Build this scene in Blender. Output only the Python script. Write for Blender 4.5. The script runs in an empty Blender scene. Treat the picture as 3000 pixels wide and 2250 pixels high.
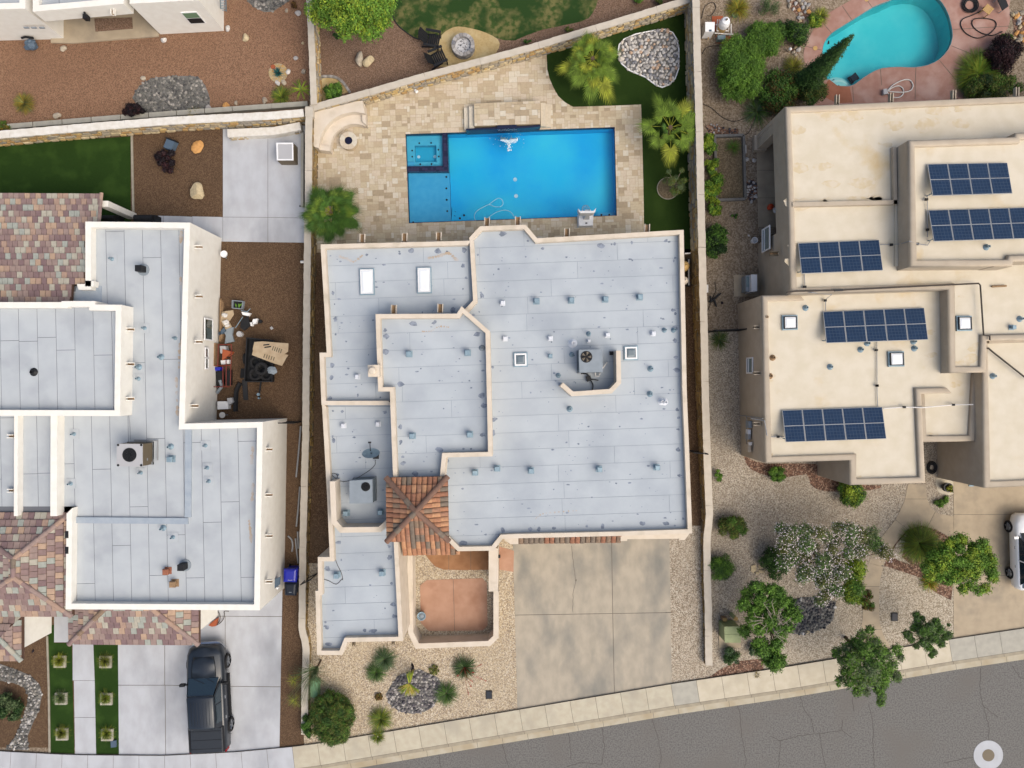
import bpy, math, random
import numpy as np
from mathutils import Vector, Matrix, noise
from mathutils.geometry import tessellate_polygon
# ------------------------------------------------------------------ camera, world, sun, exposure
scene = bpy.context.scene
H = 38.5          # height of the drone above the lots, metres
K = 54.0          # survey scale of the ground: units per metre
cam_data = bpy.data.cameras.new("camera")
cam = bpy.data.objects.new("camera", cam_data)
scene.collection.objects.link(cam)
cam.location = (0, 0, H)
cam.rotation_euler = (0, 0, 0)
cam_data.sensor_width = 36.0
cam_data.lens = 36.0 * H / (3000.0 / K)
cam_data.clip_end = 2000
scene.camera = cam
world = bpy.data.worlds.new("World")
scene.world = world
world.use_nodes = True
wn = world.node_tree
bg = wn.nodes["Background"]
sky = wn.nodes.new("ShaderNodeTexSky")
sky.sky_type = 'NISHITA'
sky.sun_disc = False
sky.sun_elevation = math.radians(52)
sky.sun_rotation = math.radians(128)
sky.air_density = 1.0
sky.dust_density = 6.0
sky.ozone_density = 1.0
wn.links.new(sky.outputs[0], bg.inputs[0])
bg.inputs[1].default_value = 0.15
sun_data = bpy.data.lights.new("sun", 'SUN')
sun_data.energy = 1.15
sun_data.angle = math.radians(65)
sun_data.color = (1.0, 0.985, 0.87)
sun = bpy.data.objects.new("sun", sun_data)
scene.collection.objects.link(sun)
_e, _a = math.radians(52), math.radians(128)
_d = Vector((math.sin(_a) * math.cos(_e), math.cos(_a) * math.cos(_e), math.sin(_e)))
sun.rotation_euler = _d.to_track_quat('Z', 'Y').to_euler()
scene.view_settings.view_transform = 'Standard'
scene.view_settings.look = 'None'
scene.view_settings.gamma = 1.0
scene.view_settings.use_curve_mapping = False
scene.view_settings.exposure = 0.45
R = random.Random(7)
col = scene.collection
# ------------------------------------------------------------------ survey helpers
OX = (0, 750, 1500, 2200)
OY = (0, 550, 1100, 1650)
ZF = 800.0 / 2212.0
def t(c, r, *v):
 """survey tile coordinates -> list of survey points"""
 out = [(OX[c] + v[i] * ZF, OY[r] + v[i + 1] * ZF) for i in range(0, len(v), 2)]
 return out
def p1(c, r, x, y):
 return (OX[c] + x * ZF, OY[r] + y * ZF)
def W(p, z=0.0):
 s = (H - z) / H / K
 return ((p[0] - 1500.0) * s, (1125.0 - p[1]) * s)
def WW(pts, z=0.0):
 return [W(p, z) for p in pts]
def area(poly):
 return 0.5 * sum(poly[i][0] * poly[(i + 1) % len(poly)][1] - poly[(i + 1) % len(poly)][0] * poly[i][1] for i in range(len(poly)))
def ccw(poly):
 return list(poly) if area(poly) > 0 else list(reversed(poly))
def inside(pt, poly):
 x, y = pt
 c = False
 j = len(poly) - 1
 for i in range(len(poly)):
  xi, yi = poly[i]
  xj, yj = poly[j]
  if (yi > y) != (yj > y) and x < (xj - xi) * (y - yi) / (yj - yi) + xi:
   c = not c
  j = i
 return c
def clip(subject, clipper):
 """part of subject inside the convex ccw clipper"""
 out = list(subject)
 n = len(clipper)
 for i in range(n):
  ax, ay = clipper[i]
  bx, by = clipper[(i + 1) % n]
  ex, ey = bx - ax, by - ay
  inp = out
  out = []
  if not inp:
   return []
  for j in range(len(inp)):
   p, q = inp[j - 1], inp[j]
   sp = ex * (p[1] - ay) - ey * (p[0] - ax)
   sq = ex * (q[1] - ay) - ey * (q[0] - ax)
   if (sp >= 0) != (sq >= 0):
    f = sp / (sp - sq)
    out.append((p[0] + f * (q[0] - p[0]), p[1] + f * (q[1] - p[1])))
   if sq >= 0:
    out.append(q)
 res = []
 for p in out:
  if not res or abs(p[0] - res[-1][0]) + abs(p[1] - res[-1][1]) > 1e-4:
   res.append(p)
 if len(res) > 2 and abs(res[0][0] - res[-1][0]) + abs(res[0][1] - res[-1][1]) < 1e-4:
  res.pop()
 return res if len(res) > 2 else []
def offset(poly, d, closed=True):
 """mitred offset to the left of travel (inwards for ccw)"""
 n = len(poly)
 out = []
 for i in range(n):
  p = Vector(poly[i])
  a = Vector(poly[i - 1]) if (closed or i > 0) else None
  b = Vector(poly[(i + 1) % n]) if (closed or i < n - 1) else None
  if a is None:
   e = (b - p).normalized(); out.append((p.x - e.y * d, p.y + e.x * d)); continue
  if b is None:
   e = (p - a).normalized(); out.append((p.x - e.y * d, p.y + e.x * d)); continue
  e1 = (p - a).normalized(); e2 = (b - p).normalized()
  n1 = Vector((-e1.y, e1.x)); n2 = Vector((-e2.y, e2.x))
  m = n1 + n2
  if m.length < 1e-6:
   m = n1
  m.normalize()
  k = d / max(0.35, m.dot(n1))
  out.append((p.x + m.x * k, p.y + m.y * k))
 return out
def circle(cx, cy, r, n=24, ry=None, a0=0.0):
 ry = r if ry is None else ry
 return [(cx + r * math.cos(a0 + 2 * math.pi * i / n), cy + ry * math.sin(a0 + 2 * math.pi * i / n)) for i in range(n)]
def smooth(pts, closed=True, k=3):
 """Catmull-Rom through pts"""
 n = len(pts)
 out = []
 rng = n if closed else n - 1
 for i in range(rng):
  if closed:
   a, b, c, d = pts[i - 1], pts[i], pts[(i + 1) % n], pts[(i + 2) % n]
  else:
   a, b, c, d = pts[max(0, i - 1)], pts[i], pts[i + 1], pts[min(n - 1, i + 2)]
  for s in range(k):
   u = s / k
   out.append(tuple(0.5 * (2 * b[q] + (c[q] - a[q]) * u + (2 * a[q] - 5 * b[q] + 4 * c[q] - d[q]) * u * u + (3 * b[q] - a[q] - 3 * c[q] + d[q]) * u ** 3) for q in range(len(b))))
 if not closed:
  out.append(tuple(pts[-1]))
 return out
# ------------------------------------------------------------------ materials
GAIN = 1 / 1.5
def lin(c):
 r = []
 for v in c[:3]:
  v = v / 255.0
  v = v / 12.92 if v <= 0.04045 else ((v + 0.055) / 1.055) ** 2.4
  r.append(min(0.82, v * GAIN))
 return (r[0], r[1], r[2], 1.0)
def mat(name, c1, c2=None, sc=8.0, c3=None, sc3=0.5, rough=0.85, bump=0.15, bsc=40.0, rpi=0.0, lo=0.35, hi=0.65,
  lo3=0.5, hi3=0.7, metal=0.0, stretch=None, spec=0.3, rpo=0.0, trans=0.0, dist=0.02, coat=0.0):
 m = bpy.data.materials.new(name)
 m.use_nodes = True
 nt = m.node_tree
 b = nt.nodes["Principled BSDF"]
 geo = nt.nodes.new("ShaderNodeNewGeometry")
 vec = geo.outputs["Position"]
 if stretch:
  mp = nt.nodes.new("ShaderNodeMapping")
  mp.inputs["Scale"].default_value = stretch
  nt.links.new(vec, mp.inputs[0])
  vec = mp.outputs[0]
 rgb = nt.nodes.new("ShaderNodeRGB")
 rgb.outputs[0].default_value = lin(c1)
 cur = rgb.outputs[0]
 def layer(cur, c, scale, l, h, det, v):
  nz = nt.nodes.new("ShaderNodeTexNoise")
  nz.inputs["Scale"].default_value = scale
  nz.inputs["Detail"].default_value = det
  nt.links.new(v, nz.inputs["Vector"])
  rp = nt.nodes.new("ShaderNodeMapRange")
  rp.inputs[1].default_value = l
  rp.inputs[2].default_value = h
  nt.links.new(nz.outputs[0], rp.inputs[0])
  mx = nt.nodes.new("ShaderNodeMix")
  mx.data_type = 'RGBA'
  nt.links.new(rp.outputs[0], mx.inputs[0])
  nt.links.new(cur, mx.inputs[6])
  mx.inputs[7].default_value = lin(c)
  return mx.outputs[2]
 if c2:
  cur = layer(cur, c2, sc, lo, hi, 4, vec)
 if c3:
  cur = layer(cur, c3, sc3, lo3, hi3, 5, vec)
 if rpi or rpo:
  hs = nt.nodes.new("ShaderNodeHueSaturation")
  mr = nt.nodes.new("ShaderNodeMapRange")
  a = rpi or rpo
  mr.inputs[3].default_value = 1 - a
  mr.inputs[4].default_value = 1 + a
  if rpi:
   nt.links.new(geo.outputs["Random Per Island"], mr.inputs[0])
  else:
   oi = nt.nodes.new("ShaderNodeObjectInfo")
   nt.links.new(oi.outputs["Random"], mr.inputs[0])
  nt.links.new(mr.outputs[0], hs.inputs["Value"])
  nt.links.new(cur, hs.inputs["Color"])
  cur = hs.outputs[0]
 nt.links.new(cur, b.inputs["Base Color"])
 b.inputs["Roughness"].default_value = rough
 b.inputs["Metallic"].default_value = metal
 b.inputs["Specular IOR Level"].default_value = spec
 if coat:
  b.inputs["Coat Weight"].default_value = coat
  b.inputs["Coat Roughness"].default_value = 0.05
 if trans:
  b.inputs["Subsurface Weight"].default_value = 0.0
 if bump:
  nz = nt.nodes.new("ShaderNodeTexNoise")
  nz.inputs["Scale"].default_value = bsc
  nz.inputs["Detail"].default_value = 3
  nt.links.new(geo.outputs["Position"], nz.inputs["Vector"])
  bm_ = nt.nodes.new("ShaderNodeBump")
  bm_.inputs["Strength"].default_value = bump
  bm_.inputs["Distance"].default_value = dist
  nt.links.new(nz.outputs[0], bm_.inputs["Height"])
  nt.links.new(bm_.outputs[0], b.inputs["Normal"])
 return m
def gravel(name, cols, sc=18.0, c3=None, sc3=0.35, lo3=0.45, hi3=0.75, bump=0.6, f3=0.6):
 """loose stone: one colour per Voronoi cell, patches of a second tone"""
 m = bpy.data.materials.new(name)
 m.use_nodes = True
 nt = m.node_tree
 b = nt.nodes["Principled BSDF"]
 b.inputs["Roughness"].default_value = 0.95
 b.inputs["Specular IOR Level"].default_value = 0.2
 geo = nt.nodes.new("ShaderNodeNewGeometry")
 vo = nt.nodes.new("ShaderNodeTexVoronoi")
 vo.inputs["Scale"].default_value = sc * 1.7
 nt.links.new(geo.outputs["Position"], vo.inputs["Vector"])
 sep = nt.nodes.new("ShaderNodeSeparateColor")
 nt.links.new(vo.outputs["Color"], sep.inputs[0])
 rp = nt.nodes.new("ShaderNodeValToRGB")
 cr = rp.color_ramp
 cr.interpolation = 'CONSTANT'
 n = len(cols)
 cr.elements[0].color = lin(cols[0])
 cr.elements[1].position = 1.0 / n
 cr.elements[1].color = lin(cols[1])
 for i in range(2, n):
  e = cr.elements.new(i / n)
  e.color = lin(cols[i])
 nt.links.new(sep.outputs[0], rp.inputs[0])
 cur = rp.outputs[0]
 if c3:
  nz = nt.nodes.new("ShaderNodeTexNoise")
  nz.inputs["Scale"].default_value = sc3
  nz.inputs["Detail"].default_value = 6
  nt.links.new(geo.outputs["Position"], nz.inputs["Vector"])
  mr = nt.nodes.new("ShaderNodeMapRange")
  mr.inputs[1].default_value = lo3
  mr.inputs[2].default_value = hi3
  mr.inputs[4].default_value = f3
  nt.links.new(nz.outputs[0], mr.inputs[0])
  mx = nt.nodes.new("ShaderNodeMix")
  mx.data_type = 'RGBA'
  nt.links.new(mr.outputs[0], mx.inputs[0])
  nt.links.new(cur, mx.inputs[6])
  mx.inputs[7].default_value = lin(c3)
  cur = mx.outputs[2]
 nt.links.new(cur, b.inputs["Base Color"])
 bmp = nt.nodes.new("ShaderNodeBump")
 bmp.inputs["Strength"].default_value = bump
 bmp.inputs["Distance"].default_value = 0.02
 bmp.invert = True
 nt.links.new(vo.outputs["Distance"], bmp.inputs["Height"])
 nt.links.new(bmp.outputs[0], b.inputs["Normal"])
 return m
def water(name, tint, rough=0.06, bump=0.02, bsc=2.0):
 m = bpy.data.materials.new(name)
 m.use_nodes = True
 nt = m.node_tree
 for n in list(nt.nodes):
  if n.type == 'BSDF_PRINCIPLED':
   nt.nodes.remove(n)
 out = [n for n in nt.nodes if n.type == 'OUTPUT_MATERIAL'][0]
 tr = nt.nodes.new("ShaderNodeBsdfTransparent")
 tr.inputs[0].default_value = (*tint, 1)
 gl = nt.nodes.new("ShaderNodeBsdfGlossy")
 gl.inputs["Roughness"].default_value = rough
 fr = nt.nodes.new("ShaderNodeFresnel")
 fr.inputs[0].default_value = 1.33
 geo = nt.nodes.new("ShaderNodeNewGeometry")
 nz = nt.nodes.new("ShaderNodeTexNoise")
 nz.inputs["Scale"].default_value = bsc
 nz.inputs["Detail"].default_value = 4
 nt.links.new(geo.outputs["Position"], nz.inputs["Vector"])
 bp = nt.nodes.new("ShaderNodeBump")
 bp.inputs["Strength"].default_value = bump
 bp.inputs["Distance"].default_value = 0.1
 nt.links.new(nz.outputs[0], bp.inputs["Height"])
 nt.links.new(bp.outputs[0], gl.inputs["Normal"])
 nt.links.new(bp.outputs[0], fr.inputs["Normal"])
 mx = nt.nodes.new("ShaderNodeMixShader")
 nt.links.new(fr.outputs[0], mx.inputs[0])
 nt.links.new(tr.outputs[0], mx.inputs[1])
 nt.links.new(gl.outputs[0], mx.inputs[2])
 nt.links.new(mx.outputs[0], out.inputs[0])
 return m
M = {}
M['dirt'] = gravel('dirt', [(140, 124, 104), (158, 142, 122), (128, 112, 94), (170, 154, 134)], 9, (118, 102, 84), 0.5)
M['red_gravel'] = gravel('red_gravel', [(146, 112, 88), (130, 99, 78), (160, 126, 100), (118, 90, 70), (152, 118, 95)], 16, (126, 95, 74), 0.25)
M['mid_gravel'] = gravel('mid_gravel', [(134, 108, 88), (120, 94, 76), (152, 126, 106), (108, 86, 70), (140, 116, 100)], 18, (112, 90, 74), 0.3)
M['brown_gravel'] = gravel('brown_gravel', [(104, 82, 62), (88, 68, 51), (122, 98, 76), (97, 76, 57)], 18, (84, 66, 50), 0.3)
M['side_gravel'] = gravel('side_gravel', [(104, 82, 62), (88, 70, 52), (122, 98, 76), (96, 74, 56)], 14, (126, 106, 84), 0.22, 0.5, 0.72)
M['beige_gravel'] = gravel('beige_gravel', [(204, 188, 162), (176, 158, 132), (220, 207, 184), (148, 131, 110), (196, 178, 148), (168, 154, 138)], 13, (196, 180, 150), 0.4, f3=0.35)
M['pink_gravel'] = gravel('pink_gravel', [(192, 178, 158), (160, 147, 128), (208, 198, 180), (136, 122, 104), (176, 161, 141)], 13, (176, 164, 144), 0.4, f3=0.3)
M['grey_gravel'] = gravel('grey_gravel', [(184, 172, 154), (160, 148, 132), (200, 190, 172), (138, 126, 110), (174, 160, 140)], 13, (144, 130, 112), 0.5, f3=0.4)
M['light_gravel'] = gravel('light_gravel', [(192, 180, 160), (166, 152, 132), (208, 198, 180), (148, 136, 116)], 13, (176, 162, 140), 0.5, f3=0.3)
M['mulch'] = gravel('mulch', [(140, 108, 90), (106, 80, 66), (168, 140, 120), (120, 92, 78), (92, 72, 62)], 9, None, bump=0.9)
M['earth'] = gravel('earth', [(122, 106, 84), (108, 94, 74), (136, 120, 96)], 10, (98, 90, 68), 0.9)
M['sand'] = mat('sand', (196, 172, 122), (180, 156, 108), 9, (206, 186, 140), 1.2, bump=0.3, bsc=30)
M['turf'] = mat('turf', (48, 74, 28), (38, 60, 22), 60, (58, 84, 34), 0.9, rough=0.95, bump=0.6, bsc=120, spec=0.1)
M['turf_dark'] = mat('turf_dark', (46, 68, 24), (38, 56, 20), 60, (52, 72, 28), 0.7, rough=0.95, bump=0.6, bsc=120, spec=0.1)
M['lawn'] = mat('lawn', (122, 118, 74), (66, 88, 44), 3.4, (48, 74, 36), 0.75, rough=0.95, bump=0.9, bsc=50, lo=0.42, hi=0.6, lo3=0.42, hi3=0.56, spec=0.1)
M['asphalt'] = mat('asphalt', (125, 123, 119), (100, 98, 95), 13, (116, 112, 107), 0.3, bump=0.5, bsc=60, lo=0.42, hi=0.66)
M['crack'] = mat('crack', (84, 80, 75), bump=0)
M['joint'] = mat('joint', (112, 104, 94), bump=0)
M['concrete_white'] = mat('concrete_white', (200, 203, 208), (190, 192, 196), 2, (150, 153, 158), 0.4, bump=0.1, lo3=0.5, hi3=0.78, stretch=(1, 0.55, 1))
M['concrete_drive'] = mat('concrete_drive', (190, 179, 160), (174, 165, 148), 2.2, (134, 133, 126), 0.7, bump=0.1, lo3=0.46, hi3=0.76, stretch=(1, 0.55, 1))
M['concrete_walk'] = mat('concrete_walk', (206, 198, 176), (196, 186, 164), 3, (184, 176, 158), 0.8, bump=0.1, rpo=0.05)
M['concrete_cream'] = mat('concrete_cream', (214, 204, 182), (206, 195, 172), 3, (196, 186, 164), 0.8, bump=0.1, rpo=0.03)
M['concrete_grey'] = mat('concrete_grey', (190, 186, 172), (178, 174, 162), 3, bump=0.1, rpo=0.03)
M['concrete_tan'] = mat('concrete_tan', (190, 174, 148), (178, 162, 138), 2, (152, 142, 126), 0.5, bump=0.1, lo3=0.5, hi3=0.75)
M['gutter'] = mat('gutter', (198, 189, 168), (188, 177, 152), 2, (178, 162, 132), 0.6, bump=0.1)
M['kerb'] = mat('kerb', (178, 168, 146), (164, 154, 134), 3, bump=0.1)
M['red_concrete'] = mat('red_concrete', (196, 154, 128), (186, 144, 118), 2, (174, 130, 104), 0.9, bump=0.08)
M['red_walk'] = mat('red_walk', (176, 130, 92), (160, 114, 78), 2, bump=0.08)
M['pink_deck'] = mat('pink_deck', (176, 138, 124), (166, 124, 110), 2.5, (190, 158, 146), 0.9, bump=0.1)
M['rust_deck'] = mat('rust_deck', (166, 108, 84), (154, 98, 74), 2.5, bump=0.1)
M['cream'] = mat('cream_stucco', (230, 217, 199), (222, 208, 188), 2.2, (206, 194, 174), 1.1, lo3=.56, hi3=.75, bump=0.15, bsc=25)
M['white'] = mat('white_stucco', (254, 251, 242), (248, 244, 234), 3, bump=0.1, bsc=25)
M['white_cap'] = mat('white_cap', (240, 236, 228), (226, 220, 208), 4, bump=0.15, bsc=12)
M['taupe'] = mat('taupe_stucco', (198, 184, 164), (190, 176, 156), 2, bump=0.15, bsc=25)
M['adobe_roof'] = mat('adobe_roof', (228, 218, 198), (220, 209, 186), 1.6, (214, 190, 146), 0.55, bump=0.1, bsc=15, lo3=0.6, hi3=0.78)
M['roof_main'] = mat('roof_main', (194, 202, 208), (186, 194, 201), 0.9, (168, 177, 186), 0.4, bump=0.12, bsc=10, lo3=0.46, hi3=0.78, rpo=0.02)
M['roof_seam'] = mat('roof_seam', (160, 170, 180), bump=0)
M['roof_west'] = mat('roof_west', (195, 201, 205), (187, 193, 198), 1.2, (172, 178, 184), 0.45, bump=0.05, bsc=10, lo3=0.55, hi3=0.75, rpo=0.015)
M['roof_west_seam'] = mat('roof_west_seam', (112, 115, 122), bump=0)
M['roof_curb'] = mat('roof_curb', (176, 186, 196), (164, 176, 188), 3, bump=0.1)
M['rust_stain'] = mat('rust_stain', (190, 172, 150), (196, 194, 192), 1.4, bump=0.05, lo=0.42, hi=0.6)
M['tar'] = mat('tar_patch', (120, 130, 146), (150, 160, 176), 5, bump=0.1, lo=0.4, hi=0.6)
M['wall_stone'] = mat('wall_stone', (206, 176, 122), (190, 172, 140), 6, bump=0.4, bsc=14)
for i, c in enumerate([(214, 184, 124), (200, 182, 148), (186, 174, 152), (224, 204, 164), (196, 160, 106), (170, 162, 148)]):
 M['ws%d' % i] = mat('wall_stone', c, tuple(int(v * 0.9) for v in c), 7, bump=0.5, bsc=12)
for i, c in enumerate([(158, 132, 92), (140, 116, 76), (176, 150, 100), (126, 112, 88), (148, 122, 70)]):
 M['wd%d' % i] = mat('wall_stone_dark', c, tuple(int(v * 0.88) for v in c), 7, bump=0.5, bsc=12)
M['mortar'] = mat('mortar', (170, 160, 142), (156, 146, 128), 6, bump=0.2)
M['wall_cap'] = mat('wall_cap', (212, 202, 186), (202, 192, 176), 3, bump=0.15, rpo=0.03)
for i, c in enumerate([(212, 196, 168), (220, 206, 182), (200, 182, 152), (226, 216, 196), (184, 166, 138), (212, 196, 166), (218, 202, 178)]):
 M['tv%d' % i] = mat('travertine', c, tuple(int(v * 0.95) for v in c), 9, bump=0.08, bsc=30)
M['grout'] = mat('grout', (176, 156, 124), bump=0)
for i, c in enumerate([(150, 126, 122), (192, 164, 140), (172, 176, 166), (164, 142, 134), (180, 152, 134), (138, 114, 114), (188, 182, 166)]):
 M['st%d' % i] = mat('slate_tile', c, tuple(int(v * 0.93) for v in c), 6, bump=0.15)
for i, c in enumerate([(186, 134, 102), (164, 116, 92), (148, 126, 106), (204, 154, 116), (134, 120, 106), (176, 132, 106)]):
 M['bt%d' % i] = mat('clay_tile', c, tuple(int(v * 0.88) for v in c), 8, bump=0.15)
M['ridge_clay'] = mat('ridge_clay', (138, 106, 90), (120, 96, 84), 4, bump=0.15)
M['underlay'] = mat('underlay', (96, 72, 60), bump=0)
M['galv'] = mat('galvanised', (156, 180, 192), (140, 164, 178), 6, rough=0.5, metal=0.3, bump=0.03)
M['bright'] = mat('bright_metal', (232, 236, 242), rough=0.4, metal=0.1, bump=0)
M['dark_metal'] = mat('dark_metal', (46, 46, 48), rough=0.5, bump=0)
M['black'] = mat('black_plastic', (30, 31, 34), rough=0.6, bump=0)
M['ac_grey'] = mat('ac_grey', (150, 160, 168), (142, 152, 160), 3, rough=0.6, bump=0.03)
M['ac_beige'] = mat('ac_beige', (188, 188, 190), rough=0.6, bump=0)
M['ac_brown'] = mat('ac_brown', (116, 104, 84), rough=0.6, bump=0)
M['white_plastic'] = mat('white_plastic', (255, 255, 255), rough=0.5, bump=0)
M['sky_white'] = mat('skylight_white', (248, 252, 255), rough=0.35, bump=0)
M['sky_grey'] = mat('skylight_grey', (112, 126, 134), rough=0.2, bump=0, spec=0.6)
M['glass'] = mat('window_glass', (52, 66, 60), rough=0.05, bump=0, spec=0.9)
M['glass_blue'] = mat('glass_blue', (120, 142, 146), rough=0.1, bump=0, spec=0.8)
M['glass_green'] = mat('glass_green', (110, 146, 116), rough=0.1, bump=0, spec=0.7)
M['car_glass'] = mat('car_glass', (34, 52, 62), rough=0.04, bump=0, spec=1.0)
M['black_paint'] = mat('black_paint', (34, 41, 50), rough=0.3, bump=0, spec=0.4, coat=0.3)
M['tonneau'] = mat('tonneau_vinyl', (46, 52, 60), (40, 46, 54), 30, rough=0.6, bump=0.05)
M['car_trim'] = mat('car_trim', (26, 27, 30), rough=0.6, bump=0)
M['white_paint'] = mat('white_paint', (252, 254, 255), rough=0.2, bump=0, spec=0.6, coat=0.7)
M['chrome'] = mat('chrome', (200, 204, 210), rough=0.15, metal=0.9, bump=0)
M['tyre'] = mat('tyre', (36, 36, 38), rough=0.9, bump=0.2, bsc=60)
M['rim'] = mat('rim', (150, 154, 160), rough=0.3, metal=0.7, bump=0)
M['lamp'] = mat('lamp', (230, 235, 240), rough=0.1, bump=0)
M['red_lamp'] = mat('red_lamp', (150, 16, 18), rough=0.2, bump=0)
M['solar_frame'] = mat('solar_frame', (206, 206, 204), rough=0.4, metal=0.3, bump=0)
M['pipe'] = mat('pipe_dark', (74, 66, 60), rough=0.7, bump=0)
M['pipe_grey'] = mat('pipe_grey', (156, 158, 160), rough=0.5, bump=0)
M['blue_bin'] = mat('blue_bin', (28, 40, 176), rough=0.35, bump=0, spec=0.5)
M['black_bin'] = mat('black_bin', (28, 36, 50), rough=0.45, bump=0)
M['cardboard'] = mat('cardboard', (198, 178, 148), (182, 160, 130), 3, rough=0.9, bump=0.05)
M['wood'] = mat('wood', (214, 178, 112), (196, 158, 96), 8, rough=0.7, bump=0.1, stretch=(1, 6, 1))
M['old_wood'] = mat('old_wood', (168, 138, 104), (148, 120, 90), 8, bump=0.1)
M['red_metal'] = mat('red_metal', (128, 50, 40), rough=0.6, bump=0)
M['ash'] = mat('ash', (206, 206, 208), (120, 120, 124), 9, bump=0.6, bsc=20, lo=0.5, hi=0.62)
M['fire_black'] = mat('fire_glass', (16, 18, 46), (30, 32, 60), 40, rough=0.3, bump=0.4, bsc=50)
M['orange'] = mat('orange_plastic', (206, 74, 34), rough=0.5, bump=0)
M['terracotta'] = mat('terracotta', (172, 92, 58), rough=0.8, bump=0)
M['sage_metal'] = mat('sage_metal', (160, 172, 122), (148, 160, 112), 4, rough=0.5, bump=0.03)
M['green_plastic'] = mat('green_plastic', (124, 168, 126), rough=0.6, bump=0)
M['planter_blue'] = mat('planter_blue', (84, 102, 120), rough=0.5, bump=0)
M['edging'] = mat('edging', (172, 166, 150), (158, 150, 134), 5, bump=0.2)
M['blockgrey'] = mat('block_grey', (128, 126, 122), (112, 110, 106), 5, bump=0.2)
M['hose_white'] = mat('hose_white', (232, 228, 222), rough=0.5, bump=0)
M['hose_pool'] = mat('hose_pool', (150, 214, 236), rough=0.5, bump=0)
M['pool_floor'] = mat('pool_floor', (0, 186, 254), (20, 202, 255), 0.45, (74, 230, 255), 0.2, rough=0.6, bump=0.05, lo3=0.42, hi3=0.7)
M['pool_shelf'] = mat('pool_shelf', (70, 178, 228), (84, 186, 232), 3, rough=0.6, bump=0.05)
M['pool_spa'] = mat('pool_spa', (92, 200, 232), (84, 192, 228), 3, rough=0.6, bump=0.05)
M['pool_spa_deep'] = mat('pool_spa_deep', (40, 180, 222), rough=0.6, bump=0)
M['pool_wall'] = mat('pool_wall', (40, 200, 255), rough=0.6, bump=0)
M['tile_navy'] = mat('tile_navy', (42, 52, 84), (60, 54, 80), 9, rough=0.25, bump=0, rpi=0.25, rpo=0)
M['tile_navy2'] = mat('tile_navy2', (34, 40, 66), rough=0.25, bump=0)
M['pool2_floor'] = mat('pool2_floor', (70, 220, 228), (56, 208, 220), 0.5, (104, 232, 236), 0.3, rough=0.6, bump=0.05)
M['pool2_step'] = mat('pool2_step', (206, 240, 236), rough=0.6, bump=0)
M['pool2_step2'] = mat('pool2_step2', (168, 228, 226), rough=0.6, bump=0)
M['water'] = water('water', (0.86, 0.98, 1.0))
M['foam'] = mat('foam', (236, 246, 252), (190, 226, 246), 6, bump=0.8, bsc=10)
def stones(prefix, cols):
 ks = []
 for i, c in enumerate(cols):
  k = '%s%d' % (prefix, i)
  M[k] = mat(prefix + '_stone', c, tuple(int(v * 0.88) for v in c), 8, bump=0.25, bsc=12, rpi=0.15)
  ks.append(k)
 return ks
RS_WHITE = stones('pale', [(208, 204, 198), (190, 186, 182), (166, 162, 158), (222, 218, 212), (198, 170, 146), (146, 146, 150), (200, 196, 190), (212, 204, 192)])
RS_GREY = stones('grey', [(126, 124, 118), (106, 105, 101), (152, 148, 140), (94, 93, 91), (176, 170, 162), (114, 112, 108)])
RS_PURPLE = stones('mauve', [(130, 124, 124), (106, 102, 106), (160, 154, 150), (88, 85, 90), (190, 184, 178)])
RS_DARK = stones('slate', [(86, 86, 90), (70, 70, 76), (110, 104, 102), (150, 142, 134), (62, 64, 70)])
RS_BOULDER = stones('boulder', [(206, 188, 152), (190, 178, 158), (214, 160, 96), (172, 160, 142)])
def leafmat(name, c, v=0.35):
 return mat(name, c, tuple(int(x * 0.8) for x in c), 3, rough=0.7, bump=0, rpi=v, spec=0.25)
for n_, c_ in {
 'palm': (116, 144, 46), 'palm_dark': (74, 112, 36), 'palm_yellow': (160, 168, 52), 'palm_dry': (176, 156, 70),
 'lf_bright': (120, 164, 58), 'lf_mid': (94, 136, 50), 'lf_dark': (68, 104, 44), 'lf_deep': (44, 72, 34), 'lf_olive': (112, 118, 54),
 'lf_yellow': (156, 180, 54), 'lf_sage': (108, 128, 84), 'lf_rust': (112, 84, 40), 'lf_purple': (58, 30, 34), 'lf_black': (34, 26, 32),
 'lf_blue': (98, 122, 90), 'lf_gold': (182, 152, 46), 'petal': (214, 196, 196), 'lf_red': (178, 66, 58), 'lf_teal': (44, 104, 100)}.items():
 M[n_] = leafmat(n_, c_)
M['petal'] = mat('petal', (244, 236, 232), (222, 204, 204), 8, bump=0, rpi=0.12)
M['bark'] = mat('bark', (112, 92, 72), (86, 70, 54), 12, bump=0.5, bsc=20)
M['bark_pale'] = mat('bark_pale', (176, 164, 148), (150, 138, 124), 12, bump=0.3, bsc=20)
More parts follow.
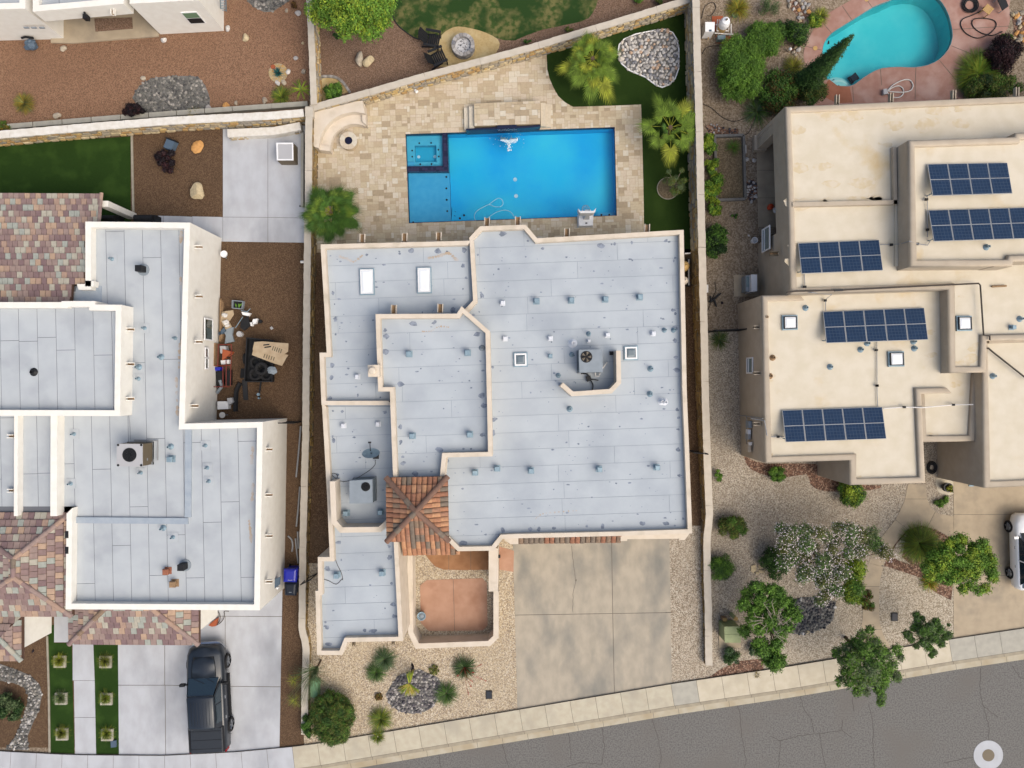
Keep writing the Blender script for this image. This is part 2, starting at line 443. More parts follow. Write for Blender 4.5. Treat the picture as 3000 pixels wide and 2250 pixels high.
# ------------------------------------------------------------------ mesh builder
class MB:
 def __init__(s):
  s.v = []; s.f = []; s.m = []; s.k = 0
 def add(s, verts, faces, mi=None):
  n = len(s.v)
  s.v.extend(tuple(x) for x in verts)
  for f in faces:
   s.f.append(tuple(i + n for i in f))
   s.m.append(s.k if mi is None else mi)
 def poly(s, pts, z):
  pts = ccw(pts)
  tris = tessellate_polygon([[Vector((p[0], p[1], 0)) for p in pts]])
  zz = z if callable(z) else (lambda x, y: z)
  vs = [(p[0], p[1], zz(p[0], p[1])) for p in pts]
  fs = []
  for a, b, c in tris:
   ar = (pts[b][0] - pts[a][0]) * (pts[c][1] - pts[a][1]) - (pts[c][0] - pts[a][0]) * (pts[b][1] - pts[a][1])
   fs.append((a, b, c) if ar > 0 else (a, c, b))
  s.add(vs, fs)
 def prism(s, pts, z0, z1, bottom=False):
  pts = ccw(pts)
  s.poly(pts, z1)
  n = len(pts)
  f0 = z0 if callable(z0) else (lambda x, y: z0)
  f1 = z1 if callable(z1) else (lambda x, y: z1)
  vs = [(p[0], p[1], f0(*p)) for p in pts] + [(p[0], p[1], f1(*p)) for p in pts]
  s.add(vs, [(i, (i + 1) % n, n + (i + 1) % n, n + i) for i in range(n)])
  if bottom:
   b = MB(); b.poly(pts, z0)
   s.add(b.v, [tuple(reversed(f)) for f in b.f])
 def box(s, c, d, rz=0.0, M4=None):
  hx, hy, hz = d[0] / 2, d[1] / 2, d[2] / 2
  cs, sn = math.cos(rz), math.sin(rz)
  vs = []
  for z in (-hz, hz):
   for x, y in ((-hx, -hy), (hx, -hy), (hx, hy), (-hx, hy)):
    v = (c[0] + x * cs - y * sn, c[1] + x * sn + y * cs, c[2] + z)
    vs.append(v)
  if M4 is not None:
   vs = [tuple(M4 @ Vector(v)) for v in vs]
  s.add(vs, [(3, 2, 1, 0), (4, 5, 6, 7), (0, 1, 5, 4), (1, 2, 6, 5), (2, 3, 7, 6), (3, 0, 4, 7)])
 def frustum(s, a, za, b, zb):
  """a, b: equal-length ccw polygons at za and zb"""
  n = len(a)
  vs = [(p[0], p[1], za) for p in a] + [(p[0], p[1], zb) for p in b]
  s.add(vs, [(i, (i + 1) % n, n + (i + 1) % n, n + i) for i in range(n)] + [tuple(range(n, 2 * n)), tuple(reversed(range(n)))])
 def cyl(s, c, r, z0, z1, n=16, r1=None, top=True):
  r1 = r if r1 is None else r1
  vs = [(c[0] + r * math.cos(6.28318 * i / n), c[1] + r * math.sin(6.28318 * i / n), z0) for i in range(n)]
  vs += [(c[0] + r1 * math.cos(6.28318 * i / n), c[1] + r1 * math.sin(6.28318 * i / n), z1) for i in range(n)]
  fs = [(i, (i + 1) % n, n + (i + 1) % n, n + i) for i in range(n)]
  if top:
   fs.append(tuple(range(n, 2 * n)))
  fs.append(tuple(reversed(range(n))))
  s.add(vs, fs)
 def lathe(s, c, prof, n=20):
  """prof: list of (r, z)"""
  k = len(prof)
  vs = []
  for i in range(n):
   a = 6.2831853 * i / n
   for r, z in prof:
    vs.append((c[0] + r * math.cos(a), c[1] + r * math.sin(a), c[2] + z))
  fs = []
  for i in range(n):
   j = (i + 1) % n
   for q in range(k - 1):
    fs.append((i * k + q, j * k + q, j * k + q + 1, i * k + q + 1))
  s.add(vs, fs)
 def tube(s, pts, r, n=6, r1=None):
  pts = [Vector(p) for p in pts]
  vs = []
  m = len(pts)
  for i, p in enumerate(pts):
   d = (pts[min(i + 1, m - 1)] - pts[max(i - 1, 0)])
   if d.length < 1e-9:
    d = Vector((0, 0, 1))
   d.normalize()
   up = Vector((0, 0, 1)) if abs(d.z) < 0.9 else Vector((1, 0, 0))
   a = d.cross(up).normalized(); b = a.cross(d)
   rr = r if r1 is None else r + (r1 - r) * i / (m - 1)
   for q in range(n):
    an = 6.2831853 * q / n
    vs.append(tuple(p + a * (rr * math.cos(an)) + b * (rr * math.sin(an))))
  fs = [(i * n + q, i * n + (q + 1) % n, (i + 1) * n + (q + 1) % n, (i + 1) * n + q) for i in range(m - 1) for q in range(n)]
  fs.append(tuple(reversed(range(n)))); fs.append(tuple(range((m - 1) * n, m * n)))
  s.add(vs, fs)
 def path(s, pts, w, z0, z1, closed=False, zs=None, side=0.0):
  """thick wall along a polyline; zs: top height per vertex"""
  a = offset(pts, w / 2 + side, closed); b = offset(pts, -w / 2 + side, closed)
  n = len(pts)
  zs = zs or [z1] * n
  z0s = z0 if isinstance(z0, list) else [z0] * n
  vs = []
  for i in range(n):
   vs += [(a[i][0], a[i][1], z0s[i]), (a[i][0], a[i][1], zs[i]), (b[i][0], b[i][1], zs[i]), (b[i][0], b[i][1], z0s[i])]
  fs = []
  for i in range(n if closed else n - 1):
   j = (i + 1) % n
   A, B = 4 * i, 4 * j
   fs += [(B, A, A + 1, B + 1), (A + 1, A + 2, B + 2, B + 1), (A + 2, A + 3, B + 3, B + 2)]
  if not closed:
   fs += [(0, 3, 2, 1), (4 * n - 4, 4 * n - 3, 4 * n - 2, 4 * n - 1)]
  s.add(vs, fs)
 def build(s, name, mats, parent=None, smooth=False, world=True):
  me = bpy.data.meshes.new(name)
  if not isinstance(mats, (list, tuple)):
   mats = [mats]
  loc = Vector((0, 0, 0))
  if parent is not None:
   r = parent
   while r.parent is not None:
    r = r.parent
   if world:
    loc = Vector(r.location)
  elif world and s.v:
   arr = np.array(s.v)
   lo, hi = arr.min(0), arr.max(0)
   loc = Vector(((lo[0] + hi[0]) / 2, (lo[1] + hi[1]) / 2, lo[2]))
  vs = [(x - loc.x, y - loc.y, z - loc.z) for x, y, z in s.v]
  me.from_pydata(vs, [], s.f)
  for m_ in mats:
   me.materials.append(M[m_] if isinstance(m_, str) else m_)
  if len(mats) > 1:
   me.polygons.foreach_set('material_index', s.m)
  if smooth:
   me.polygons.foreach_set('use_smooth', [True] * len(me.polygons))
  me.update()
  o = bpy.data.objects.new(name, me)
  col.objects.link(o)
  if parent is not None:
   o.parent = parent
  else:
   o.location = loc
  return o
def tag(o, label=None, cat=None, group=None, kind=None):
 if label: o['label'] = label
 if cat: o['category'] = cat
 if group: o['group'] = group
 if kind: o['kind'] = kind
 return o
def thing(name, loc, label, cat, group=None, rz=0.0, kind=None):
 o = bpy.data.objects.new(name, None)
 o.empty_display_size = 0.2
 o.location = (loc[0], loc[1], loc[2] if len(loc) > 2 else 0.0)
 o.rotation_euler = (0, 0, rz)
 col.objects.link(o)
 return tag(o, label, cat, group, kind)
def structure(name, mb, mats, label=None):
 return tag(mb.build(name, mats), label, kind='structure')
def pieces(parent, name, items, limit=300, rest='stuff', world=True, smooth=False):
 """items: (size, verts, faces, material). The largest become parts, the rest one joined part."""
 items = sorted(items, key=lambda q: -q[0])
 for q in items[:limit]:
  b = MB(); b.v = q[1]; b.f = q[2]; b.m = [0] * len(q[2])
  b.build(name, q[3], parent, world=world, smooth=smooth)
 if len(items) > limit:
  mats = sorted({q[3] for q in items[limit:]})
  b = MB()
  for q in items[limit:]:
   b.add(q[1], q[2], mats.index(q[3]))
  o = b.build(name + '_field', mats, parent, world=world, smooth=smooth)
  o['kind'] = 'stuff'
def piece_prism(poly, z0, z1, m):
 b = MB(); b.prism(poly, z0, z1)
 return (abs(area(poly)), b.v, b.f, m)
def rot2(p, a):
 c, s = math.cos(a), math.sin(a)
 return (p[0] * c - p[1] * s, p[0] * s + p[1] * c)
def sheet(name, pts, z, m, label=None, parent=None, thick=0.0, world_pts=False):
 b = MB()
 pts = pts if world_pts else WW(pts)
 if thick:
  b.prism(pts, z - thick, z)
 else:
  b.poly(pts, z)
 if parent is not None:
  return b.build(name, m, parent)
 return structure(name, b, m, label)
def slabs(parent, name, poly, cells, z0, z1, m, gap=0.02, limit=300):
 """cells: convex ccw polygons; the slab is each cell's share of poly"""
 items = []
 for i, c in enumerate(cells):
  c = offset(ccw(c), gap / 2)
  q = clip(poly, ccw(c))
  if q and abs(area(q)) > 0.02:
   mm = m(i) if callable(m) else m
   items.append(piece_prism(q, z0, z1, mm))
 pieces(parent, name, items, limit)
def strips(poly, ang, w, off=0.0, length=None, rng=None):
 """cells covering poly: strips of width w at angle ang, broken into lengths"""
 rp = [rot2(p, -ang) for p in poly]
 x0 = min(p[0] for p in rp) - 0.1; x1 = max(p[0] for p in rp) + 0.1
 y0 = min(p[1] for p in rp); y1 = max(p[1] for p in rp)
 k0 = math.floor((y0 - off) / w)
 cells = []
 y = off + k0 * w
 while y < y1:
  xs = [x0]
  if length:
   x = x0 + (rng or R).uniform(0.1, 1.0) * length
   while x < x1:
    xs.append(x); x += length * (rng or R).uniform(0.8, 1.2)
  xs.append(x1)
  for a, b in zip(xs[:-1], xs[1:]):
   cells.append([rot2(p, ang) for p in ((a, y), (b, y), (b, y + w), (a, y + w))])
  y += w
 return cells
# ------------------------------------------------------------------ the ground and its covers
Z1, Z2, Z3, Z4 = 0.004, 0.008, 0.012, 0.016
pool1 = [(1188, 393), (1801, 372.5), (1807, 632), (1198, 654)]
pool2_raw = t(3, 0, 1130, 0, 1000, 50, 870, 130, 740, 210, 650, 270, 590, 350, 576, 430, 578, 540, 610, 640, 680, 690, 760, 702,
              830, 690, 880, 655, 960, 600, 1060, 555, 1200, 545, 1320, 548, 1430, 530, 1530, 480, 1600, 400, 1635, 300, 1620, 180,
              1580, 70, 1510, -20, 1400, -70, 1250, -60)
pool2 = smooth(pool2_raw, True, 2)
def two_piece(outer, hole):
 """the ring between outer and hole as two simple polygons"""
 o, h = ccw(outer), ccw(hole)
 hl = min(range(len(h)), key=lambda i: h[i][0]); hr = max(range(len(h)), key=lambda i: h[i][0])
 ol = min(range(len(o)), key=lambda i: math.dist(o[i], (h[hl][0], h[hl][1])) + (5000 if o[i][0] > h[hl][0] else 0))
 orr = min(range(len(o)), key=lambda i: math.dist(o[i], (h[hr][0], h[hr][1])) + (5000 if o[i][0] < h[hr][0] else 0))
 def run(l, a, b):
  out = [l[a]]
  while a != b:
   a = (a + 1) % len(l); out.append(l[a])
  return out
 A_ = run(o, ol, orr) + list(reversed(run(h, hl, hr)))
 B_ = run(o, orr, ol) + list(reversed(run(h, hr, hl)))
 return A_, B_
def ground_with_holes(name, outer, hole, z, m, extra=()):
 b = MB()
 for q in two_piece(outer, hole): b.poly(q, z)
 for q in extra: b.poly(q, z)
 return structure(name, b, m)
wp1 = WW(pool1)
wp2 = WW(pool2)
b = MB()
for q in two_piece([(-8, -300), (8, -300), (8, 300), (-8, 300)], wp1) + two_piece([(8, -300), (300, -300), (300, 300), (8, 300)], wp2): b.poly(q, 0.0)
b.poly([(-300, -300), (-8, -300), (-8, 300), (-300, 300)], 0.0)
structure('ground', b, 'dirt')
# ---- kerb line of the street (survey units)
TOP = [(-900, 2120), (-600, 2150), (0, 2198), (217, 2209), (480, 2211), (687, 2201), (891, 2182), (1142, 2140), (1516, 2077),
       (1968, 2001), (2300, 1952), (2793, 1869), (3000, 1838), (3900, 1690)]
TOPW = WW(TOP)
def along(x):
 for i in range(len(TOPW) - 1):
  a, b = TOPW[i], TOPW[i + 1]
  if a[0] <= x <= b[0]:
   f = (x - a[0]) / (b[0] - a[0])
   return a[1] + f * (b[1] - a[1])
 return TOPW[-1][1]
SW = 1.2
line0 = offset(TOPW, -0.0, False)
line1 = offset(TOPW, -SW, False)
line2 = offset(TOPW, -SW - 0.17, False)
line3 = offset(TOPW, -SW - 0.52, False)
b = MB(); b.poly(line3 + [(75, -300), (-75, -300)], Z1)
street = structure('street', b, 'asphalt')
b = MB(); b.path(TOPW, SW, 0.0, 0.10, side=-SW / 2)
walk = structure('pavement', b, 'joint')
items = []
swm = ['concrete_white', 'concrete_walk', 'concrete_grey', 'concrete_cream']
def band(lo, hi, z0, z1, name, step, matf, gap=0.02, off=0.0):
 """pieces between two offset lines, cut every `step` metres"""
 items = []
 for i in range(len(TOPW) - 1):
  pass
 a = offset(TOPW, -lo, False); c = offset(TOPW, -hi, False)
 acc = [0]
 for i in range(len(TOPW) - 1):
  acc.append(acc[-1] + math.dist(TOPW[i], TOPW[i + 1]))
 def at(line, s):
  for i in range(len(acc) - 1):
   if s <= acc[i + 1]:
    f = (s - acc[i]) / (acc[i + 1] - acc[i])
    return (line[i][0] + f * (line[i + 1][0] - line[i][0]), line[i][1] + f * (line[i + 1][1] - line[i][1]))
  return line[-1]
 s = 3.0 + off
 while s < acc[-1] - 4:
  q = [at(a, s + gap / 2), at(a, s + step - gap / 2), at(c, s + step - gap / 2), at(c, s + gap / 2)]
  items.append(piece_prism(q, z0, z1, matf(sum(v[0] for v in q) / 4)))
  s += step
 return items
def px_of(x):
 return x * K + 1500
def walk_mat(x):
 X = px_of(x)
 if X < 893: return 'concrete_white'
 if 1500 < X < 1965: return 'concrete_walk'
 if 1965 <= X < 2068: return 'concrete_grey'
 if 2068 <= X < 2790: return 'concrete_cream'
 if X >= 2790: return 'concrete_grey'
 return 'concrete_walk'
pieces(walk, 'pavement_slab', band(0.012, SW - 0.01, 0.098, 0.106, 'x', 1.385, walk_mat, off=0.55))
b = MB(); b.path(TOPW, 0.17, 0.0, 0.102, side=-SW - 0.085)
for_k = structure('kerb', b, 'joint')
pieces(for_k, 'kerb_stone', band(SW + 0.004, SW + 0.166, 0.0, 0.110, 'x', 1.385, lambda x: 'kerb' if px_of(x) > 893 else 'concrete_white', off=0.6))
b = MB(); b.path(TOPW, 0.35, 0.0, 0.012, side=-SW - 0.17 - 0.175)
gut = structure('gutter', b, 'joint')
pieces(gut, 'gutter_slab', band(SW + 0.175, SW + 0.515, 0.0, 0.02, 'x', 1.385, lambda x: 'gutter' if px_of(x) > 893 else 'concrete_white', off=0.75))
def crack(pts, w=0.024):
 pts = WW(pts)
 out = []
 for i in range(len(pts) - 1):
  a, c = pts[i], pts[i + 1]
  n = max(2, int(math.dist(a, c) / 0.12))
  for k in range(n):
   f = k / n
   out.append((a[0] + f * (c[0] - a[0]) + R.uniform(-0.03, 0.03), a[1] + f * (c[1] - a[1]) + R.uniform(-0.03, 0.03)))
 out.append(pts[-1])
 b = MB(); b.path(out, w, Z1, Z2)
 return b.build('crack', 'crack', street)
for q in [t(1, 3, 1480, 1545, 1500, 1660), t(1, 3, 1995, 1460, 2020, 1560, 2050, 1660),
          t(2, 3, 460, 1370, 480, 1600), t(2, 3, 725, 1320, 750, 1500, 730, 1630, 560, 1610, 440, 1650), t(2, 3, 1135, 1250, 1180, 1400, 1210, 1560, 1195, 1660),
          t(2, 3, 1825, 1150, 1855, 1260, 1850, 1330, 1875, 1480, 1895, 1600, 1885, 1660),
          t(3, 3, 400, 1080, 430, 1190, 490, 1260, 510, 1370), t(3, 3, 820, 1080, 835, 1200), t(3, 3, 955, 1140, 985, 1280, 990, 1360, 990, 1500, 1000, 1660),
          t(3, 3, 170, 1400, 240, 1440, 380, 1400, 550, 1380, 735, 1350, 740, 1270), t(3, 3, 240, 1440, 225, 1660), t(3, 3, 555, 1380, 605, 1660), t(3, 3, 735, 1350, 820, 1420),
          t(3, 3, 1860, 850, 1855, 1050, 1890, 1190, 1930, 1320, 1920, 1450), t(3, 3, 1560, 1620, 1690, 1590, 1800, 1570), t(3, 3, 2120, 830, 2170, 920, 2240, 950),
          t(3, 3, 1890, 1160, 2000, 1250)]:
 crack(q)
mc = W(p1(3, 3, 1922, 1555))
mh = thing('manhole', (mc[0], mc[1], 0), 'round manhole cover in a pale concrete collar in the street', 'manhole')
b = MB(); b.cyl(mc, 0.80, 0.0, 0.014, 40); b.build('collar', 'concrete_white', mh)
b = MB(); b.cyl(mc, 0.33, 0.014, 0.022, 32)
for r_ in (0.12, 0.22):
 b.lathe((mc[0], mc[1], 0.022), [(r_ - 0.015, 0), (r_, 0.006), (r_ + 0.015, 0)], 24)
b.build('cover', 'ac_brown', mh)
# ---- lots
sheet('gravel_bed', [(-900, -600), (905, -600), (905, 320), (-900, 420)], Z1, 'red_gravel')
sheet('gravel_bed', [(908, -600), (2030, -600), (2030, 10), (1550, 140), (908, 316)], Z1, 'mid_gravel')
sheet('lawn', smooth(t(1, 0, 1080, 60, 1130, 180, 1200, 250, 1300, 312, 1400, 315, 1500, 285, 1600, 225, 1780, 240, 1900, 285, 2000, 325, 2110, 325)
      + t(2, 0, 40, 320, 250, 240, 560, 175, 650, 110, 700, -20, 720, -300) + [(1140, -108)], True, 2), Z2, 'lawn')
sheet('sand_patch', smooth(t(1, 0, 1500, 290, 1560, 240, 1640, 215, 1760, 235, 1860, 265, 1960, 320, 1968, 390, 1900, 460, 1700, 520, 1550, 545, 1420, 520, 1390, 430), True, 2), Z3, 'sand')
sheet('sand_patch', t(1, 0, 530, 620, 650, 640, 720, 690, 750, 745, 500, 830), Z2, 'sand')
sheet('gravel_bed', [(-900, 400), (905, 330), (905, 2190), (-900, 2190)], Z1, 'brown_gravel')
sheet('artificial_grass', t(0, 0, -1400, 1260, 0, 1172, 1058, 1105) + [(384, 780), (-500, 780)], Z2, 'turf')
b = MB(); b.path(WW([(387, 392), (392, 640)]), 0.11, 0, 0.06)
tag(b.build('garden_edging', 'edging'), 'long pale concrete edging strip between the green artificial grass and brown gravel', 'edging')
pad = sheet('patio', [(452, 632), (653, 636), (653, 375), (900, 368), (900, 711), (452, 705)], Z2, 'joint')
slabs(pad, 'patio_slab', ccw(WW([(452, 632), (653, 636), (653, 375), (900, 368), (900, 711), (452, 705)])),
      [ccw(WW(c)) for c in ([(452, 630), (479, 630), (479, 715), (452, 715)], [(479, 630), (563, 635), (563, 715), (479, 715)], [(563, 630), (653, 636), (653, 715), (563, 715)],
  [(653, 360), (785, 360), (785, 637), (653, 636)], [(785, 360), (905, 360), (905, 639), (785, 637)],
  [(653, 636), (785, 637), (785, 715), (653, 715)], [(785, 637), (905, 639), (905, 715), (785, 715)])], Z2, Z4, 'concrete_white')
drive_w = [(200, 1700), (828, 1700), (819, 2189), (687, 2201), (480, 2211), (349, 2210), (346, 1880), (200, 1880)]
dw = sheet('driveway', drive_w, Z2, 'joint')
slabs(dw, 'driveway_slab', ccw(WW(drive_w)), [ccw(WW(c)) for c in (
 [(200, 1700), (483, 1700), (483, 2007), (200, 2007)], [(483, 1700), (640, 1700), (640, 1805), (483, 1805)], [(640, 1700), (835, 1700), (835, 1806), (640, 1805)],
 [(483, 1805), (660, 1805), (660, 2010), (483, 2007)], [(660, 1805), (835, 1806), (835, 2012), (660, 2010)],
 [(200, 2007), (484, 2007), (486, 2215), (200, 2215)], [(484, 2007), (661, 2010), (664, 2215), (486, 2215)], [(661, 2010), (835, 2012), (835, 2215), (664, 2215)])], Z2, Z4, 'concrete_white', gap=0.03)
for pts in (t(0, 3, 388, 500, 440, 500, 440, 645, 582, 645, 605, 1542, 412, 1535), t(0, 3, 757, 600, 958, 600, 968, 1546, 780, 1545, 768, 1100, 760, 900)):
 sheet('artificial_grass', pts, Z3, 'turf')
wk = t(0, 3, 440, 380, 555, 380, 555, 640, 440, 640)
sheet('garden_path', wk, Z4, 'concrete_white')
wk = t(0, 3, 590, 600, 755, 600, 768, 950, 780, 1548, 610, 1545, 600, 950, 590, 950)
gp = sheet('garden_path', wk, Z2, 'joint')
slabs(gp, 'path_slab', ccw(WW(wk)), [ccw(WW(t(0, 3, *c))) for c in ((570, 590, 800, 590, 800, 950, 570, 950), (570, 950, 800, 950, 800, 1248, 570, 1248), (570, 1248, 800, 1248, 800, 1560, 570, 1560))], Z2, Z4, 'concrete_white')
b = MB(); b.path(WW(t(0, 3, 385, 590, 398, 1000, 405, 1530)), 0.1, 0, 0.05)
tag(b.build('garden_edging', 'edging'), 'narrow pale concrete edging strip beside the front grass squares of the white house', 'edging')
sheet('dirt_strip', [(905, 700), (1100, 700), (1100, 1720), (905, 1720)], Z2, 'side_gravel')
sheet('dirt_strip', [(1950, 730), (2070, 730), (2070, 1560), (1950, 1560)], Z2, 'side_gravel')
front = [(880, 1650), (1250, 1650), (1250, 1550), (1510, 1550), (1520, 2077), (1142, 2140), (891, 2182)]
sheet('gravel_bed', front, Z3, 'beige_gravel')
sheet('gravel_bed', [(1950, 1540), (2070, 1540), (2072, 1984), (1950, 2004)], Z3, 'pink_gravel')
drive_m = [(1500, 1500), (1960, 1500), (1968, 2001), (1516, 2077)]
dm = sheet('driveway', drive_m, Z3, 'joint')
slabs(dm, 'driveway_slab', ccw(WW(drive_m)), [ccw(WW(c)) for c in (
 [(1490, 1480), (1790, 1480), (1795, 1797), (1490, 1802)], [(1790, 1480), (1980, 1480), (1980, 1794), (1795, 1797)],
 [(1490, 1802), (1795, 1797), (1800, 2040), (1490, 2090)], [(1795, 1797), (1980, 1794), (1980, 2010), (1800, 2040)])], Z3, Z4 + 0.002, 'concrete_drive', gap=0.03)
b = MB(); b.path([tuple(v + R.uniform(-.02, .02) for v in p) for p in smooth(WW(t(2, 2, 480, 1380, 495, 1500, 515, 1660) + t(2, 3, 520, 130, 495, 250, 492, 400)), False, 6)], 0.02, Z4, Z4 + 0.006)
b.build('crack', 'joint', dm)
curve = t(2, 0, 280, 440, 285, 560, 305, 640, 335, 710, 375, 780, 430, 830, 495, 866)
grass_m = [(1601, 120)] + curve + t(2, 0, 1045, 847, 1055, 1120, 1067, 1660) + [(1887, 740), (2050, 740), (2045, 400), (2035, 10)]
sheet('artificial_grass', grass_m, Z2, 'turf_dark')
# ---- travertine terrace
deck_regions = [
 [(900, 330), (1188, 239), (1188, 393), (1198, 654), (1198, 740), (905, 740)],
 [(1188, 239), (1601, 125)] + curve + [(1801, 310), (1801, 372.5), (1188, 393)],
 [(1801, 310)] + t(2, 0, 1045, 847, 1055, 1120, 1067, 1660) + [(1887, 740), (1807, 740), (1807, 632), (1801, 372.5)],
 [(1198, 654), (1807, 632), (1807, 740), (1198, 740)]]
b = MB()
for r_ in deck_regions:
 b.poly(WW(r_), Z2)
terrace = structure('terrace', b, 'grout')
U = 0.155
ang = math.radians(1.95)
regs = [[rot2(p, -ang) for p in ccw(WW(r_))] for r_ in deck_regions]
xs = [p[0] for r_ in regs for p in r_]; ys = [p[1] for r_ in regs for p in r_]
nx = int((max(xs) - min(xs)) / U) + 4; ny = int((max(ys) - min(ys)) / U) + 4
gx0, gy0 = min(xs) - U, min(ys) - U
def pack(nx, ny, sizes, rng):
 occ = np.zeros((nx, ny), bool); out = []
 for j in range(ny):
  for i in range(nx):
   if occ[i, j]: continue
   w, h = rng.choice(sizes)
   w = min(w, nx - i); h = min(h, ny - j)
   while w > 1 and occ[i:i + w, j].any(): w -= 1
   occ[i:i + w, j:j + h] = True
   out.append((i, j, w, h))
 return out
rng = random.Random(11)
SIZES = [(3, 2), (2, 2), (2, 2), (2, 2), (2, 1), (2, 1), (3, 1), (1, 1), (1, 2), (4, 2)]
TVW = ['tv0', 'tv0', 'tv1', 'tv1', 'tv3', 'tv5', 'tv5', 'tv6', 'tv6', 'tv2', 'tv2', 'tv4']
items = []
for i, j, w, h in pack(nx, ny, SIZES, rng):
 x, y = gx0 + i * U, gy0 + j * U
 g = 0.006
 cell = [(x + g, y + g), (x + w * U - g, y + g), (x + w * U - g, y + h * U - g), (x + g, y + h * U - g)]
 m_ = rng.choice(TVW)
 for r_ in regs:
  q = clip(r_, cell)
  if q and abs(area(q)) > 0.004:
   q = [rot2(p, ang) for p in q]
   items.append(piece_prism(q, Z2, Z4 + rng.uniform(0, 0.003), m_))
pieces(terrace, 'travertine_paver', items, 300)
sheet('gravel_bed', [(1150, 1540), (1470, 1540), (1470, 1900), (1190, 1900)], Z4, 'beige_gravel')
cp = t(1, 3, 1330, 180, 1385, 135, 1835, 120, 1870, 160, 1876, 500, 1840, 543, 1400, 548, 1335, 480)
cyp = sheet('courtyard_patio', cp, Z4 + .004, 'joint')
slabs(cyp, 'patio_slab', ccw(WW(cp)), [ccw(WW(t(1, 3, *c))) for c in ((1300, 100, 1597, 100, 1610, 560, 1300, 560), (1597, 100, 1900, 100, 1900, 560, 1610, 560))], Z4 + .004, Z4 + .012, 'red_concrete')
ep = t(1, 2, 1360, 1380, 1375, 1455, 1400, 1490, 1450, 1545, 1520, 1572, 1700, 1576, 1885, 1572, 1970, 1572, 2085, 1590, 2090, 1420, 1960, 1380)
ept = sheet('entrance_path', ep, Z4 + .004, 'joint')
slabs(ept, 'path_slab', ccw(WW(ep)), [ccw(WW(t(1, 2, *c))) for c in ((1300, 1300, 1562, 1300, 1562, 1660, 1300, 1660), (1562, 1300, 1740, 1300, 1740, 1660, 1562, 1660), (1740, 1300, 1968, 1300, 1968, 1660, 1740, 1660), (1968, 1300, 2100, 1300, 2100, 1660, 1968, 1660))],
      Z4 + .004, Z4 + .012, lambda i: 'red_concrete' if i == 3 else 'red_walk')
sheet('gravel_bed', [(2050, 970), (3500, 970), (3500, 1760), (3000, 1838), (2793, 1869), (2300, 1952), (2068, 1984)], Z2, 'grey_gravel')
sheet('gravel_bed', t(3, 3, 1045, 150, 1160, 60, 1640, 120, 1640, 610, 1140, 700, 1060, 560, 1030, 350), Z3, 'light_gravel')
sheet('gravel_bed', t(3, 3, 150, 830, 260, 560, 700, 300, 920, 250, 900, 520, 1000, 720, 440, 800), Z3, 'light_gravel')
deck2 = smooth(t(3, 0, 575, 900, 560, 760, 470, 620, 428, 470, 440, 380, 530, 200, 640, 100, 830, -10, 1000, -120, 2000, -120, 2090, 60, 2080, 230, 1960, 350, 1800, 470, 1690, 560, 1660, 680, 1675, 900), True, 3)
wp2h = offset(wp2 if area(wp2) > 0 else list(reversed(wp2)), 0.0)
def ring_with_hole(name, outer, hole, z, m):
 return ground_with_holes(name, outer, hole, z, m)
ring_with_hole('pool_deck', WW(deck2), wp2, Z3, 'pink_deck')
pd2 = [o for o in bpy.data.objects if o.name == 'pool_deck'][0]
for q in ((560, 770, 628, 640, 700, 695, 800, 703, 822, 830, 700, 838), ):
 sheet('deck_slab', t(3, 0, *q), Z4, 'rust_deck', parent=pd2)
for q in ((585, 190, 655, 272), (740, 50, 815, 160), (945, 10, 985, 65), (440, 375, 575, 408), (1048, 560, 1058, 690), (1335, 548, 1328, 808), (1525, 488, 1660, 650), (1622, 372, 1850, 465),
          (1635, 240, 2095, 212), (822, 700, 832, 830)):
 b = MB(); b.path(WW(t(3, 0, *q)), 0.025, Z3, Z4 + 0.003); b.build('joint', 'joint', pd2)
pt = t(2, 0, 1985, 1110, 2160, 1080, 2170, 1700) + t(2, 1, 2230, 300, 2000, 300, 1995, 0)
pw = sheet('side_patio', pt, Z3, 'joint')
slabs(pw, 'patio_slab', ccw(WW([(2215, 385), (2290, 385), (2300, 665), (2221, 665)])), [ccw(WW(c)) for c in (
 [(2200, 380), (2300, 380), (2300, 499), (2200, 499)], [(2200, 499), (2300, 499), (2300, 580), (2200, 580)], [(2200, 580), (2310, 580), (2310, 670), (2200, 670)])], Z3, Z4, 'concrete_tan')
sheet('equipment_pad', t(2, 1, 1795, 708, 2000, 705, 2000, 880, 1797, 882), Z4, 'concrete_tan')
drive_e = [(2793, 1380), (3500, 1350), (3500, 1760), (3000, 1838), (2793, 1869)]
de = sheet('driveway', drive_e, Z4, 'joint')
slabs(de, 'driveway_slab', ccw(WW(drive_e)), [ccw(WW(c)) for c in ([(2780, 1340), (3200, 1340), (3200, 1508), (2780, 1507)], [(2780, 1507), (3200, 1508), (3200, 1686), (2780, 1686)],
      [(2780, 1686), (3200, 1686), (3200, 1900), (2780, 1900)], [(3200, 1300), (3600, 1300), (3600, 1900), (3200, 1900)])], Z4, Z4 + .008, 'concrete_tan')
wke = (t(3, 2, 1415, 880, 1270, 880, 1245, 1010, 1175, 1160, 1080, 1280, 1000, 1400, 945, 1530, 925, 1600) + t(3, 3, 915, 140, 905, 400, 893, 520, 905, 640, 990, 725, 1140, 695, 1075, 590, 1040, 480, 1036, 250, 1045, 130, 1070, 20)
       + t(3, 2, 1110, 1450, 1180, 1340, 1265, 1245, 1380, 1213, 1500, 1245, 1642, 1325, 1642, 1140, 1530, 1122, 1460, 1080, 1425, 1000))
we = sheet('garden_path', wke, Z4, 'joint')
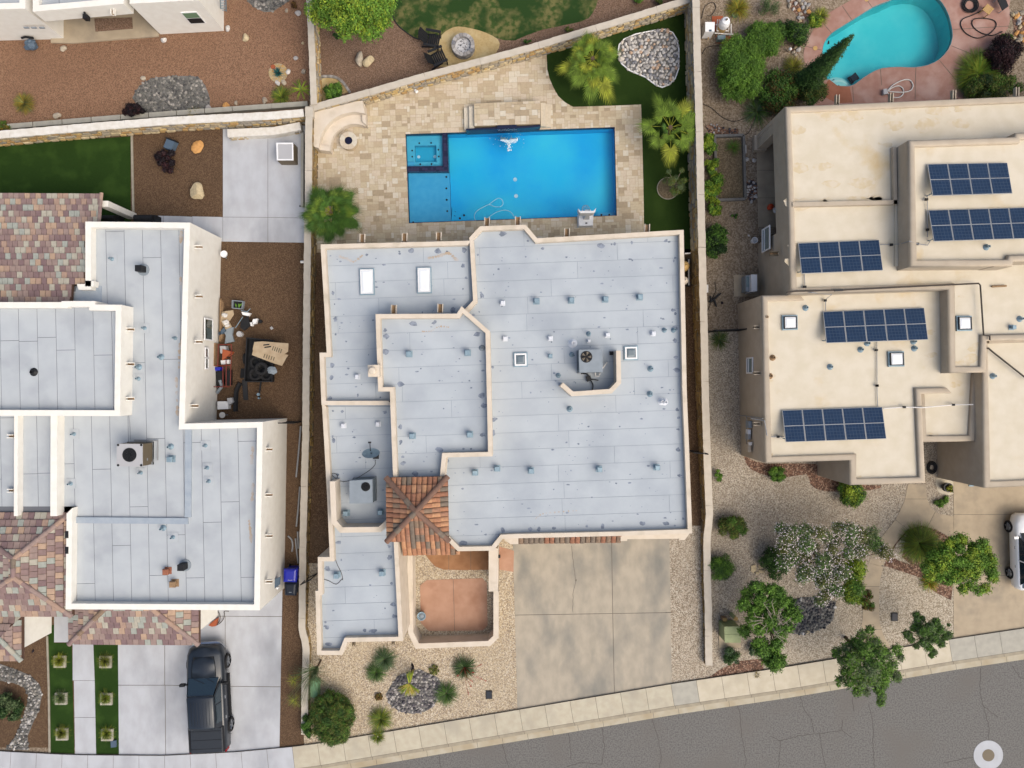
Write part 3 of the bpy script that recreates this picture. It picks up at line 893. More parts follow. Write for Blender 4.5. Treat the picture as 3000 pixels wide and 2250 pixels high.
cuts = [t(3, 2, 1100, 800, 1700, 800, 1700, 1000, 1100, 1000), t(3, 2, 1100, 1000, 1500, 1000, 1493, 1100, 1430, 1225, 1265, 1245, 1170, 1168, 1100, 1100),
  t(3, 2, 1493, 1100, 1700, 1100, 1700, 1400, 1430, 1225), t(3, 2, 1170, 1168, 1268, 1245, 1200, 1500, 1040, 1545, 940, 1515, 900, 1400),
  t(3, 2, 940, 1515, 1060, 1545, 1120, 1660, 900, 1660) + t(3, 3, 900, 170, 1100, 190)[::-1][:0]]
cuts[4] = t(3, 2, 900, 1500, 1100, 1555) + t(3, 3, 1100, 190, 850, 185)
cuts.append(t(3, 3, 850, 185, 1100, 190, 1100, 535, 850, 535)); cuts.append(t(3, 3, 850, 535, 1100, 535, 1200, 760, 850, 760))
slabs(we, 'path_slab', ccw(WW(wke)), [ccw(WW(c)) for c in cuts], Z4, Z4 + .008, 'concrete_tan')
sheet('mulch_bed', t(3, 2, 1265, 1250, 1380, 1216, 1500, 1248, 1640, 1330, 1640, 1660) + t(3, 3, 1620, 300, 1480, 230, 1380, 120, 1200, 60, 1075, 20) + t(3, 2, 1110, 1450, 1180, 1345), Z4, 'mulch')
sheet('gravel_patch', t(3, 2, 1265, 1270, 1220, 1470, 1290, 1530, 1200, 1500, 1130, 1460, 1180, 1360), Z4 + .004, 'light_gravel')
sheet('mulch_bed', smooth(t(3, 2, -60, 640, 0, 680, 130, 715, 530, 715, 560, 810, 800, 880, 1060, 890, 960, 930, 600, 940, 480, 880, 450, 800, 250, 830, 60, 790, -30, 730), True, 2), Z3, 'mulch')
sheet('mulch_bed', t(2, 3, 1575, 935, 1700, 850, 1850, 790, 2030, 770, 2040, 870, 1750, 910), Z3, 'mulch')
sheet('concrete_pad', smooth(t(3, 2, 1502, 830, 1640, 860, 1638, 960, 1560, 962, 1510, 930), True, 2), Z4, 'concrete_cream')
sheet('earth_bed', t(2, 0, 1640, 1140, 1860, 1130, 1880, 1610, 1650, 1620), Z2, 'earth')
# ------------------------------------------------------------------ the rectangular pool
WZ = -0.07
def pool_box(poly, zf, walls, floor, name):
 poly = ccw(poly)
 b = MB()
 n = len(poly)
 b.add([(p[0], p[1], zf) for p in poly] + [(p[0], p[1], 0.012) for p in poly], [((i + 1) % n, i, n + i, n + (i + 1) % n) for i in range(n)])
 w = b.build('pool_wall', walls, name)
 b = MB(); b.poly(poly, zf)
 b.build('pool_floor', floor, name)
pm = thing('swimming_pool', (*W((1500, 510)), -1.5), 'big rectangular bright blue swimming pool with a sunken square spa in its corner', 'pool', kind='structure')
pool_box(wp1, -0.85, 'pool_wall', 'pool_floor', pm)
A = lambda *v: WW(t(1, 0, *v))
b = MB()
inner = offset(ccw(wp1), 0.03)
b.path(offset(ccw(wp1), 0.014), 0.026, -0.22, 0.010, closed=True)
b.build('waterline_tile', 'tile_navy2', pm)
b = MB(); b.prism(WW([(1194, 501)] + t(1, 0, 1562, 1388) + t(1, 1, 1576, 276) + [(1199, 653)]), -0.84, -0.32); b.build('sun_shelf', 'pool_shelf', pm)
spa_out = WW(t(1, 0, 1212, 1090, 1508, 1084, 1512, 1343, 1220, 1348))
spa_in = WW(t(1, 0, 1280, 1165, 1456, 1162, 1458, 1298, 1283, 1300))
b = MB()
b.prism(spa_out, -0.84, -0.62)
for i in range(4):
 j = (i + 1) % 4
 so, si = ccw(spa_out), ccw(spa_in)
b.build('spa_floor', 'pool_spa_deep', pm)
so, si = ccw(spa_out), ccw(spa_in)
b = MB()
def near(p, l):
 return min(l, key=lambda q: math.dist(p, q))
for i in range(4):
 j = (i + 1) % 4
 b.prism([so[i], so[j], near(so[j], si), near(so[i], si)], -0.61, -0.30)
b.build('spa_bench', 'pool_spa', pm)
b = MB(); b.prism(WW(t(1, 0, 1218, 1302, 1276, 1302, 1276, 1346, 1220, 1346)), -0.30, -0.20); b.build('spa_step', 'pool_shelf', pm)
items = []
def tile_wall(a, c, d, e):
 poly = ccw(WW([a, c, d, e]))
 b = MB(); b.prism(poly, -0.83, -0.015); b.build('spa_wall', 'tile_navy2', pm)
 L = max(math.dist(poly[0], poly[1]), math.dist(poly[1], poly[2]))
 for cell in strips(poly, ang, 0.145, length=None):
  xs_ = [p for p in cell]
  a0, b0, c0, d0 = cell
  Lc = math.dist(a0, b0); n = int(Lc / 0.145)
  for k in range(n):
   f, g = k / n, (k + 1) / n
   q = [(a0[0] + f * (b0[0] - a0[0]), a0[1] + f * (b0[1] - a0[1])), (a0[0] + g * (b0[0] - a0[0]), a0[1] + g * (b0[1] - a0[1])),
                 (d0[0] + g * (c0[0] - d0[0]), d0[1] + g * (c0[1] - d0[1])), (d0[0] + f * (c0[0] - d0[0]), d0[1] + f * (c0[1] - d0[1]))]
   q = offset(ccw(q), 0.006)
   w = clip(poly, q)
   if w and abs(area(w)) > 0.003:
    items.append(piece_prism(w, -0.015, 0.0, R.choice(['tile_navy', 'tile_navy', 'tile_navy2'])))
tile_wall(*t(1, 0, 1508, 1082, 1551, 1081, 1561, 1390, 1514, 1390))
tile_wall(*t(1, 0, 1221, 1347, 1513, 1343, 1513, 1389, 1223, 1390))
pieces(pm, 'wall_tile', items, 300)
b = MB(); b.prism(WW(t(2, 1, 715, 186, 842, 184, 846, 226, 680, 231, 690, 205)), -0.84, -0.45); b.build('corner_seat', 'pool_shelf', pm)
for k, rr in enumerate((0.95, 0.68, 0.42)):
 c = W(p1(1, 1, 1577, 272))
 pts = [c] + [(c[0] + rr * math.cos(a_), c[1] + rr * math.sin(a_)) for a_ in [i * math.radians(88) / 10 + math.radians(0) for i in range(11)]]
 b = MB(); b.prism(pts, -0.84, -0.72 + 0.17 * k); b.build('pool_step', 'pool_wall' if k == 9 else 'pool_floor', pm)
dots = (t(1, 0, 1317, 1145, 1413, 1143, 1259, 1205, 1473, 1199, 1260, 1255, 1476, 1254, 1254, 1316, 1325, 1317, 1417, 1315), -0.295)
for q in dots[0]:
 c = W(q); b = MB(); b.cyl(c, 0.05, -0.31, -0.285, 10); b.build('jet', 'black', pm)
for q in t(1, 0, 1538, 1420, 1538, 1513, 1541, 1606) + t(1, 1, 1541, 86, 1545, 178, 1551, 268, 1267, 270):
 c = W(q); b = MB(); b.cyl(c, 0.055, -0.33, -0.305, 10); b.build('jet', 'black', pm)
for q, z in zip(t(1, 1, 1606, 176, 1678, 198, 1602, 214, 1646, 229, 1609, 265, 1667, 270), (-.66, -.66, -0.5, -0.52, -0.32, -0.36)):
 c = W(q); b = MB(); b.cyl(c, 0.055, -0.83, z, 10); b.build('jet', 'black', pm)
for q in t(2, 1, 733, 204, 797, 203):
 c = W(q); b = MB(); b.cyl(c, 0.055, -0.46, -0.435, 10); b.build('jet', 'black', pm)
for q in t(1, 0, 2100, 1418, 2108, 1555):
 c = W(q); b = MB(); b.cyl(c, 0.11, -0.85, -0.83, 16); b.build('drain', 'foam', pm)
for q in t(1, 0, 1306, 1242, 1440, 1240):
 c = W(q); b = MB(); b.cyl(c, 0.085, -0.62, -0.6, 16); b.build('drain', 'foam', pm)
b = MB(); b.poly(offset(ccw(wp1), 0.028), WZ)
structure('pool_water', b, 'water')
def P0(c, r, *v): return WW(t(c, r, *v))
hw = thing('raised_platform', (*W((1480, 340)), 0), 'low raised travertine platform with steps at both ends and a waterfall lip over the pool', 'platform')
plat = ccw(WW(t(1, 0, 1770, 868, 2000, 858) + t(2, 0, 228, 845, 226, 1030) + t(1, 0, 1773, 1046)))
b = MB(); b.prism(plat, 0, 0.48)
b.build('platform_wall', 'tv2', hw)
items = []
rg = [[rot2(p, -ang) for p in plat]][0]
px0, py0 = min(p[0] for p in rg), min(p[1] for p in rg)
for i, j, w, h in pack(28, 11, SIZES, rng):
 x, y = px0 + i * U, py0 + j * U
 cell = [(x + .006, y + .006), (x + w * U - .006, y + .006), (x + w * U - .006, y + h * U - .006), (x + .006, y + h * U - .006)]
 q = clip(rg, cell)
 if q and abs(area(q)) > 0.004:
  items.append(piece_prism([rot2(p, ang) for p in q], 0.48, 0.50, rng.choice(TVW)))
pieces(hw, 'travertine_paver', items)
for k, (xa, xb) in enumerate(((1728, 1768), (1686, 1727))):
 z = 0.32 - 0.16 * k
 b = MB(); b.prism(WW(t(1, 0, xa, 882 + 0 * k, xb, 880, xb + 3, 1056, xa + 3, 1062 + 4 * k)), 0, z); b.build('step', 'tv3', hw)
for k, (xa, xb) in enumerate(((230, 270), (272, 312))):
 z = 0.32 - 0.16 * k
 b = MB(); b.prism(WW(t(2, 0, xa, 850, xb, 852, xb + 2, 1040, xa + 1, 1038)), 0, z); b.build('step', 'tv1', hw)
b = MB(); b.path(WW(t(1, 0, 1705, 1075, 2212, 1052) + t(2, 0, 225, 1042)), 0.10, -0.2, 0.47); b.build('tile_face', 'tile_navy2', hw)
b = MB(); b.path(WW(t(1, 0, 1955, 1060, 2112, 1054)), 0.2, 0.50, 0.53); b.build('spillway', 'tile_navy2', hw)
b = MB()
w0, w1 = W(p1(1, 0, 1962, 1070)), W(p1(1, 0, 2108, 1064))
prof = [(0, 0.52), (-0.12, 0.48), (-0.24, 0.32), (-0.34, 0.1), (-0.40, -0.06)]
vs = []
for i in range(13):
 f = i / 12
 for dy, z in prof:
  vs.append((w0[0] + f * (w1[0] - w0[0]) + (f - .5) * (-dy) * 0.35 + R.uniform(-.01, .01), w0[1] + f * (w1[1] - w0[1]) + dy, z))
b.add(vs, [(i * 5 + q, i * 5 + q + 1, i * 5 + q + 6, i * 5 + q + 5) for i in range(12) for q in range(4)])
tag(b.build('waterfall', 'water'), 'clear sheet of water falling from the platform lip into the blue pool', 'waterfall')
b = MB()
base = W(p1(1, 0, 2050, 1128))
for i in range(420):
 u = R.uniform(-1, 1); x = base[0] + u * 0.46; y = base[1] + 0.03 + R.gauss(0, 0.04) - R.random() * 0.22 * (1 - abs(u))
 k = R.random()
 if k < 0.22:
  x = base[0] + R.gauss(0, 0.05); y = base[1] - R.uniform(0.05, 0.6)
 elif k < .4:
  x = base[0] + R.gauss(0, .42); y = base[1] + R.gauss(0, .17)
 s = R.uniform(0.01, 0.05) * (.5 if k >= .22 and k < .4 else 1)
 b.lathe((x, y, WZ - 0.01), [(s, 0), (s * 0.8, s * 0.4), (0.001, s * 0.6)], 6)
tag(b.build('foam', 'foam', smooth=True), 'white foam where the waterfall lands in the pool', 'foam', kind='stuff')
# ---- kidney pool
pk = thing('swimming_pool', (*W((2560, 110)), -1.5), 'kidney-shaped turquoise swimming pool behind the tan adobe house', 'pool', kind='structure')
wp2c = ccw(wp2)
pool_box(wp2c, -1.3, 'pool2_floor', 'pool2_floor', pk)
sc_ = W(p1(3, 0, 740, 720))
for k, rr in enumerate((0.95, 0.72, 0.5)):
 q = clip(wp2c, circle(sc_[0], sc_[1], rr, 28))
 if q:
  b = MB(); b.prism(q, -1.29, -0.75 + 0.24 * k); b.build('pool_step', 'pool2_step2' if k % 2 == 0 else 'pool2_step', pk)
for x, y, z in ((720, 604, -.74), (686, 641, -.5), (758, 652, -.5), (808, 668, -.5), (728, 682, -.26)):
 c = W(p1(3, 0, x, y)); b = MB(); b.box((c[0], c[1], z), (0.12, 0.12, 0.02), 0.8); b.build('step_tile', 'glass_blue', pk)
b = MB(); b.poly(offset(wp2c, 0.02), WZ); structure('pool_water', b, 'water')
b = MB(); b.path(offset(wp2c, 0.012), 0.02, -0.2, 0.013, closed=True); b.build('waterline_tile', 'glass_blue', pk)
# ------------------------------------------------------------------ garden walls with stone faces
def stone_items(a, b, za, zb, side_off, prefix, nmats, lw=0.34, lh=0.2, rough=0.03):
 """irregular stones on the vertical face from a to b (world), heights za..zb; side_off = face distance to the left"""
 out = []
 L = math.dist(a, b)
 ex, ey = (b[0] - a[0]) / L, (b[1] - a[1]) / L
 nx_, ny_ = -ey, ex
 sgn = 1 if side_off > 0 else -1
 hmax = max(za, zb)
 rows = max(1, int(hmax / lh))
 for r in range(rows):
  s = R.uniform(-0.2, 0)
  while s < L:
   w = lw * R.uniform(0.6, 1.5)
   top = za + (zb - za) * max(0, min(1, s / L))
   z0, z1 = top * r / rows + 0.01, top * (r + 1) / rows - 0.008
   s0, s1 = max(0, s + 0.012), min(L, s + w - 0.012)
   if s1 - s0 > 0.08:
    dz = R.uniform(-0.03, 0.03)
    pts = [(s0 + R.uniform(0, .05), z0 + R.uniform(0, .03)), (s1 - R.uniform(0, .07), z0 + R.uniform(0, .04)), (s1, z0 + (z1 - z0) * R.uniform(.35, .7)), (s1 - R.uniform(0.01, .08), z1 - R.uniform(0, .03)),
                       (s0 + R.uniform(0.01, .07), z1 - R.uniform(0, .04)), (s0, z0 + (z1 - z0) * R.uniform(.3, .7))]
    d0 = abs(side_off); d1 = d0 + R.uniform(0.02, 0.02 + rough + 0.02)
    cx = sum(p[0] for p in pts) / 6; cz = sum(p[1] for p in pts) / 6
    vs = []
    for (u, z), (k, d) in [((u, z), (1, d0)) for u, z in pts] + [((u, z), (0.82, d1)) for u, z in pts]:
     uu = cx + (u - cx) * k; zz = cz + (z - cz) * k
     o_ = sgn * d
     vs.append((a[0] + ex * uu + nx_ * o_, a[1] + ey * uu + ny_ * o_, zz))
    fs = [(i, (i + 1) % 6, 6 + (i + 1) % 6, 6 + i) for i in range(6)] + [tuple(range(6, 12))]
    if sgn > 0:
     fs = [tuple(reversed(f)) for f in fs]
    out.append(((s1 - s0) * (z1 - z0), vs, fs, '%s%d' % (prefix, R.randrange(nmats))))
   s += w
 return out
def garden_wall(label, pts, zs, width, faces=(1,), cat='wall', prefix='ws', nm=6, capw=None, capm='wall_cap', core='mortar', group=None, cap_len=3.0, lw=0.34, lh=0.2, ragged=True, limit=300):
 """pts: survey points at the top of the wall, zs: heights there; faces: +1 stones on the left, -1 on the right"""
 w = [W(p, z) for p, z in zip(pts, zs)]
 root = thing('garden_wall', (*w[len(w) // 2], 0), label, cat, group)
 dn, dz = [], []
 for i in range(len(w) - 1):
  n = max(1, int(math.dist(w[i], w[i + 1]) / 0.5))
  for k in range(n):
   f = k / n
   dn.append((w[i][0] + f * (w[i + 1][0] - w[i][0]), w[i][1] + f * (w[i + 1][1] - w[i][1]))); dz.append(zs[i] + f * (zs[i + 1] - zs[i]))
 dn.append(w[-1]); dz.append(zs[-1])
 cw = capw or width + 0.08
 b = MB(); b.path(dn, width, -0.02, 0, zs=[z - 0.081 for z in dz]); b.build('wall_core', core, root)
 seg = max(1, round(cap_len / 0.5))
 i = 0
 while i < len(dn) - 1:
  j = min(len(dn) - 1, i + seg)
  if len(dn) - 1 - j < 2: j = len(dn) - 1
  a = dn[i:j + 1]; z = dz[i:j + 1]
  if len(a) > 1:
   a = list(a)
   d = math.dist(a[0], a[1]); a[0] = (a[0][0] + (a[1][0] - a[0][0]) * 0.012 / d, a[0][1] + (a[1][1] - a[0][1]) * 0.012 / d)
   L = []
   b = MB()
   m_ = []
   for k in range(len(a) - 1):
    for q in range(3):
     f = q / 3
     m_.append((a[k][0] + f * (a[k + 1][0] - a[k][0]), a[k][1] + f * (a[k + 1][1] - a[k][1]), z[k] + f * (z[k + 1] - z[k])))
   m_.append((*a[-1], z[-1]))
   wob = 0.012 if ragged else 0.0
   pa = [(p[0] + R.uniform(-wob, wob), p[1] + R.uniform(-wob, wob)) for p in m_]
   pa[0] = m_[0][:2]; pa[-1] = m_[-1][:2]
   b.path(pa, cw, [p[2] - 0.08 for p in m_], 0, zs=[p[2] for p in m_])
   b.build('cap', capm, root)
  i = j
 items = []
 for sd in faces:
  for i in range(len(w) - 1):
   items += stone_items(w[i], w[i + 1], zs[i] - 0.09, zs[i + 1] - 0.09, sd * width / 2, prefix, nm, lw, lh)
 pieces(root, 'stone', items, limit)
 return root
garden_wall('long diagonal honey stone wall between the travertine terrace and the brown garden with the fire ring',
   t(1, 0, 440, 876, 920, 745, 1365, 615, 1815, 495, 2212, 388) + t(2, 0, 600, 250, 1000, 130, 1440, -8), [1.1, 1.05, 1.05, 1.05, 1.05, 1.1, 1.1, 1.15], 0.26, faces=(-1,), lw=0.36, lh=0.2)
garden_wall('tall north half of the straight east stone wall, behind the fan palms',
   t(2, 0, 1470, -900, 1490, -30, 1503, 500, 1515, 900, 1527, 1400, 1531, 1660) + t(2, 1, 1540, 480), [1.75] * 6 + [1.65], 0.30, faces=(-1,), prefix='ws', nm=6, lw=0.45, lh=0.22)
garden_wall('low south half of the straight east stone wall, stepping down to the pavement',
   t(2, 1, 1540, 482, 1545, 700, 1553, 1000, 1566, 1650) + t(2, 2, 1580, 600, 1590, 900, 1600, 1130, 1580, 1330, 1583, 1660) + t(2, 3, 1590, 350, 1596, 830),
   [1.65, 1.6, 1.5, 1.3, 1.1, 1.0, 0.9, .6, .55, .45, .4], 0.30, faces=(-1,), prefix='wd', nm=5, lw=0.5, lh=0.22)
garden_wall('stone wall with pale cap along the west side of the middle lot, beside the brown side yard',
   t(1, 0, 430, 860, 425, 1200, 425, 1650) + t(1, 1, 418, 200, 414, 700, 408, 1200, 405, 1650) + t(1, 2, 402, 500, 390, 900, 380, 1300, 375, 1660) + t(1, 3, 373, 350, 372, 540, 392, 610, 405, 690, 402, 800, 395, 1000, 392, 1390),
   [1.2, 1.2, 1.2, 1.15, 1.1, 1.0, .95, .9, .8, .7, .6, .55, .5, .5, .5, .45, .45, .4], 0.28, faces=(1,), prefix='wd', nm=5, lw=0.45, lh=0.2)
garden_wall('short straight stone wall between the red gravel yard and the brown yard below the bright green tree',
   t(1, 0, 425, -700, 430, 0, 448, 300, 458, 560, 468, 845), [1.2, 1.2, 1.2, 1.2, 1.2], 0.25, faces=(1,), lw=0.36, lh=0.2)
garden_wall('white capped stone wall between the red gravel yard and the lot with the green artificial grass',
   t(0, 0, -900, 1180, 0, 1090, 700, 1030, 1400, 975, 2212, 935) + t(1, 0, 385, 912), [1.15] * 5 + [1.1], 0.28, faces=(-1,), capw=0.4, capm='white_cap', lw=0.4, lh=0.22)
def curb_row(label, pts, zs, width, name='garden_curb', m='wall_cap', L=1.6):
 w = WW(pts)
 root = thing(name, (*w[0], 0), label, 'curb')
 for i in range(len(w) - 1):
  d = math.dist(w[i], w[i + 1]); n = max(1, round(d / L))
  for k in range(n):
   f, g = k / n + 0.004, (k + 1) / n - 0.004
   a = (w[i][0] + f * (w[i + 1][0] - w[i][0]), w[i][1] + f * (w[i + 1][1] - w[i][1])); c = (w[i][0] + g * (w[i + 1][0] - w[i][0]), w[i][1] + g * (w[i + 1][1] - w[i][1]))
   b = MB(); b.path([a, c], width, 0, zs); b.build('curb_block', m, root)
 return root
curb_row('row of grey concrete curb blocks along the south edge of the red gravel yard', t(0, 0, 60, 1042, 1000, 965, 1900, 898, 2212, 876) + t(1, 0, 430, 855), 0.3, 0.26, m='concrete_grey')
bw = thing('patio_wall', (*W((760, 390)), 0), 'low cream plastered bench wall wrapping the corner of the small white patio', 'wall')
b = MB(); b.path([W(p, .5) for p in t(0, 0, 1842, 1078, 2212, 1062) + t(1, 0, 360, 1020)], 0.42, 0, 0.5); b.build('bench', 'white_cap', bw)
items = []
wa = [W(p, .5) for p in t(0, 0, 1842, 1078) + t(1, 0, 360, 1020)]
items += stone_items(wa[0], wa[1], 0.4, 0.4, -0.215, 'ws', 6, 0.3, 0.16)
pieces(bw, 'stone', items)
b = MB(); b.path([W(p, .3) for p in t(1, 0, 375, 1075, 372, 1640) + t(1, 1, 372, 150)], 0.14, 0, 0.3); b.build('side_ledge', 'concrete_grey', bw)
b = MB(); c = W(p1(1, 0, 430, 905), 1.22)
b.box((c[0], c[1], 0.61), (0.42, 0.5, 1.22))
tag(b.build('wall_pillar', 'wall_cap'), 'pale square pillar where the white wall meets the terrace corner', 'pillar')
# ------------------------------------------------------------------ house kit
def poly_inset(poly, d):
 return offset(poly, d)
def block(root, pts, zt, zr, wallm, roofm, th=0.26, skip=(), ch=0.0, z0=0.0, cap=None, lift=None):
 lift = lift or {}
 """one flat-roofed volume. pts: survey outline at the parapet top, in any order of travel; skip: edges (by index) without parapet"""
 raw = [W(p, zt) for p in pts]
 flip = area(raw) < 0
 n = len(raw)
 if flip:
  poly = list(reversed(raw))
  skip = {(n - 2 - i) % n for i in skip}
  lift = {(n - 2 - i) % n: v for i, v in lift.items()}
 else:
  poly = raw
  skip = set(skip)
 b = MB()
 for i in range(n):
  p, q, zz = poly[i], poly[(i + 1) % n], lift.get(i, z0)
  b.add([(p[0], p[1], zz), (q[0], q[1], zz), (q[0], q[1], zr), (p[0], p[1], zr)], [(0, 1, 2, 3)])
 b.build('wall', wallm, root)
 b = MB(); b.poly(poly, zr)
 roof = b.build('roof', roofm, root)
 prof = [(0, zr), (0, zt - ch)] + ([(ch, zt), (th - ch, zt)] if ch else [(0, zt), (th, zt)]) + [(th, zt - ch)] * (1 if ch else 0) + [(th, zr)]
 if ch:
  prof = [(0, zr), (0, zt - ch), (ch * 0.3, zt - ch * 0.3), (ch, zt), (th - ch, zt), (th - ch * 0.3, zt - ch * 0.3), (th, zt - ch), (th, zr)]
 else:
  prof = [(0, zr), (0, zt), (th, zt), (th, zr)]
 rings = [offset(poly, d) for d, z in prof]
 b = MB()
 k = len(prof)
 vs = []
 for i in range(n):
  for q in range(k):
   vs.append((rings[q][i][0], rings[q][i][1], prof[q][1]))
 fs = []
 for i in range(n):
  if i in skip: continue
  j = (i + 1) % n
  for q in range(k - 1):
   fs.append((i * k + q, j * k + q, j * k + q + 1, i * k + q + 1))
  if (i - 1) % n in skip:
   fs.append(tuple(i * k + q for q in range(k)))
  if j in skip:
   fs.append(tuple(j * k + q for q in reversed(range(k))))
 b.add(vs, fs)
 par = b.build('parapet', cap or wallm, root, smooth=bool(ch))
 return poly, offset(poly, th), roof
def screen(root, pts, zt, z0, w, m, name='screen_wall'):
 b = MB(); b.path([W(p, zt) for p in pts], w, z0, zt)
 return b.build(name, m, root)
def scupper(root, c, out, zr, m, ln=0.42, w=0.22, inner='old_wood'):
 """a drain spout through the wall: trough with open top; out = unit direction"""
 ox, oy = out
 px_, py_ = -oy, ox
 b = MB()
 def q(u, v): return (c[0] + ox * u + px_ * v, c[1] + oy * u + py_ * v)
 b.prism(ccw([q(0, -w / 2), q(ln, -w / 2), q(ln, w / 2), q(0, w / 2)]), zr - 0.22, zr - 0.18, bottom=True)
 for s_ in (-1, 1):
  b.prism(ccw([q(0, s_ * w / 2), q(ln, s_ * w / 2), q(ln, s_ * (w / 2 - 0.04)), q(0, s_ * (w / 2 - 0.04))]), zr - 0.18, zr - 0.02, bottom=True)
 o = b.build('scupper', m, root)
 b = MB(); b.prism(ccw([q(0.01, -w / 2 + .045), q(ln - .01, -w / 2 + .045), q(ln - .01, w / 2 - .045), q(.01, w / 2 - .045)]), zr - 0.179, zr - 0.165)
 b.build('trough', inner, o)
 return o
def wall_window(root, xw, y0, y1, z0, z1, side, fm, gm, bars=(), name='window'):
 """window in a wall x = xw; side = +1 faces east, -1 faces west"""
 b = MB()
 f = 0.07
 d = 0.05 * side
 for (a, c, e, g) in ((y0, y1, z0 - f, z0), (y0, y1, z1, z1 + f), (y0 - f, y0, z0 - f, z1 + f), (y1, y1 + f, z0 - f, z1 + f)):
  b.box((xw + d / 2, (a + c) / 2, (e + g) / 2), (abs(d), abs(c - a), g - e))
 for (a, c, e, g) in bars:
  b.box((xw + d / 2, (a + c) / 2, (e + g) / 2), (abs(d) * 0.9, abs(c - a), g - e))
 o = b.build(name, fm, root)
 b = MB(); b.box((xw + d * 0.15, (y0 + y1) / 2, (z0 + z1) / 2), (abs(d) * 0.3, y1 - y0, z1 - z0))
 b.build('pane', gm, o)
 return o
# ---- roof furniture
def vent_cap(root, x, y, z, m, s=0.24, h=0.3, name='vent'):
 b = MB()
 b.box((x, y, z + 0.012), (s * 1.25, s * 1.25, 0.02))
 b.cyl((x, y), s * 0.36, z + 0.02, z + h * 0.7, 10)
 a = s / 2
 lo = [(x - a, y - a), (x + a, y - a), (x + a, y + a), (x - a, y + a)]
 hi = [(x - a * .8, y - a * .8), (x + a * .8, y - a * .8), (x + a * .8, y + a * .8), (x - a * .8, y + a * .8)]
 b.frustum(lo, z + h * 0.62, lo, z + h * 0.9)
 b.frustum(lo, z + h * 0.9, hi, z + h)
 return b.build(name, m, root)
def vent_pipe(root, x, y, z, m='galv', r=0.05, h=0.4, flash=0.0, fm=None):
 b = MB()
 b.lathe((x, y, z), [(r * 2.6, 0.004), (r * 2.2, 0.03), (r * 1.1, 0.1), (r, 0.12), (r, h), (r * 0.75, h), (r * 0.75, h - 0.1), (0.001, h - 0.1)], 12)
 o = b.build('vent_pipe', m, root)
 if flash:
  b = MB(); b.box((x, y, z + 0.018), (flash, flash, 0.012)); b.build('flashing', fm or 'roof_west', o)
 return o
def skylight(root, poly, z, fm, gm, h=0.14, fw=0.07, name='skylight'):
 poly = ccw(poly)
 b = MB(); b.prism(offset(poly, -0.06), z, z + h * 0.5)
 o = b.build(name, 'galv', root)
 b = MB()
 inn = offset(poly, fw)
 n = len(poly)
 vs = [(p[0], p[1], z + h * 0.5) for p in poly] + [(p[0], p[1], z + h) for p in poly] + [(p[0], p[1], z + h) for p in inn] + [(p[0], p[1], z + h - 0.03) for p in inn]
 fs = []
 for i in range(n):
  j = (i + 1) % n
  fs += [(i, j, n + j, n + i), (n + i, n + j, 2 * n + j, 2 * n + i), (2 * n + i, 2 * n + j, 3 * n + j, 3 * n + i)]
 b.add(vs, fs)
 b.build('frame', fm, o)
 b = MB()
 c = (sum(p[0] for p in inn) / n, sum(p[1] for p in inn) / n)
 mid = offset(inn, 0.1)
 b.frustum(offset(inn, -0.004), z + h * 0.75 , mid, z + h * 0.75 + 0.035)
 b.build('pane', gm, o)
 return o
# ------------------------------------------------------------------ tiled roofs
def plane3(a, b_, c):
 """survey points with heights -> z(x, y)"""
 P = [Vector((*W(q[:2], q[2]), q[2])) for q in (a, b_, c)]
 n = (P[1] - P[0]).cross(P[2] - P[0])
 return lambda x, y: P[0].z - (n.x * (x - P[0].x) + n.y * (y - P[0].y)) / n.z
def flat_tiles(root, pts, up, zf, mats, w=0.30, h=0.33, name='tile', out=None):
 """pts: survey outline with heights [(px, py, z)], up: world direction up the slope"""
 poly = ccw([W(q[:2], q[2]) for q in pts])
 a = math.atan2(up[1], up[0]) - math.pi / 2
 rp = [rot2(p, -a) for p in poly]
 x0, x1 = min(p[0] for p in rp), max(p[0] for p in rp)
 y0, y1 = min(p[1] for p in rp), max(p[1] for p in rp)
 items = []
 j = 0
 y = y0
 while y < y1:
  x = x0 - (w / 2 if j % 2 else 0) + R.uniform(-.02, .02)
  lift_j = 0
  while x < x1:
   cell = [(x + .011, y + .006), (x + w - .011, y + .006), (x + w - .011, y + h - .004), (x + .011, y + h - .004)]
   q = clip(rp, cell)
   if q and abs(area(q)) > 0.012:
    yy = y
    def zt(X, Y, yy=yy):
     r_ = rot2((X, Y), -a)
     return zf(X, Y) + 0.07 - 0.06 * (r_[1] - yy) / h
    qq = [rot2(p, a) for p in q]
    b = MB(); b.prism(qq, lambda X, Y: zf(X, Y) + 0.0, zt)
    items.append((abs(area(q)), b.v, b.f, R.choice(mats)))
   x += w
  y += h; j += 1
 if out is not None:
  out += items
 else:
  pieces(root, name, items)
 return poly
def ridge_caps(root, a, b_, m, r=0.11, L=0.34, name='ridge_tile', zoff=0.05):
 A = Vector((*W(a[:2], a[2]), a[2] + zoff)); B = Vector((*W(b_[:2], b_[2]), b_[2] + zoff))
 d = (B - A); n = max(1, int(d.length / L)); d.normalize()
 side = d.cross(Vector((0, 0, 1))).normalized(); up = side.cross(d)
 for i in range(n):
  s0 = d * (i * (B - A).length / n); s1 = d * ((i + 1) * (B - A).length / n + 0.03)
  b = MB(); vs = []
  for s_, rr in ((s0, r * 1.1), (s1, r * 0.92)):
   for q in range(6):
    an = math.pi * q / 5
    vs.append(tuple(A + s_ + side * (rr * math.cos(an)) + up * (rr * 0.8 * math.sin(an))))
  b.add(vs, [(q, q + 1, 7 + q, 6 + q) for q in range(5)] + [tuple(range(6))[::-1], tuple(range(6, 12))])
  b.build(name, R.choice(m) if isinstance(m, (list, tuple)) else m, root)
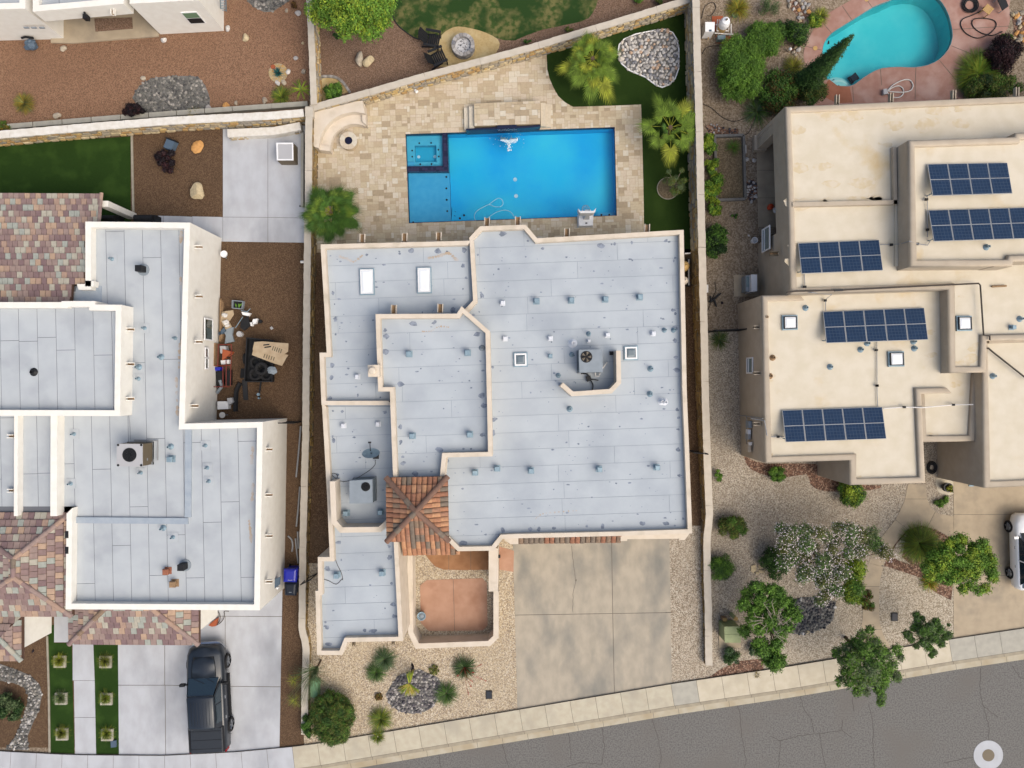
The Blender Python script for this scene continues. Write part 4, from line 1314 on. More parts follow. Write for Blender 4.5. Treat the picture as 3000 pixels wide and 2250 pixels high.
def barrel_tiles(root, pts, up, zf, mats, w=0.235, h=0.36, out=None):
 poly = ccw([W(q[:2], q[2]) for q in pts])
 a = math.atan2(up[1], up[0]) - math.pi / 2
 rp = [rot2(p, -a) for p in poly]
 x0, x1 = min(p[0] for p in rp), max(p[0] for p in rp)
 y0, y1 = min(p[1] for p in rp), max(p[1] for p in rp)
 nx_ = max(1, round((x1 - x0) / w)); w = (x1 - x0) / nx_
 items = []
 for i in range(nx_):
  x = x0 + w * (i + 0.5)
  y = y0 - (0.0)
  while y < y1:
   ya, yb = y, y + h
   if inside((x, (ya + yb) / 2), rp) or (inside((x, ya + 0.06), rp) or inside((x, yb - 0.06), rp)):
    while not inside((x, ya + 0.01), rp) and ya < yb - 0.05: ya += 0.03
    while not inside((x, yb - 0.01), rp) and yb > ya + 0.05: yb -= 0.03
    vs = []
    for Y, lift, rr in ((ya, 0.075, w * 0.485), (yb + 0.02, 0.01, w * 0.45)):
     for q in range(6):
      an = math.pi * q / 5
      X, YY = rot2((x + rr * math.cos(an), Y), a)
      vs.append((X, YY, zf(X, YY) + lift + rr * 0.55 * math.sin(an)))
    fs = [(q + 1, q, 6 + q, 7 + q) for q in range(5)] + [tuple(range(6))]
    items.append((w * (yb - ya), vs, fs, R.choice(mats)))
   y += h
 if out is not None: out += items
 else: pieces(root, 'tile', items)
 return poly
BT = ['bt0', 'bt1', 'bt2', 'bt3', 'bt5', 'bt0', 'bt1', 'bt4']
ST = ['st0', 'st0', 'st1', 'st2', 'st3', 'st4', 'st5', 'st6', 'st3']
# ------------------------------------------------------------------ the main house (middle)
mh_ = thing('house', (*W((1500, 1200)), 0), 'flat grey-roofed house with cream parapets between the rectangular pool and the tan driveway', 'house')
ZT, ZR = 3.95, 3.62
E = [(1375, 696), (1406, 663), (1540, 658), (1574, 698), (2003, 673), (2012, 1147), (2019, 1317), (2028, 1563), (1818, 1570), (1517, 1577), (1473, 1579), (1446, 1613), (1341, 1615), (1309, 1583), (1280, 1575), (1280, 1300), (1420, 1300), (1420, 985), (1352, 917), (1386, 880)]
polyE, inE, roofE = block(mh_, E, ZT, ZR, 'cream', 'roof_seam', th=.21, skip=(13, 14, 15, 16, 17))
NWp = [(939, 716), (1382, 705), (1386, 882), (1352, 917), (1352, 1000), (1150, 1000), (1150, 1187), (942, 1187), (940, 1147), (936, 1033), (957, 1033), (950, 900)]
polyN, inN, roofN = block(mh_, NWp, ZT - 0.015, ZR - 0.01, 'cream', 'roof_seam', th=.21, skip=(1, 2, 3, 4, 5))
SWp = [(943, 1180), (1200, 1180), (1200, 1590), (1166, 1590), (1180, 1865), (1180, 1878), (1018, 1881), (1003, 1919), (929, 1919), (924, 1731), (932, 1731), (931, 1632), (966, 1632), (958, 1450), (950, 1300)]
polyS, inS, roofS = block(mh_, SWp, ZT - 0.25, ZR - 0.28, 'cream', 'roof_seam', th=.21, skip=(0, 1, 2))
Cp = [(1100, 920), (1338, 919), (1352, 897), (1435, 970), (1439, 1147), (1443, 1337), (1307, 1340), (1300, 1412), (1152, 1412), (1142, 1147), (1108, 1147), (1106, 1092)]
polyC, inC, roofC = block(mh_, Cp, 4.75, 4.35, 'cream', 'roof_seam', th=.21, skip=(7,))
rr = random.Random(5)
for roof, inn, z, off in ((roofE, inE, ZR, 0.1), (roofN, inN, ZR - 0.01, 0.3), (roofS, inS, ZR - 0.28, 0.2), (roofC, inC, 4.35, 0.15)):
 inn = offset(inn, 0.004)
 slabs(roof, 'membrane_sheet', inn, strips(inn, ang, 0.83, off, 6.5, rr), z + 0.002, z + 0.012, 'roof_main', gap=0.016)
def blot(parent, c, r, z, m, n=9, el=1.0, rg=R):
 pts = [(c[0] + r * rg.uniform(.5, 1.1) * math.cos(6.283 * i / n) * el, c[1] + r * rg.uniform(.5, 1.1) * math.sin(6.283 * i / n)) for i in range(n)]
 b = MB(); b.poly(pts, z); return b
tarb = MB()
for inn, z in ((inE, ZR), (inN, ZR - .01), (inS, ZR - .28), (inC, 4.35)):
 n = len(inn)
 for i in range(n):
  a, c = inn[i], inn[(i + 1) % n]
  L = math.dist(a, c)
  for k in range(int(L / .8)):
   f = R.random()
   q = offset(inn, R.uniform(0.12, 0.3))
   a2, c2 = q[i], q[(i + 1) % n]
   p = (a2[0] + f * (c2[0] - a2[0]), a2[1] + f * (c2[1] - a2[1]))
   if inside(p, inn):
    bb = blot(None, p, R.uniform(.05, .17), z + 0.0155 + R.uniform(0, .002), None, rg=R, el=R.uniform(.6, 1.6))
    tarb.add(bb.v, bb.f)
 xs_ = [p[0] for p in inn]; ys_ = [p[1] for p in inn]
 for k in range(int(abs(area(inn)) * 2.2)):
  p = (R.uniform(min(xs_), max(xs_)), R.uniform(min(ys_), max(ys_)))
  if inside(p, offset(inn, 0.3)):
   bb = blot(None, p, R.choice([.015, .02, .03, .05]), z + 0.0155 + R.uniform(0, .002), None, el=R.uniform(.6, 2.2))
   tarb.add(bb.v, bb.f)
tarb.build('tar_patches', 'tar', mh_)['kind'] = 'stuff'
def stain_path(root, pts, zr, w, m='rust_stain'):
 b = MB()
 q = smooth([W(p, zr) for p in pts], False, 4)
 for i, p in enumerate(q):
  bb = blot(None, p, w * R.uniform(.5, 1.2), zr + 0.014 + 0.0002 * (i % 8), None, el=R.uniform(.8, 1.5)); b.add(bb.v, bb.f)
 b.build('water_stain', m, root)['kind'] = 'stuff'
stain_path(mh_, t(1, 1, 680, 560, 740, 575, 790, 600, 860, 550), ZR, 0.08)
stain_path(mh_, t(1, 1, 1400, 570, 1480, 555, 1560, 530, 1620, 580), ZR, 0.09)
stain_path(mh_, t(1, 1, 1350, 1165, 1420, 1160, 1480, 1125, 1560, 1130), 4.35, 0.05)
stain_path(mh_, t(2, 2, 190, 1160, 250, 1120, 380, 1105, 520, 1095), ZR, 0.05)
screen(mh_, t(2, 1, 862, 1320, 866, 1578, 800, 1648) + t(2, 2, 490, 150, 402, 72), 4.6, ZR, 0.22, 'cream')
screen(mh_, t(1, 2, 618, 858, 632, 1185, 690, 1252, 1003, 1248, 1075, 1185), 4.35, ZR - .28, 0.26, 'cream')
c = W((1091, 1086), 5.2)
b = MB(); b.prism([W(q, 5.15) for q in t(1, 1, 905, 1437, 998, 1434, 1000, 1530, 908, 1532)], 3.4, 5.15); ch_ = b.build('chimney', 'cream', mh_)
b = MB(); b.lathe((c[0], c[1], 5.15), [(0.17, 0), (0.17, 0.16), (0.12, 0.2), (0.001, 0.21)], 20); b.build('flue_cap', 'cream', ch_)
for x, y, z in ((858, 440, ZR), (1201, 433, ZR), (1478, 425, ZR), (1870, 308, ZR), (2120, 300, ZR), (1113, 1018, 4.35), (1490, 1010, 4.35)):
 q = W(p1(1, 1, x, y), z); scupper(mh_, q, (0.03, 1), z, 'cream', w=0.27)
for x, y in ((445, 395), (1095, 362)):
 q = W(p1(2, 1, x, y), ZR); scupper(mh_, q, (0.03, 1), ZR, 'cream', w=0.27)
for x, y in ((788, 632), (1108, 622)):
 q = W(p1(1, 3, x, y), ZR - .28); scupper(mh_, q, (0, -1), ZR - .28, 'ac_brown', ln=0.25, w=0.14)
Q = lambda c_, r_, z_, *v: [W(p, z_) for p in t(c_, r_, *v)]
skylight(mh_, Q(1, 1, 3.8, 842, 662, 943, 660, 948, 856, 848, 858), ZR + .01, 'white_plastic', 'sky_white', h=0.16, fw=0.025)
skylight(mh_, Q(1, 1, 3.8, 1308, 650, 1408, 648, 1412, 843, 1313, 845), ZR + .01, 'white_plastic', 'sky_white', h=0.16, fw=0.025)
skylight(mh_, Q(1, 1, 3.8, 2093, 1343, 2190, 1341, 2192, 1440, 2096, 1442), ZR + .01, 'white_plastic', 'sky_grey')
skylight(mh_, Q(2, 1, 3.8, 917, 1290, 1014, 1288, 1016, 1386, 919, 1388), ZR + .01, 'white_plastic', 'sky_grey')
for c_, r_, z, v in ((2, 1, ZR, [(200, 915), (483, 908), (760, 900), (1040, 882), (312, 1362)]), (1, 1, 4.35, [(1235, 1345), (1712, 1335)]), (1, 2, 4.35, [(1262, 492), (1730, 480)]),
                     (1, 2, ZR, [(1772, 790), (1952, 757)]), (1, 2, ZR - .28, [(725, 1120), (1005, 1112)]), (1, 3, ZR - .28, [(648, 105), (1017, 85)]),
                     (2, 2, ZR, [(155, 775), (710, 762), (1178, 748)])):
 for x, y in v:
  q = W(p1(c_, r_, x, y), z + .3); vent_cap(mh_, q[0], q[1], z + .012, 'galv', s=0.25 if x != 312 else .18, h=0.34)
for c_, r_, z, v in ((1, 1, ZR, [(1998, 932), (2018, 1222), (818, 1530)]), (2, 1, ZR, [(312, 1220), (776, 1192), (1148, 1180), (625, 1240)]), (1, 2, ZR - .28, [(705, 408), (985, 395)])):
 for x, y in v:
  q = W(p1(c_, r_, x, y), z + .2); vent_cap(mh_, q[0], q[1], z + .012, 'bright', s=0.2 if x != 625 else .13, h=0.22)
for c_, r_, x, y, r_2 in ((2, 1, 495, 1258, .09), (2, 1, 1243, 1150, .05), (2, 1, 1318, 1150, .05), (2, 1, 625, 1180, .05), (2, 1, 487, 1350, .05), (2, 1, 378, 1520, .05), (2, 1, 1130, 1465, .06),
                          (2, 2, 1125, 150, .06), (2, 2, 1218, 212, .07), (2, 2, 1245, 214, .07), (2, 2, 470, 272, .06)):
 q = W(p1(c_, r_, x, y), ZR + .3); vent_pipe(mh_, q[0], q[1], ZR + .012, 'galv' if r_2 < .07 else 'bright', r_2)
q = W(p1(1, 1, 1830, 1297), 4.5); vent_pipe(mh_, q[0], q[1], 4.36, 'ac_grey', .06, .15)
ZE, ZA = 4.8, 5.6
cn = [(*p1(1, 2, 1055, 825), ZE), (*p1(1, 2, 1555, 815), ZE), (*p1(1, 2, 1565, 1340), ZE), (*p1(1, 2, 1060, 1345), ZE)]
ap = (*p1(1, 2, 1296, 1100), ZA)
tr_items = []
hb = MB()
base = [W(q[:2], q[2]) for q in cn]
hb.prism(offset(ccw(base), 0.25), 3.3, ZE - 0.02)
entry = hb.build('entry_tower', 'cream', mh_)
b = MB(); A_ = W(ap[:2], ap[2])
bs = ccw(base)
b.add([(p[0], p[1], ZE) for p in bs] + [(A_[0], A_[1], ZA)], [(0, 1, 4), (1, 2, 4), (2, 3, 4), (3, 0, 4), (3, 2, 1, 0)])
troof = b.build('tile_roof', 'underlay', mh_)
for i in range(4):
 a, c = cn[i], cn[(i + 1) % 4]
 zf = plane3(a, c, ap)
 m0 = W(((a[0] + c[0]) / 2, (a[1] + c[1]) / 2), ZE)
 e = Vector(W(c[:2], ZE)) - Vector(W(a[:2], ZE)); up = Vector((-e.y, e.x))
 if up.dot(Vector(A_) - Vector(m0)) < 0: up = -up
 barrel_tiles(troof, [a, c, ap], up.normalized(), zf, BT, out=tr_items)
pieces(troof, 'tile', tr_items)
for q in cn: ridge_caps(troof, q, ap, ['ridge_clay', 'bt4', 'ridge_clay'], r=0.13, L=0.36, zoff=.08)
lo_ = [(*p1(1, 2, 1185, 1345), 3.5), (*p1(1, 2, 1560, 1338), 3.5), (*p1(1, 2, 1655, 1448), 2.9), (*p1(1, 2, 1190, 1455), 2.9)]
zf = plane3(lo_[0], lo_[3], (*p1(1, 2, 1550, 1450), 2.9))
b = MB(); b.prism([W(q[:2], q[2]) for q in lo_], lambda x, y: zf(x, y) - .12, zf, bottom=True); lt = b.build('porch_roof', 'underlay', mh_)
barrel_tiles(lt, lo_, (0, 1), zf, BT, w=0.25, h=0.42)
gs = [(*p1(2, 2, 52, 1285), 3.4), (*p1(2, 2, 880, 1285), 3.4), (*p1(2, 2, 880, 1352), 2.95), (*p1(2, 2, 60, 1362), 2.95)]
zf = plane3(gs[0], gs[3], gs[2])
b = MB(); b.prism([W(q[:2], q[2]) for q in gs], lambda x, y: zf(x, y) - .12, zf, bottom=True); lt = b.build('garage_eave', 'underlay', mh_)
barrel_tiles(lt, gs, (0, 1), zf, ['bt2', 'bt4', 'bt1', 'bt2'], w=0.26, h=0.45)
for v in ((0, 1300, 50, 1300, 50, 1366, 0, 1366), (880, 1285, 1440, 1278, 1400, 1333, 1352, 1336, 1352, 1322, 935, 1326, 932, 1340, 880, 1342)):
 b = MB(); b.prism([W(q, 3.3) for q in t(2, 2, *v)], 0, 3.3); b.build('wall_pier', 'cream', mh_)
b = MB(); b.prism([W(q, 3.6) for q in t(1, 2, 2000, 1300, 2125, 1300, 2125, 1366, 2065, 1368, 2015, 1335)], 0, 3.6); b.build('wall_pier', 'cream', mh_)
cw_ = thing('courtyard_wall', (*W((1330, 1890)), 0), 'low cream stucco wall round the red paved courtyard', 'wall')
b = MB(); b.path([W(q, 1.15) for q in t(1, 3, 1247, -120, 1252, 560, 1306, 672, 1890, 650, 1944, 595, 1944, 228)], 0.27, 0, 1.15); b.build('wall', 'cream', cw_)
b = MB(); b.prism([W(q, 2.6) for q in t(1, 2, 1885, 1400, 1960, 1400, 1960, 1650) + t(1, 3, 1960, 228, 1885, 230)], 0, 2.6); b.build('gate_pier', 'cream', cw_)
for y in (1465,):
 q = W(p1(1, 2, 1972, y), 2.0); b = MB(); b.box((q[0], q[1], 2.0), (.1, .12, .25)); b.build('wall_lamp', 'black', cw_)
# ------------------------------------------------------------------ the white house on the west lot
wh = thing('house', (*W((400, 1250)), 0), 'white stucco house with grey flat roofs and multicoloured tile hips, behind the pickup truck', 'house')
WZT, WZR = 3.75, 3.32
Bp = [(250, 649), (557, 652), (541, 1241), (770, 1236), (761, 1788), (192, 1785), (195, 1505), (-400, 1505), (-400, 834), (222, 834), (225, 832), (250, 832)]
polyB, inB, roofB = block(wh, Bp, WZT, WZR, 'white', 'roof_west_seam', th=0.28, skip=(6, 8, 9))
Rp = [(-400, 885), (180, 885), (180, 882), (278, 882), (278, 892), (356, 893), (352, 1219), (-400, 1217)]
polyR, inR, roofR = block(wh, Rp, 4.4, 4.05, 'white', 'roof_west_seam', th=0.28)
rr = random.Random(8)
for roof, inn, z, off in ((roofB, inB, WZR, 0.06), (roofR, inR, 4.05, 0.35)):
 inn = offset(inn, 0.004)
 slabs(roof, 'membrane_sheet', inn, strips(inn, math.radians(91.2), 0.905, off, 7.5, rr), z + 0.002, z + 0.012, 'roof_west', gap=0.022)
screen(wh, [(47, 1212), (46, 1512)], 3.72, WZR, 0.18, 'white', 'divider_wall')
screen(wh, [(158, 1212), (157, 1512)], 3.9, WZR, 0.32, 'white', 'divider_wall')
screen(wh, t(0, 2, 1525, 395, 1520, 1150), 3.44, WZR, 0.30, 'roof_curb', 'roof_curb')
screen(wh, t(0, 2, 560, 1172, 1520, 1180), 3.44, WZR, 0.30, 'roof_curb', 'roof_curb')
screen(wh, t(0, 1, 690, 775, 760, 778), 3.75, WZR, 0.28, 'white', 'divider_wall')
b = MB(); b.prism([W(q, 3.6) for q in t(0, 1, 600, 785, 800, 790, 800, 940, 560, 940)], 3.3, 3.36); b.build('roof_pocket', 'roof_curb', wh)
for y in (478, 880, 1248): q = (W((557, 1100), 3.75)[0], W(p1(0, 1, 1595, y), 3.3)[1]); scupper(wh, q, (1, 0), 3.3, 'white', ln=.35, w=.18)
q = (W((545, 1100), 3.75)[0] + .0, W(p1(0, 2, 1580, 247), 3.3)[1]); scupper(wh, q, (1, 0), 3.3, 'white', ln=.35, w=.18)
for c_, r_, y in ((0, 2, 600), (0, 2, 970), (0, 2, 1303), (0, 3, 152)):
 q = (W((767, 1100), 3.75)[0], W(p1(c_, r_, 2150, y), 3.3)[1]); scupper(wh, q, (1, 0), 3.3, 'white', ln=.33, w=.18)
for c_, r_, y in ((0, 1, 1147), (0, 1, 1430), (0, 2, 190)):
 q = (W((355, 1100), 4.4)[0], W(p1(c_, r_, 1012, y), 4.0)[1]); scupper(wh, q, (1, 0), 4.0, 'white', ln=.33, w=.18)
for c_, r_, x, y in ((0, 2, 92, 492), (0, 2, 92, 932)):
 q = W(p1(c_, r_, x + 20, y), 3.5); scupper(wh, q, (-1, 0), 3.6, 'white', ln=.3, w=.18)
xw = W((548, 1100), 3.75)[0]
def yrow(r_, y, z): return W((1500, OY[r_] + y * ZF), z)[1]
wall_window(wh, xw + .10, yrow(1, 1228, 1.5), yrow(1, 1070, 1.5), 1.1, 2.0, 1, 'white_plastic', 'glass')
wall_window(wh, xw + .02, yrow(1, 1370, 1.5), yrow(1, 1305, 1.5), 1.45, 1.75, 1, 'white_plastic', 'glass')
wall_window(wh, xw + .02, yrow(1, 1460, 1.5), yrow(1, 1388, 1.5), 1.45, 1.75, 1, 'white_plastic', 'glass')
for y0_, y1_ in ((1260, 1318), (1388, 1445)):
 q0 = W(p1(0, 2, 536, y0_), 3.76); q1 = W(p1(0, 2, 564, y1_), 3.76)
 b = MB(); b.box(((q0[0] + q1[0]) / 2 - .06, (q0[1] + q1[1]) / 2, 3.758), (abs(q1[0] - q0[0]), abs(q0[1] - q1[1]), .012)); b.build('wall_light', 'black', wh)
for c_, r_, x, y in ((0, 1, 1132, 655), (0, 2, 1473, 1552)):
 q = W(p1(c_, r_, x, y), 3.7)
 b = MB(); b.cyl(q, 0.30, WZR + .01, WZR + .06, 14); b.build('flue_collar', 'ac_grey', wh)
 b = MB(); b.box((q[0], q[1], WZR + .3), (.3, .3, .5)); b.build('flue_cap', 'black', wh)
for c_, r_, v, z in ((0, 1, [(893, 573), (1158, 1136), (1407, 1217), (1108, 1547)], WZR), (0, 2, [(583, 476), (557, 880), (1653, 570), (1668, 751), (1682, 860), (1390, 1316), (1127, 791)], WZR)):
 for x, y in v:
  q = W(p1(c_, r_, x, y), z + .2); vent_pipe(wh, q[0], q[1], z + .012, 'galv', .045, .3, flash=.48)
for c_, r_, x, y in ((0, 1, 1292, 1370), (0, 1, 1110, 1452), (0, 2, 1370, 578), (0, 2, 1310, 1240)):
 q = W(p1(c_, r_, x, y), WZR + .2); vent_pipe(wh, q[0], q[1], WZR + .012, 'galv', .06, .35)
q = W(p1(0, 2, 1372, 680), WZR + .3); vent_cap(wh, q[0], q[1], WZR + .012, 'galv', .27, .35)
q = W(p1(0, 3, 1397, 172), WZR + .3); vent_cap(wh, q[0], q[1], WZR + .012, 'old_wood', .3, .35)
q = W(p1(0, 2, 1340, 1592), WZR + .3); vent_cap(wh, q[0], q[1], WZR + .012, 'rust_deck', .28, .35)
q = W(p1(0, 1, 247, 1492), 4.3); vent_pipe(wh, q[0], q[1], 4.062, 'black', .08, .2)
for pts in (t(0, 1, 1470, 360, 1465, 430), t(0, 1, 1465, 740, 1490, 830), t(0, 1, 1460, 1250, 1450, 1450), t(0, 2, 1430, 40, 1440, 300), t(0, 2, 2050, 590, 2040, 700), t(0, 2, 2050, 890, 2045, 1000), t(0, 2, 2020, 1180, 2035, 1330)):
 b = MB()
 for i, p in enumerate(smooth([W(p, WZR) for p in pts], False, 5)):
  bb = blot(None, p, R.uniform(.08, .2), WZR + .014 + .0003 * i, None, el=.6); b.add(bb.v, bb.f)
 b.build('water_stain', 'rust_stain', wh)['kind'] = 'stuff'
Lp = [(-200, 565, 2.75), (297, 568, 2.75), (288, 680, 3.0), (252, 690, 3.1), (250, 833, 3.55), (212, 833, 3.55), (207, 886, 3.75), (-200, 890, 3.75)]
zf = plane3((0, 565, 2.75), (250, 567, 2.75), (0, 890, 3.75))
b = MB(); b.prism([W(q[:2], q[2]) for q in Lp], lambda x, y: zf(x, y) - .18, zf, bottom=True); lr = b.build('patio_tile_roof', 'underlay', wh)
its = []
flat_tiles(lr, Lp, (0, -1), zf, ST, w=0.275, h=0.315, out=its)
pieces(lr, 'tile', its)
ridge_caps(lr, (298, 566, 2.75), (291, 648, 3.0), ['st3', 'st4', 'st0'], r=.09, zoff=.02)
b = MB(); b.box((*W((388, 634)), 1.35), (.45, .30, 2.7)); b.build('patio_column', 'white', wh)
b = MB(); b.box((*W((100, 634)), 1.35), (.45, .30, 2.7)); b.build('patio_column', 'white', wh)
NE_, NW_ = (212, 1500, 3.35), (-150, 1500, 3.35)
SE_, SW_ = (212, 1806, 3.35), (-150, 1806, 3.35)
RA, RB = (40, 1637, 4.3), (40, 1691, 4.3)
hips = []
def hip_roof(root, corners, r0, r1, base_z, faces, wall_to=True, w=.3, h=.33, lim=300):
 """faces: list of (outline with z, up vector)"""
 b = MB()
 b.prism([W(q[:2], q[2]) for q in corners], base_z - .2, base_z - .03, bottom=True)
 for f, up in faces:
  zf = plane3(*f[:3])
  b.poly([W(q[:2], q[2]) for q in f], zf)
 o = b.build('hip_roof', 'underlay', root)
 its = []
 for f, up in faces:
  flat_tiles(o, f, up, plane3(*f[:3]), ST, w=w, h=h, out=its)
 pieces(o, 'tile', its, lim)
 return o
hr_ = hip_roof(wh, [NE_, NW_, SW_, SE_], RA, RB, 3.35, [([NW_, NE_, RA], (0, -1)), ([NE_, SE_, RB, RA], (-1, 0)), ([SW_, SE_, RB], (0, 1)), ([NW_, SW_, RB, RA], (1, 0))])
for a, c in ((NE_, RA), (SE_, RB), (NW_, RA), (SW_, RB), (RA, RB)): ridge_caps(hr_, a, c, ['st0', 'st3', 'bt4', 'st4'], r=.12, L=.42, zoff=.03)
b = MB(); b.prism([W(q[:2], 3.0) for q in ((-150, 1530), (180, 1530), (180, 1800), (-150, 1800))], 0, 2.8); b.build('wall', 'white', wh)
g = [(*p1(0, 3, 555, 340), 2.5), (*p1(0, 3, 1612, 340), 2.5), (*p1(0, 3, 1612, 662), 2.5), (*p1(0, 3, 560, 655), 2.5)]
r0, r1 = (*p1(0, 3, 890, 330), 3.4), (*p1(0, 3, 1180, 330), 3.4)
gh = hip_roof(wh, g, r0, r1, 2.5, [([g[3], g[2], r1, r0], (0, 1)), ([g[0], g[3], r0], (1, 0)), ([g[1], g[2], r1], (-1, 0))])
ridge_caps(gh, g[3], r0, ['st0', 'st3', 'bt2'], r=.12, L=.42, zoff=.03); ridge_caps(gh, g[2], r1, ['st3', 'st4', 'st0'], r=.12, L=.42, zoff=.03)
b = MB(); b.prism([W(q, 2.3) for q in ((215, 1700), (583, 1700), (583, 1849), (215, 1849))], 0, 2.3); b.build('garage_wall', 'white', wh)
k = [(-160, 1805, 2.6), (64, 1805, 2.6), (64, 1936, 2.6), (-160, 1936, 2.6)]
kr0, kr1 = (-160, 1870, 3.0), (-2, 1870, 3.0)
kr = hip_roof(wh, k, kr0, kr1, 2.6, [([k[1], k[2], kr1], (-1, 0)), ([k[3], k[2], kr1, kr0], (0, 1)), ([k[0], k[1], kr1, kr0], (0, -1))])
ridge_caps(kr, k[2], kr1, ['st2', 'st6', 'st3'], r=.12, L=.42, zoff=.03)
b = MB(); b.prism([W(q, 2.4) for q in ((-160, 1800), (62, 1800), (62, 1902), (-160, 1902))], 0, 2.4); b.build('wall', 'white', wh)
# ------------------------------------------------------------------ the white house in the north-west corner
nh = thing('house', (*W((250, 0)), 0), 'white house at the top left corner above the red gravel yard', 'house')
NZ = 3.1
for pts, zt in ((t(0, 0, 1050, 30, 1610, 0, 1610, -900, 1050, -900), 3.1), (t(0, 0, 1000, 30, 265, 95, 265, -900, 1060, -900), 3.1 + .005), (t(0, 0, -1500, 110, 205, 70, 210, -900, -1500, -900), 3.12)):
 pl, inn, rf = block(nh, pts, zt, 2.85, 'white', 'roof_west_seam', th=.3, z0=(2.15 if zt == 3.105 else 0.0))
 slabs(rf, 'membrane_sheet', inn, strips(inn, math.radians(3), 0.905, 0.1, 7.5, rr), 2.853, 2.862, 'roof_west', gap=.03)
yb = W(t(0, 0, 700, 175)[0], 2.3)[1]
b = MB(); xs0, xs1 = W(t(0, 0, 370, 0)[0], 2.3)[0], W(t(0, 0, 1120, 0)[0], 2.3)[0]
b.box(((xs0 + xs1) / 2, yb + 2.2, 1.1), (xs1 - xs0 + 1.0, .2, 2.2)); b.build('porch_wall', 'white', nh)
sheet('porch_floor', t(0, 0, 420, 352, 590, 356, 1290, 300, 1290, -60, 420, -60), 0.1, 'concrete_tan', thick=.1)
sheet('doormat', t(0, 0, 775, 160, 1080, 150, 1085, 240, 785, 265), 0.13, 'mid_gravel', thick=.025)
def lerp(a, c, f): return (a[0] + (c[0] - a[0]) * f, a[1] + (c[1] - a[1]) * f)
wa_, wb_ = W(t(0, 0, 1050, 30)[0], 3.1), W(t(0, 0, 1610, 0)[0], 3.1)
wl0, wl1 = lerp(wa_, wb_, .60), lerp(wa_, wb_, .84)
def face_box(root, name, a, c, z0, z1, out, m):
 ex, ey = c[0] - a[0], c[1] - a[1]; L = math.hypot(ex, ey); nx_, ny_ = ey / L, -ex / L
 b = MB(); b.prism(ccw([a, c, (c[0] + nx_ * out, c[1] + ny_ * out), (a[0] + nx_ * out, a[1] + ny_ * out)]), z0, z1, bottom=True)
 return b.build(name, m, root)
wf = face_box(nh, 'window', wl0, wl1, .95, 2.1, .04, 'white_plastic')
face_box(wf, 'pane', lerp(wl0, wl1, .06), lerp(wl0, wl1, .94), 1.55, 2.03, .05, 'glass_green')
face_box(wf, 'pane', lerp(wl0, wl1, .06), lerp(wl0, wl1, .94), 1.02, 1.5, .05, 'black')
q = W(t(0, 0, 700, 130)[0], 2.6)
b = MB(); b.box((q[0], q[1] + .02, 2.75), (.08, .2, .08)); b.box((q[0], q[1] - .08, 2.6), (.22, .22, .3)); b.build('wall_lamp', 'black', nh)
scupper(nh, W(t(0, 0, 905, 62)[0], 2.8), (0, -1), 2.8, 'white', ln=.3, w=.2)
for x in (215, 275, 340):
 q = W(t(0, 0, x, 225)[0], 1.6); b = MB(); b.box((q[0], q[1], 1.6), (.26, .05, .1)); b.build('wall_vent', 'ac_grey', nh)
# ------------------------------------------------------------------ the tan adobe house on the east lot
eh = thing('house', (*W((2600, 900)), 0), 'tan adobe house with rounded parapets and many solar panels below the kidney pool', 'house')
def adobe(pts, zt, zr, skip=(), z0=0.0, lift=None):
 return block(eh, pts, zt, zr, 'taupe', 'adobe_roof', th=.30, ch=.09, skip=skip, z0=z0, lift=lift)
N_ = [(2301, 311), (3500, 258), (3500, 985), (2893, 998), (2890, 1091), (2784, 1093), (2781, 848), (2319, 862), (2313, 668)]
adobe(N_, 4.4, 4.22, lift={8: 2.7})
pa, pb_ = W((2313, 668), 4.4), W((2301, 311), 4.4)
b = MB(); b.box((pa[0] + 1.5, pa[1], 1.35), (3.0, .2, 2.7)); b.box((pb_[0] + 1.5, pb_[1] - .1, 1.35), (3.0, .2, 2.7)); b.box((pa[0] + 3.0, (pa[1] + pb_[1]) / 2, 1.35), (.2, abs(pb_[1] - pa[1]), 2.7)); b.build('porch_wall', 'taupe', eh)
b = MB(); b.box((pa[0] + 1.6, (pa[1] + pb_[1]) / 2, 2.75), (2.7, abs(pb_[1] - pa[1]) - .4, .08)); b.build('porch_ceiling', 'taupe', eh)
adobe([(2233, 865), (2340, 862), (2340, 845), (2800, 845), (2790, 1153), (2701, 1154), (2713, 1415), (2493, 1422), (2493, 1349), (2245, 1357)], 3.82, 3.62, skip=(1, 2, 3))
adobe([(2690, 1080), (2870, 1080), (2858, 1293), (2700, 1296)], 3.25, 3.05, skip=(0,))
adobe([(2878, 985), (3500, 975), (3500, 1405), (2886, 1430)], 3.9, 3.7)
adobe([(2663, 410), (2974, 400), (2976, 388), (3500, 372), (3500, 752), (2971, 765), (2968, 778), (2670, 781)], 5.45, 5.2)
screen(eh, [(2322, 599), (2632, 592)], 4.46, 4.2, .2, 'taupe', 'roof_ridge')
screen(eh, [(2621, 430), (2624, 598)], 4.46, 4.2, .18, 'taupe', 'roof_ridge')
screen(eh, [(2628, 600), (2628, 780)], 4.32, 4.2, .18, 'adobe_roof', 'roof_ridge')
b = MB(); b.prism([W(q, 5.3) for q in t(3, 1, 1970, 612, 2115, 605, 2112, 640, 1968, 640)], 4.2, 5.3); b.build('chimney', 'taupe', eh)
screen(eh, [(2898, 1000), (3100, 994)], 4.0, 3.7, .2, 'taupe', 'roof_ridge')
b = MB(); b.box((pb_[0] + .28, pb_[1] - .38, 1.35), (.5, .7, 2.7)); b.box((pb_[0] + .22, pb_[1] - .38, .2), (.66, .8, .4)); b.build('porch_pier', 'taupe', eh)
xwN = W((2308, 600), 4.4)[0]; xwS = W((2238, 1000), 3.8)[0]
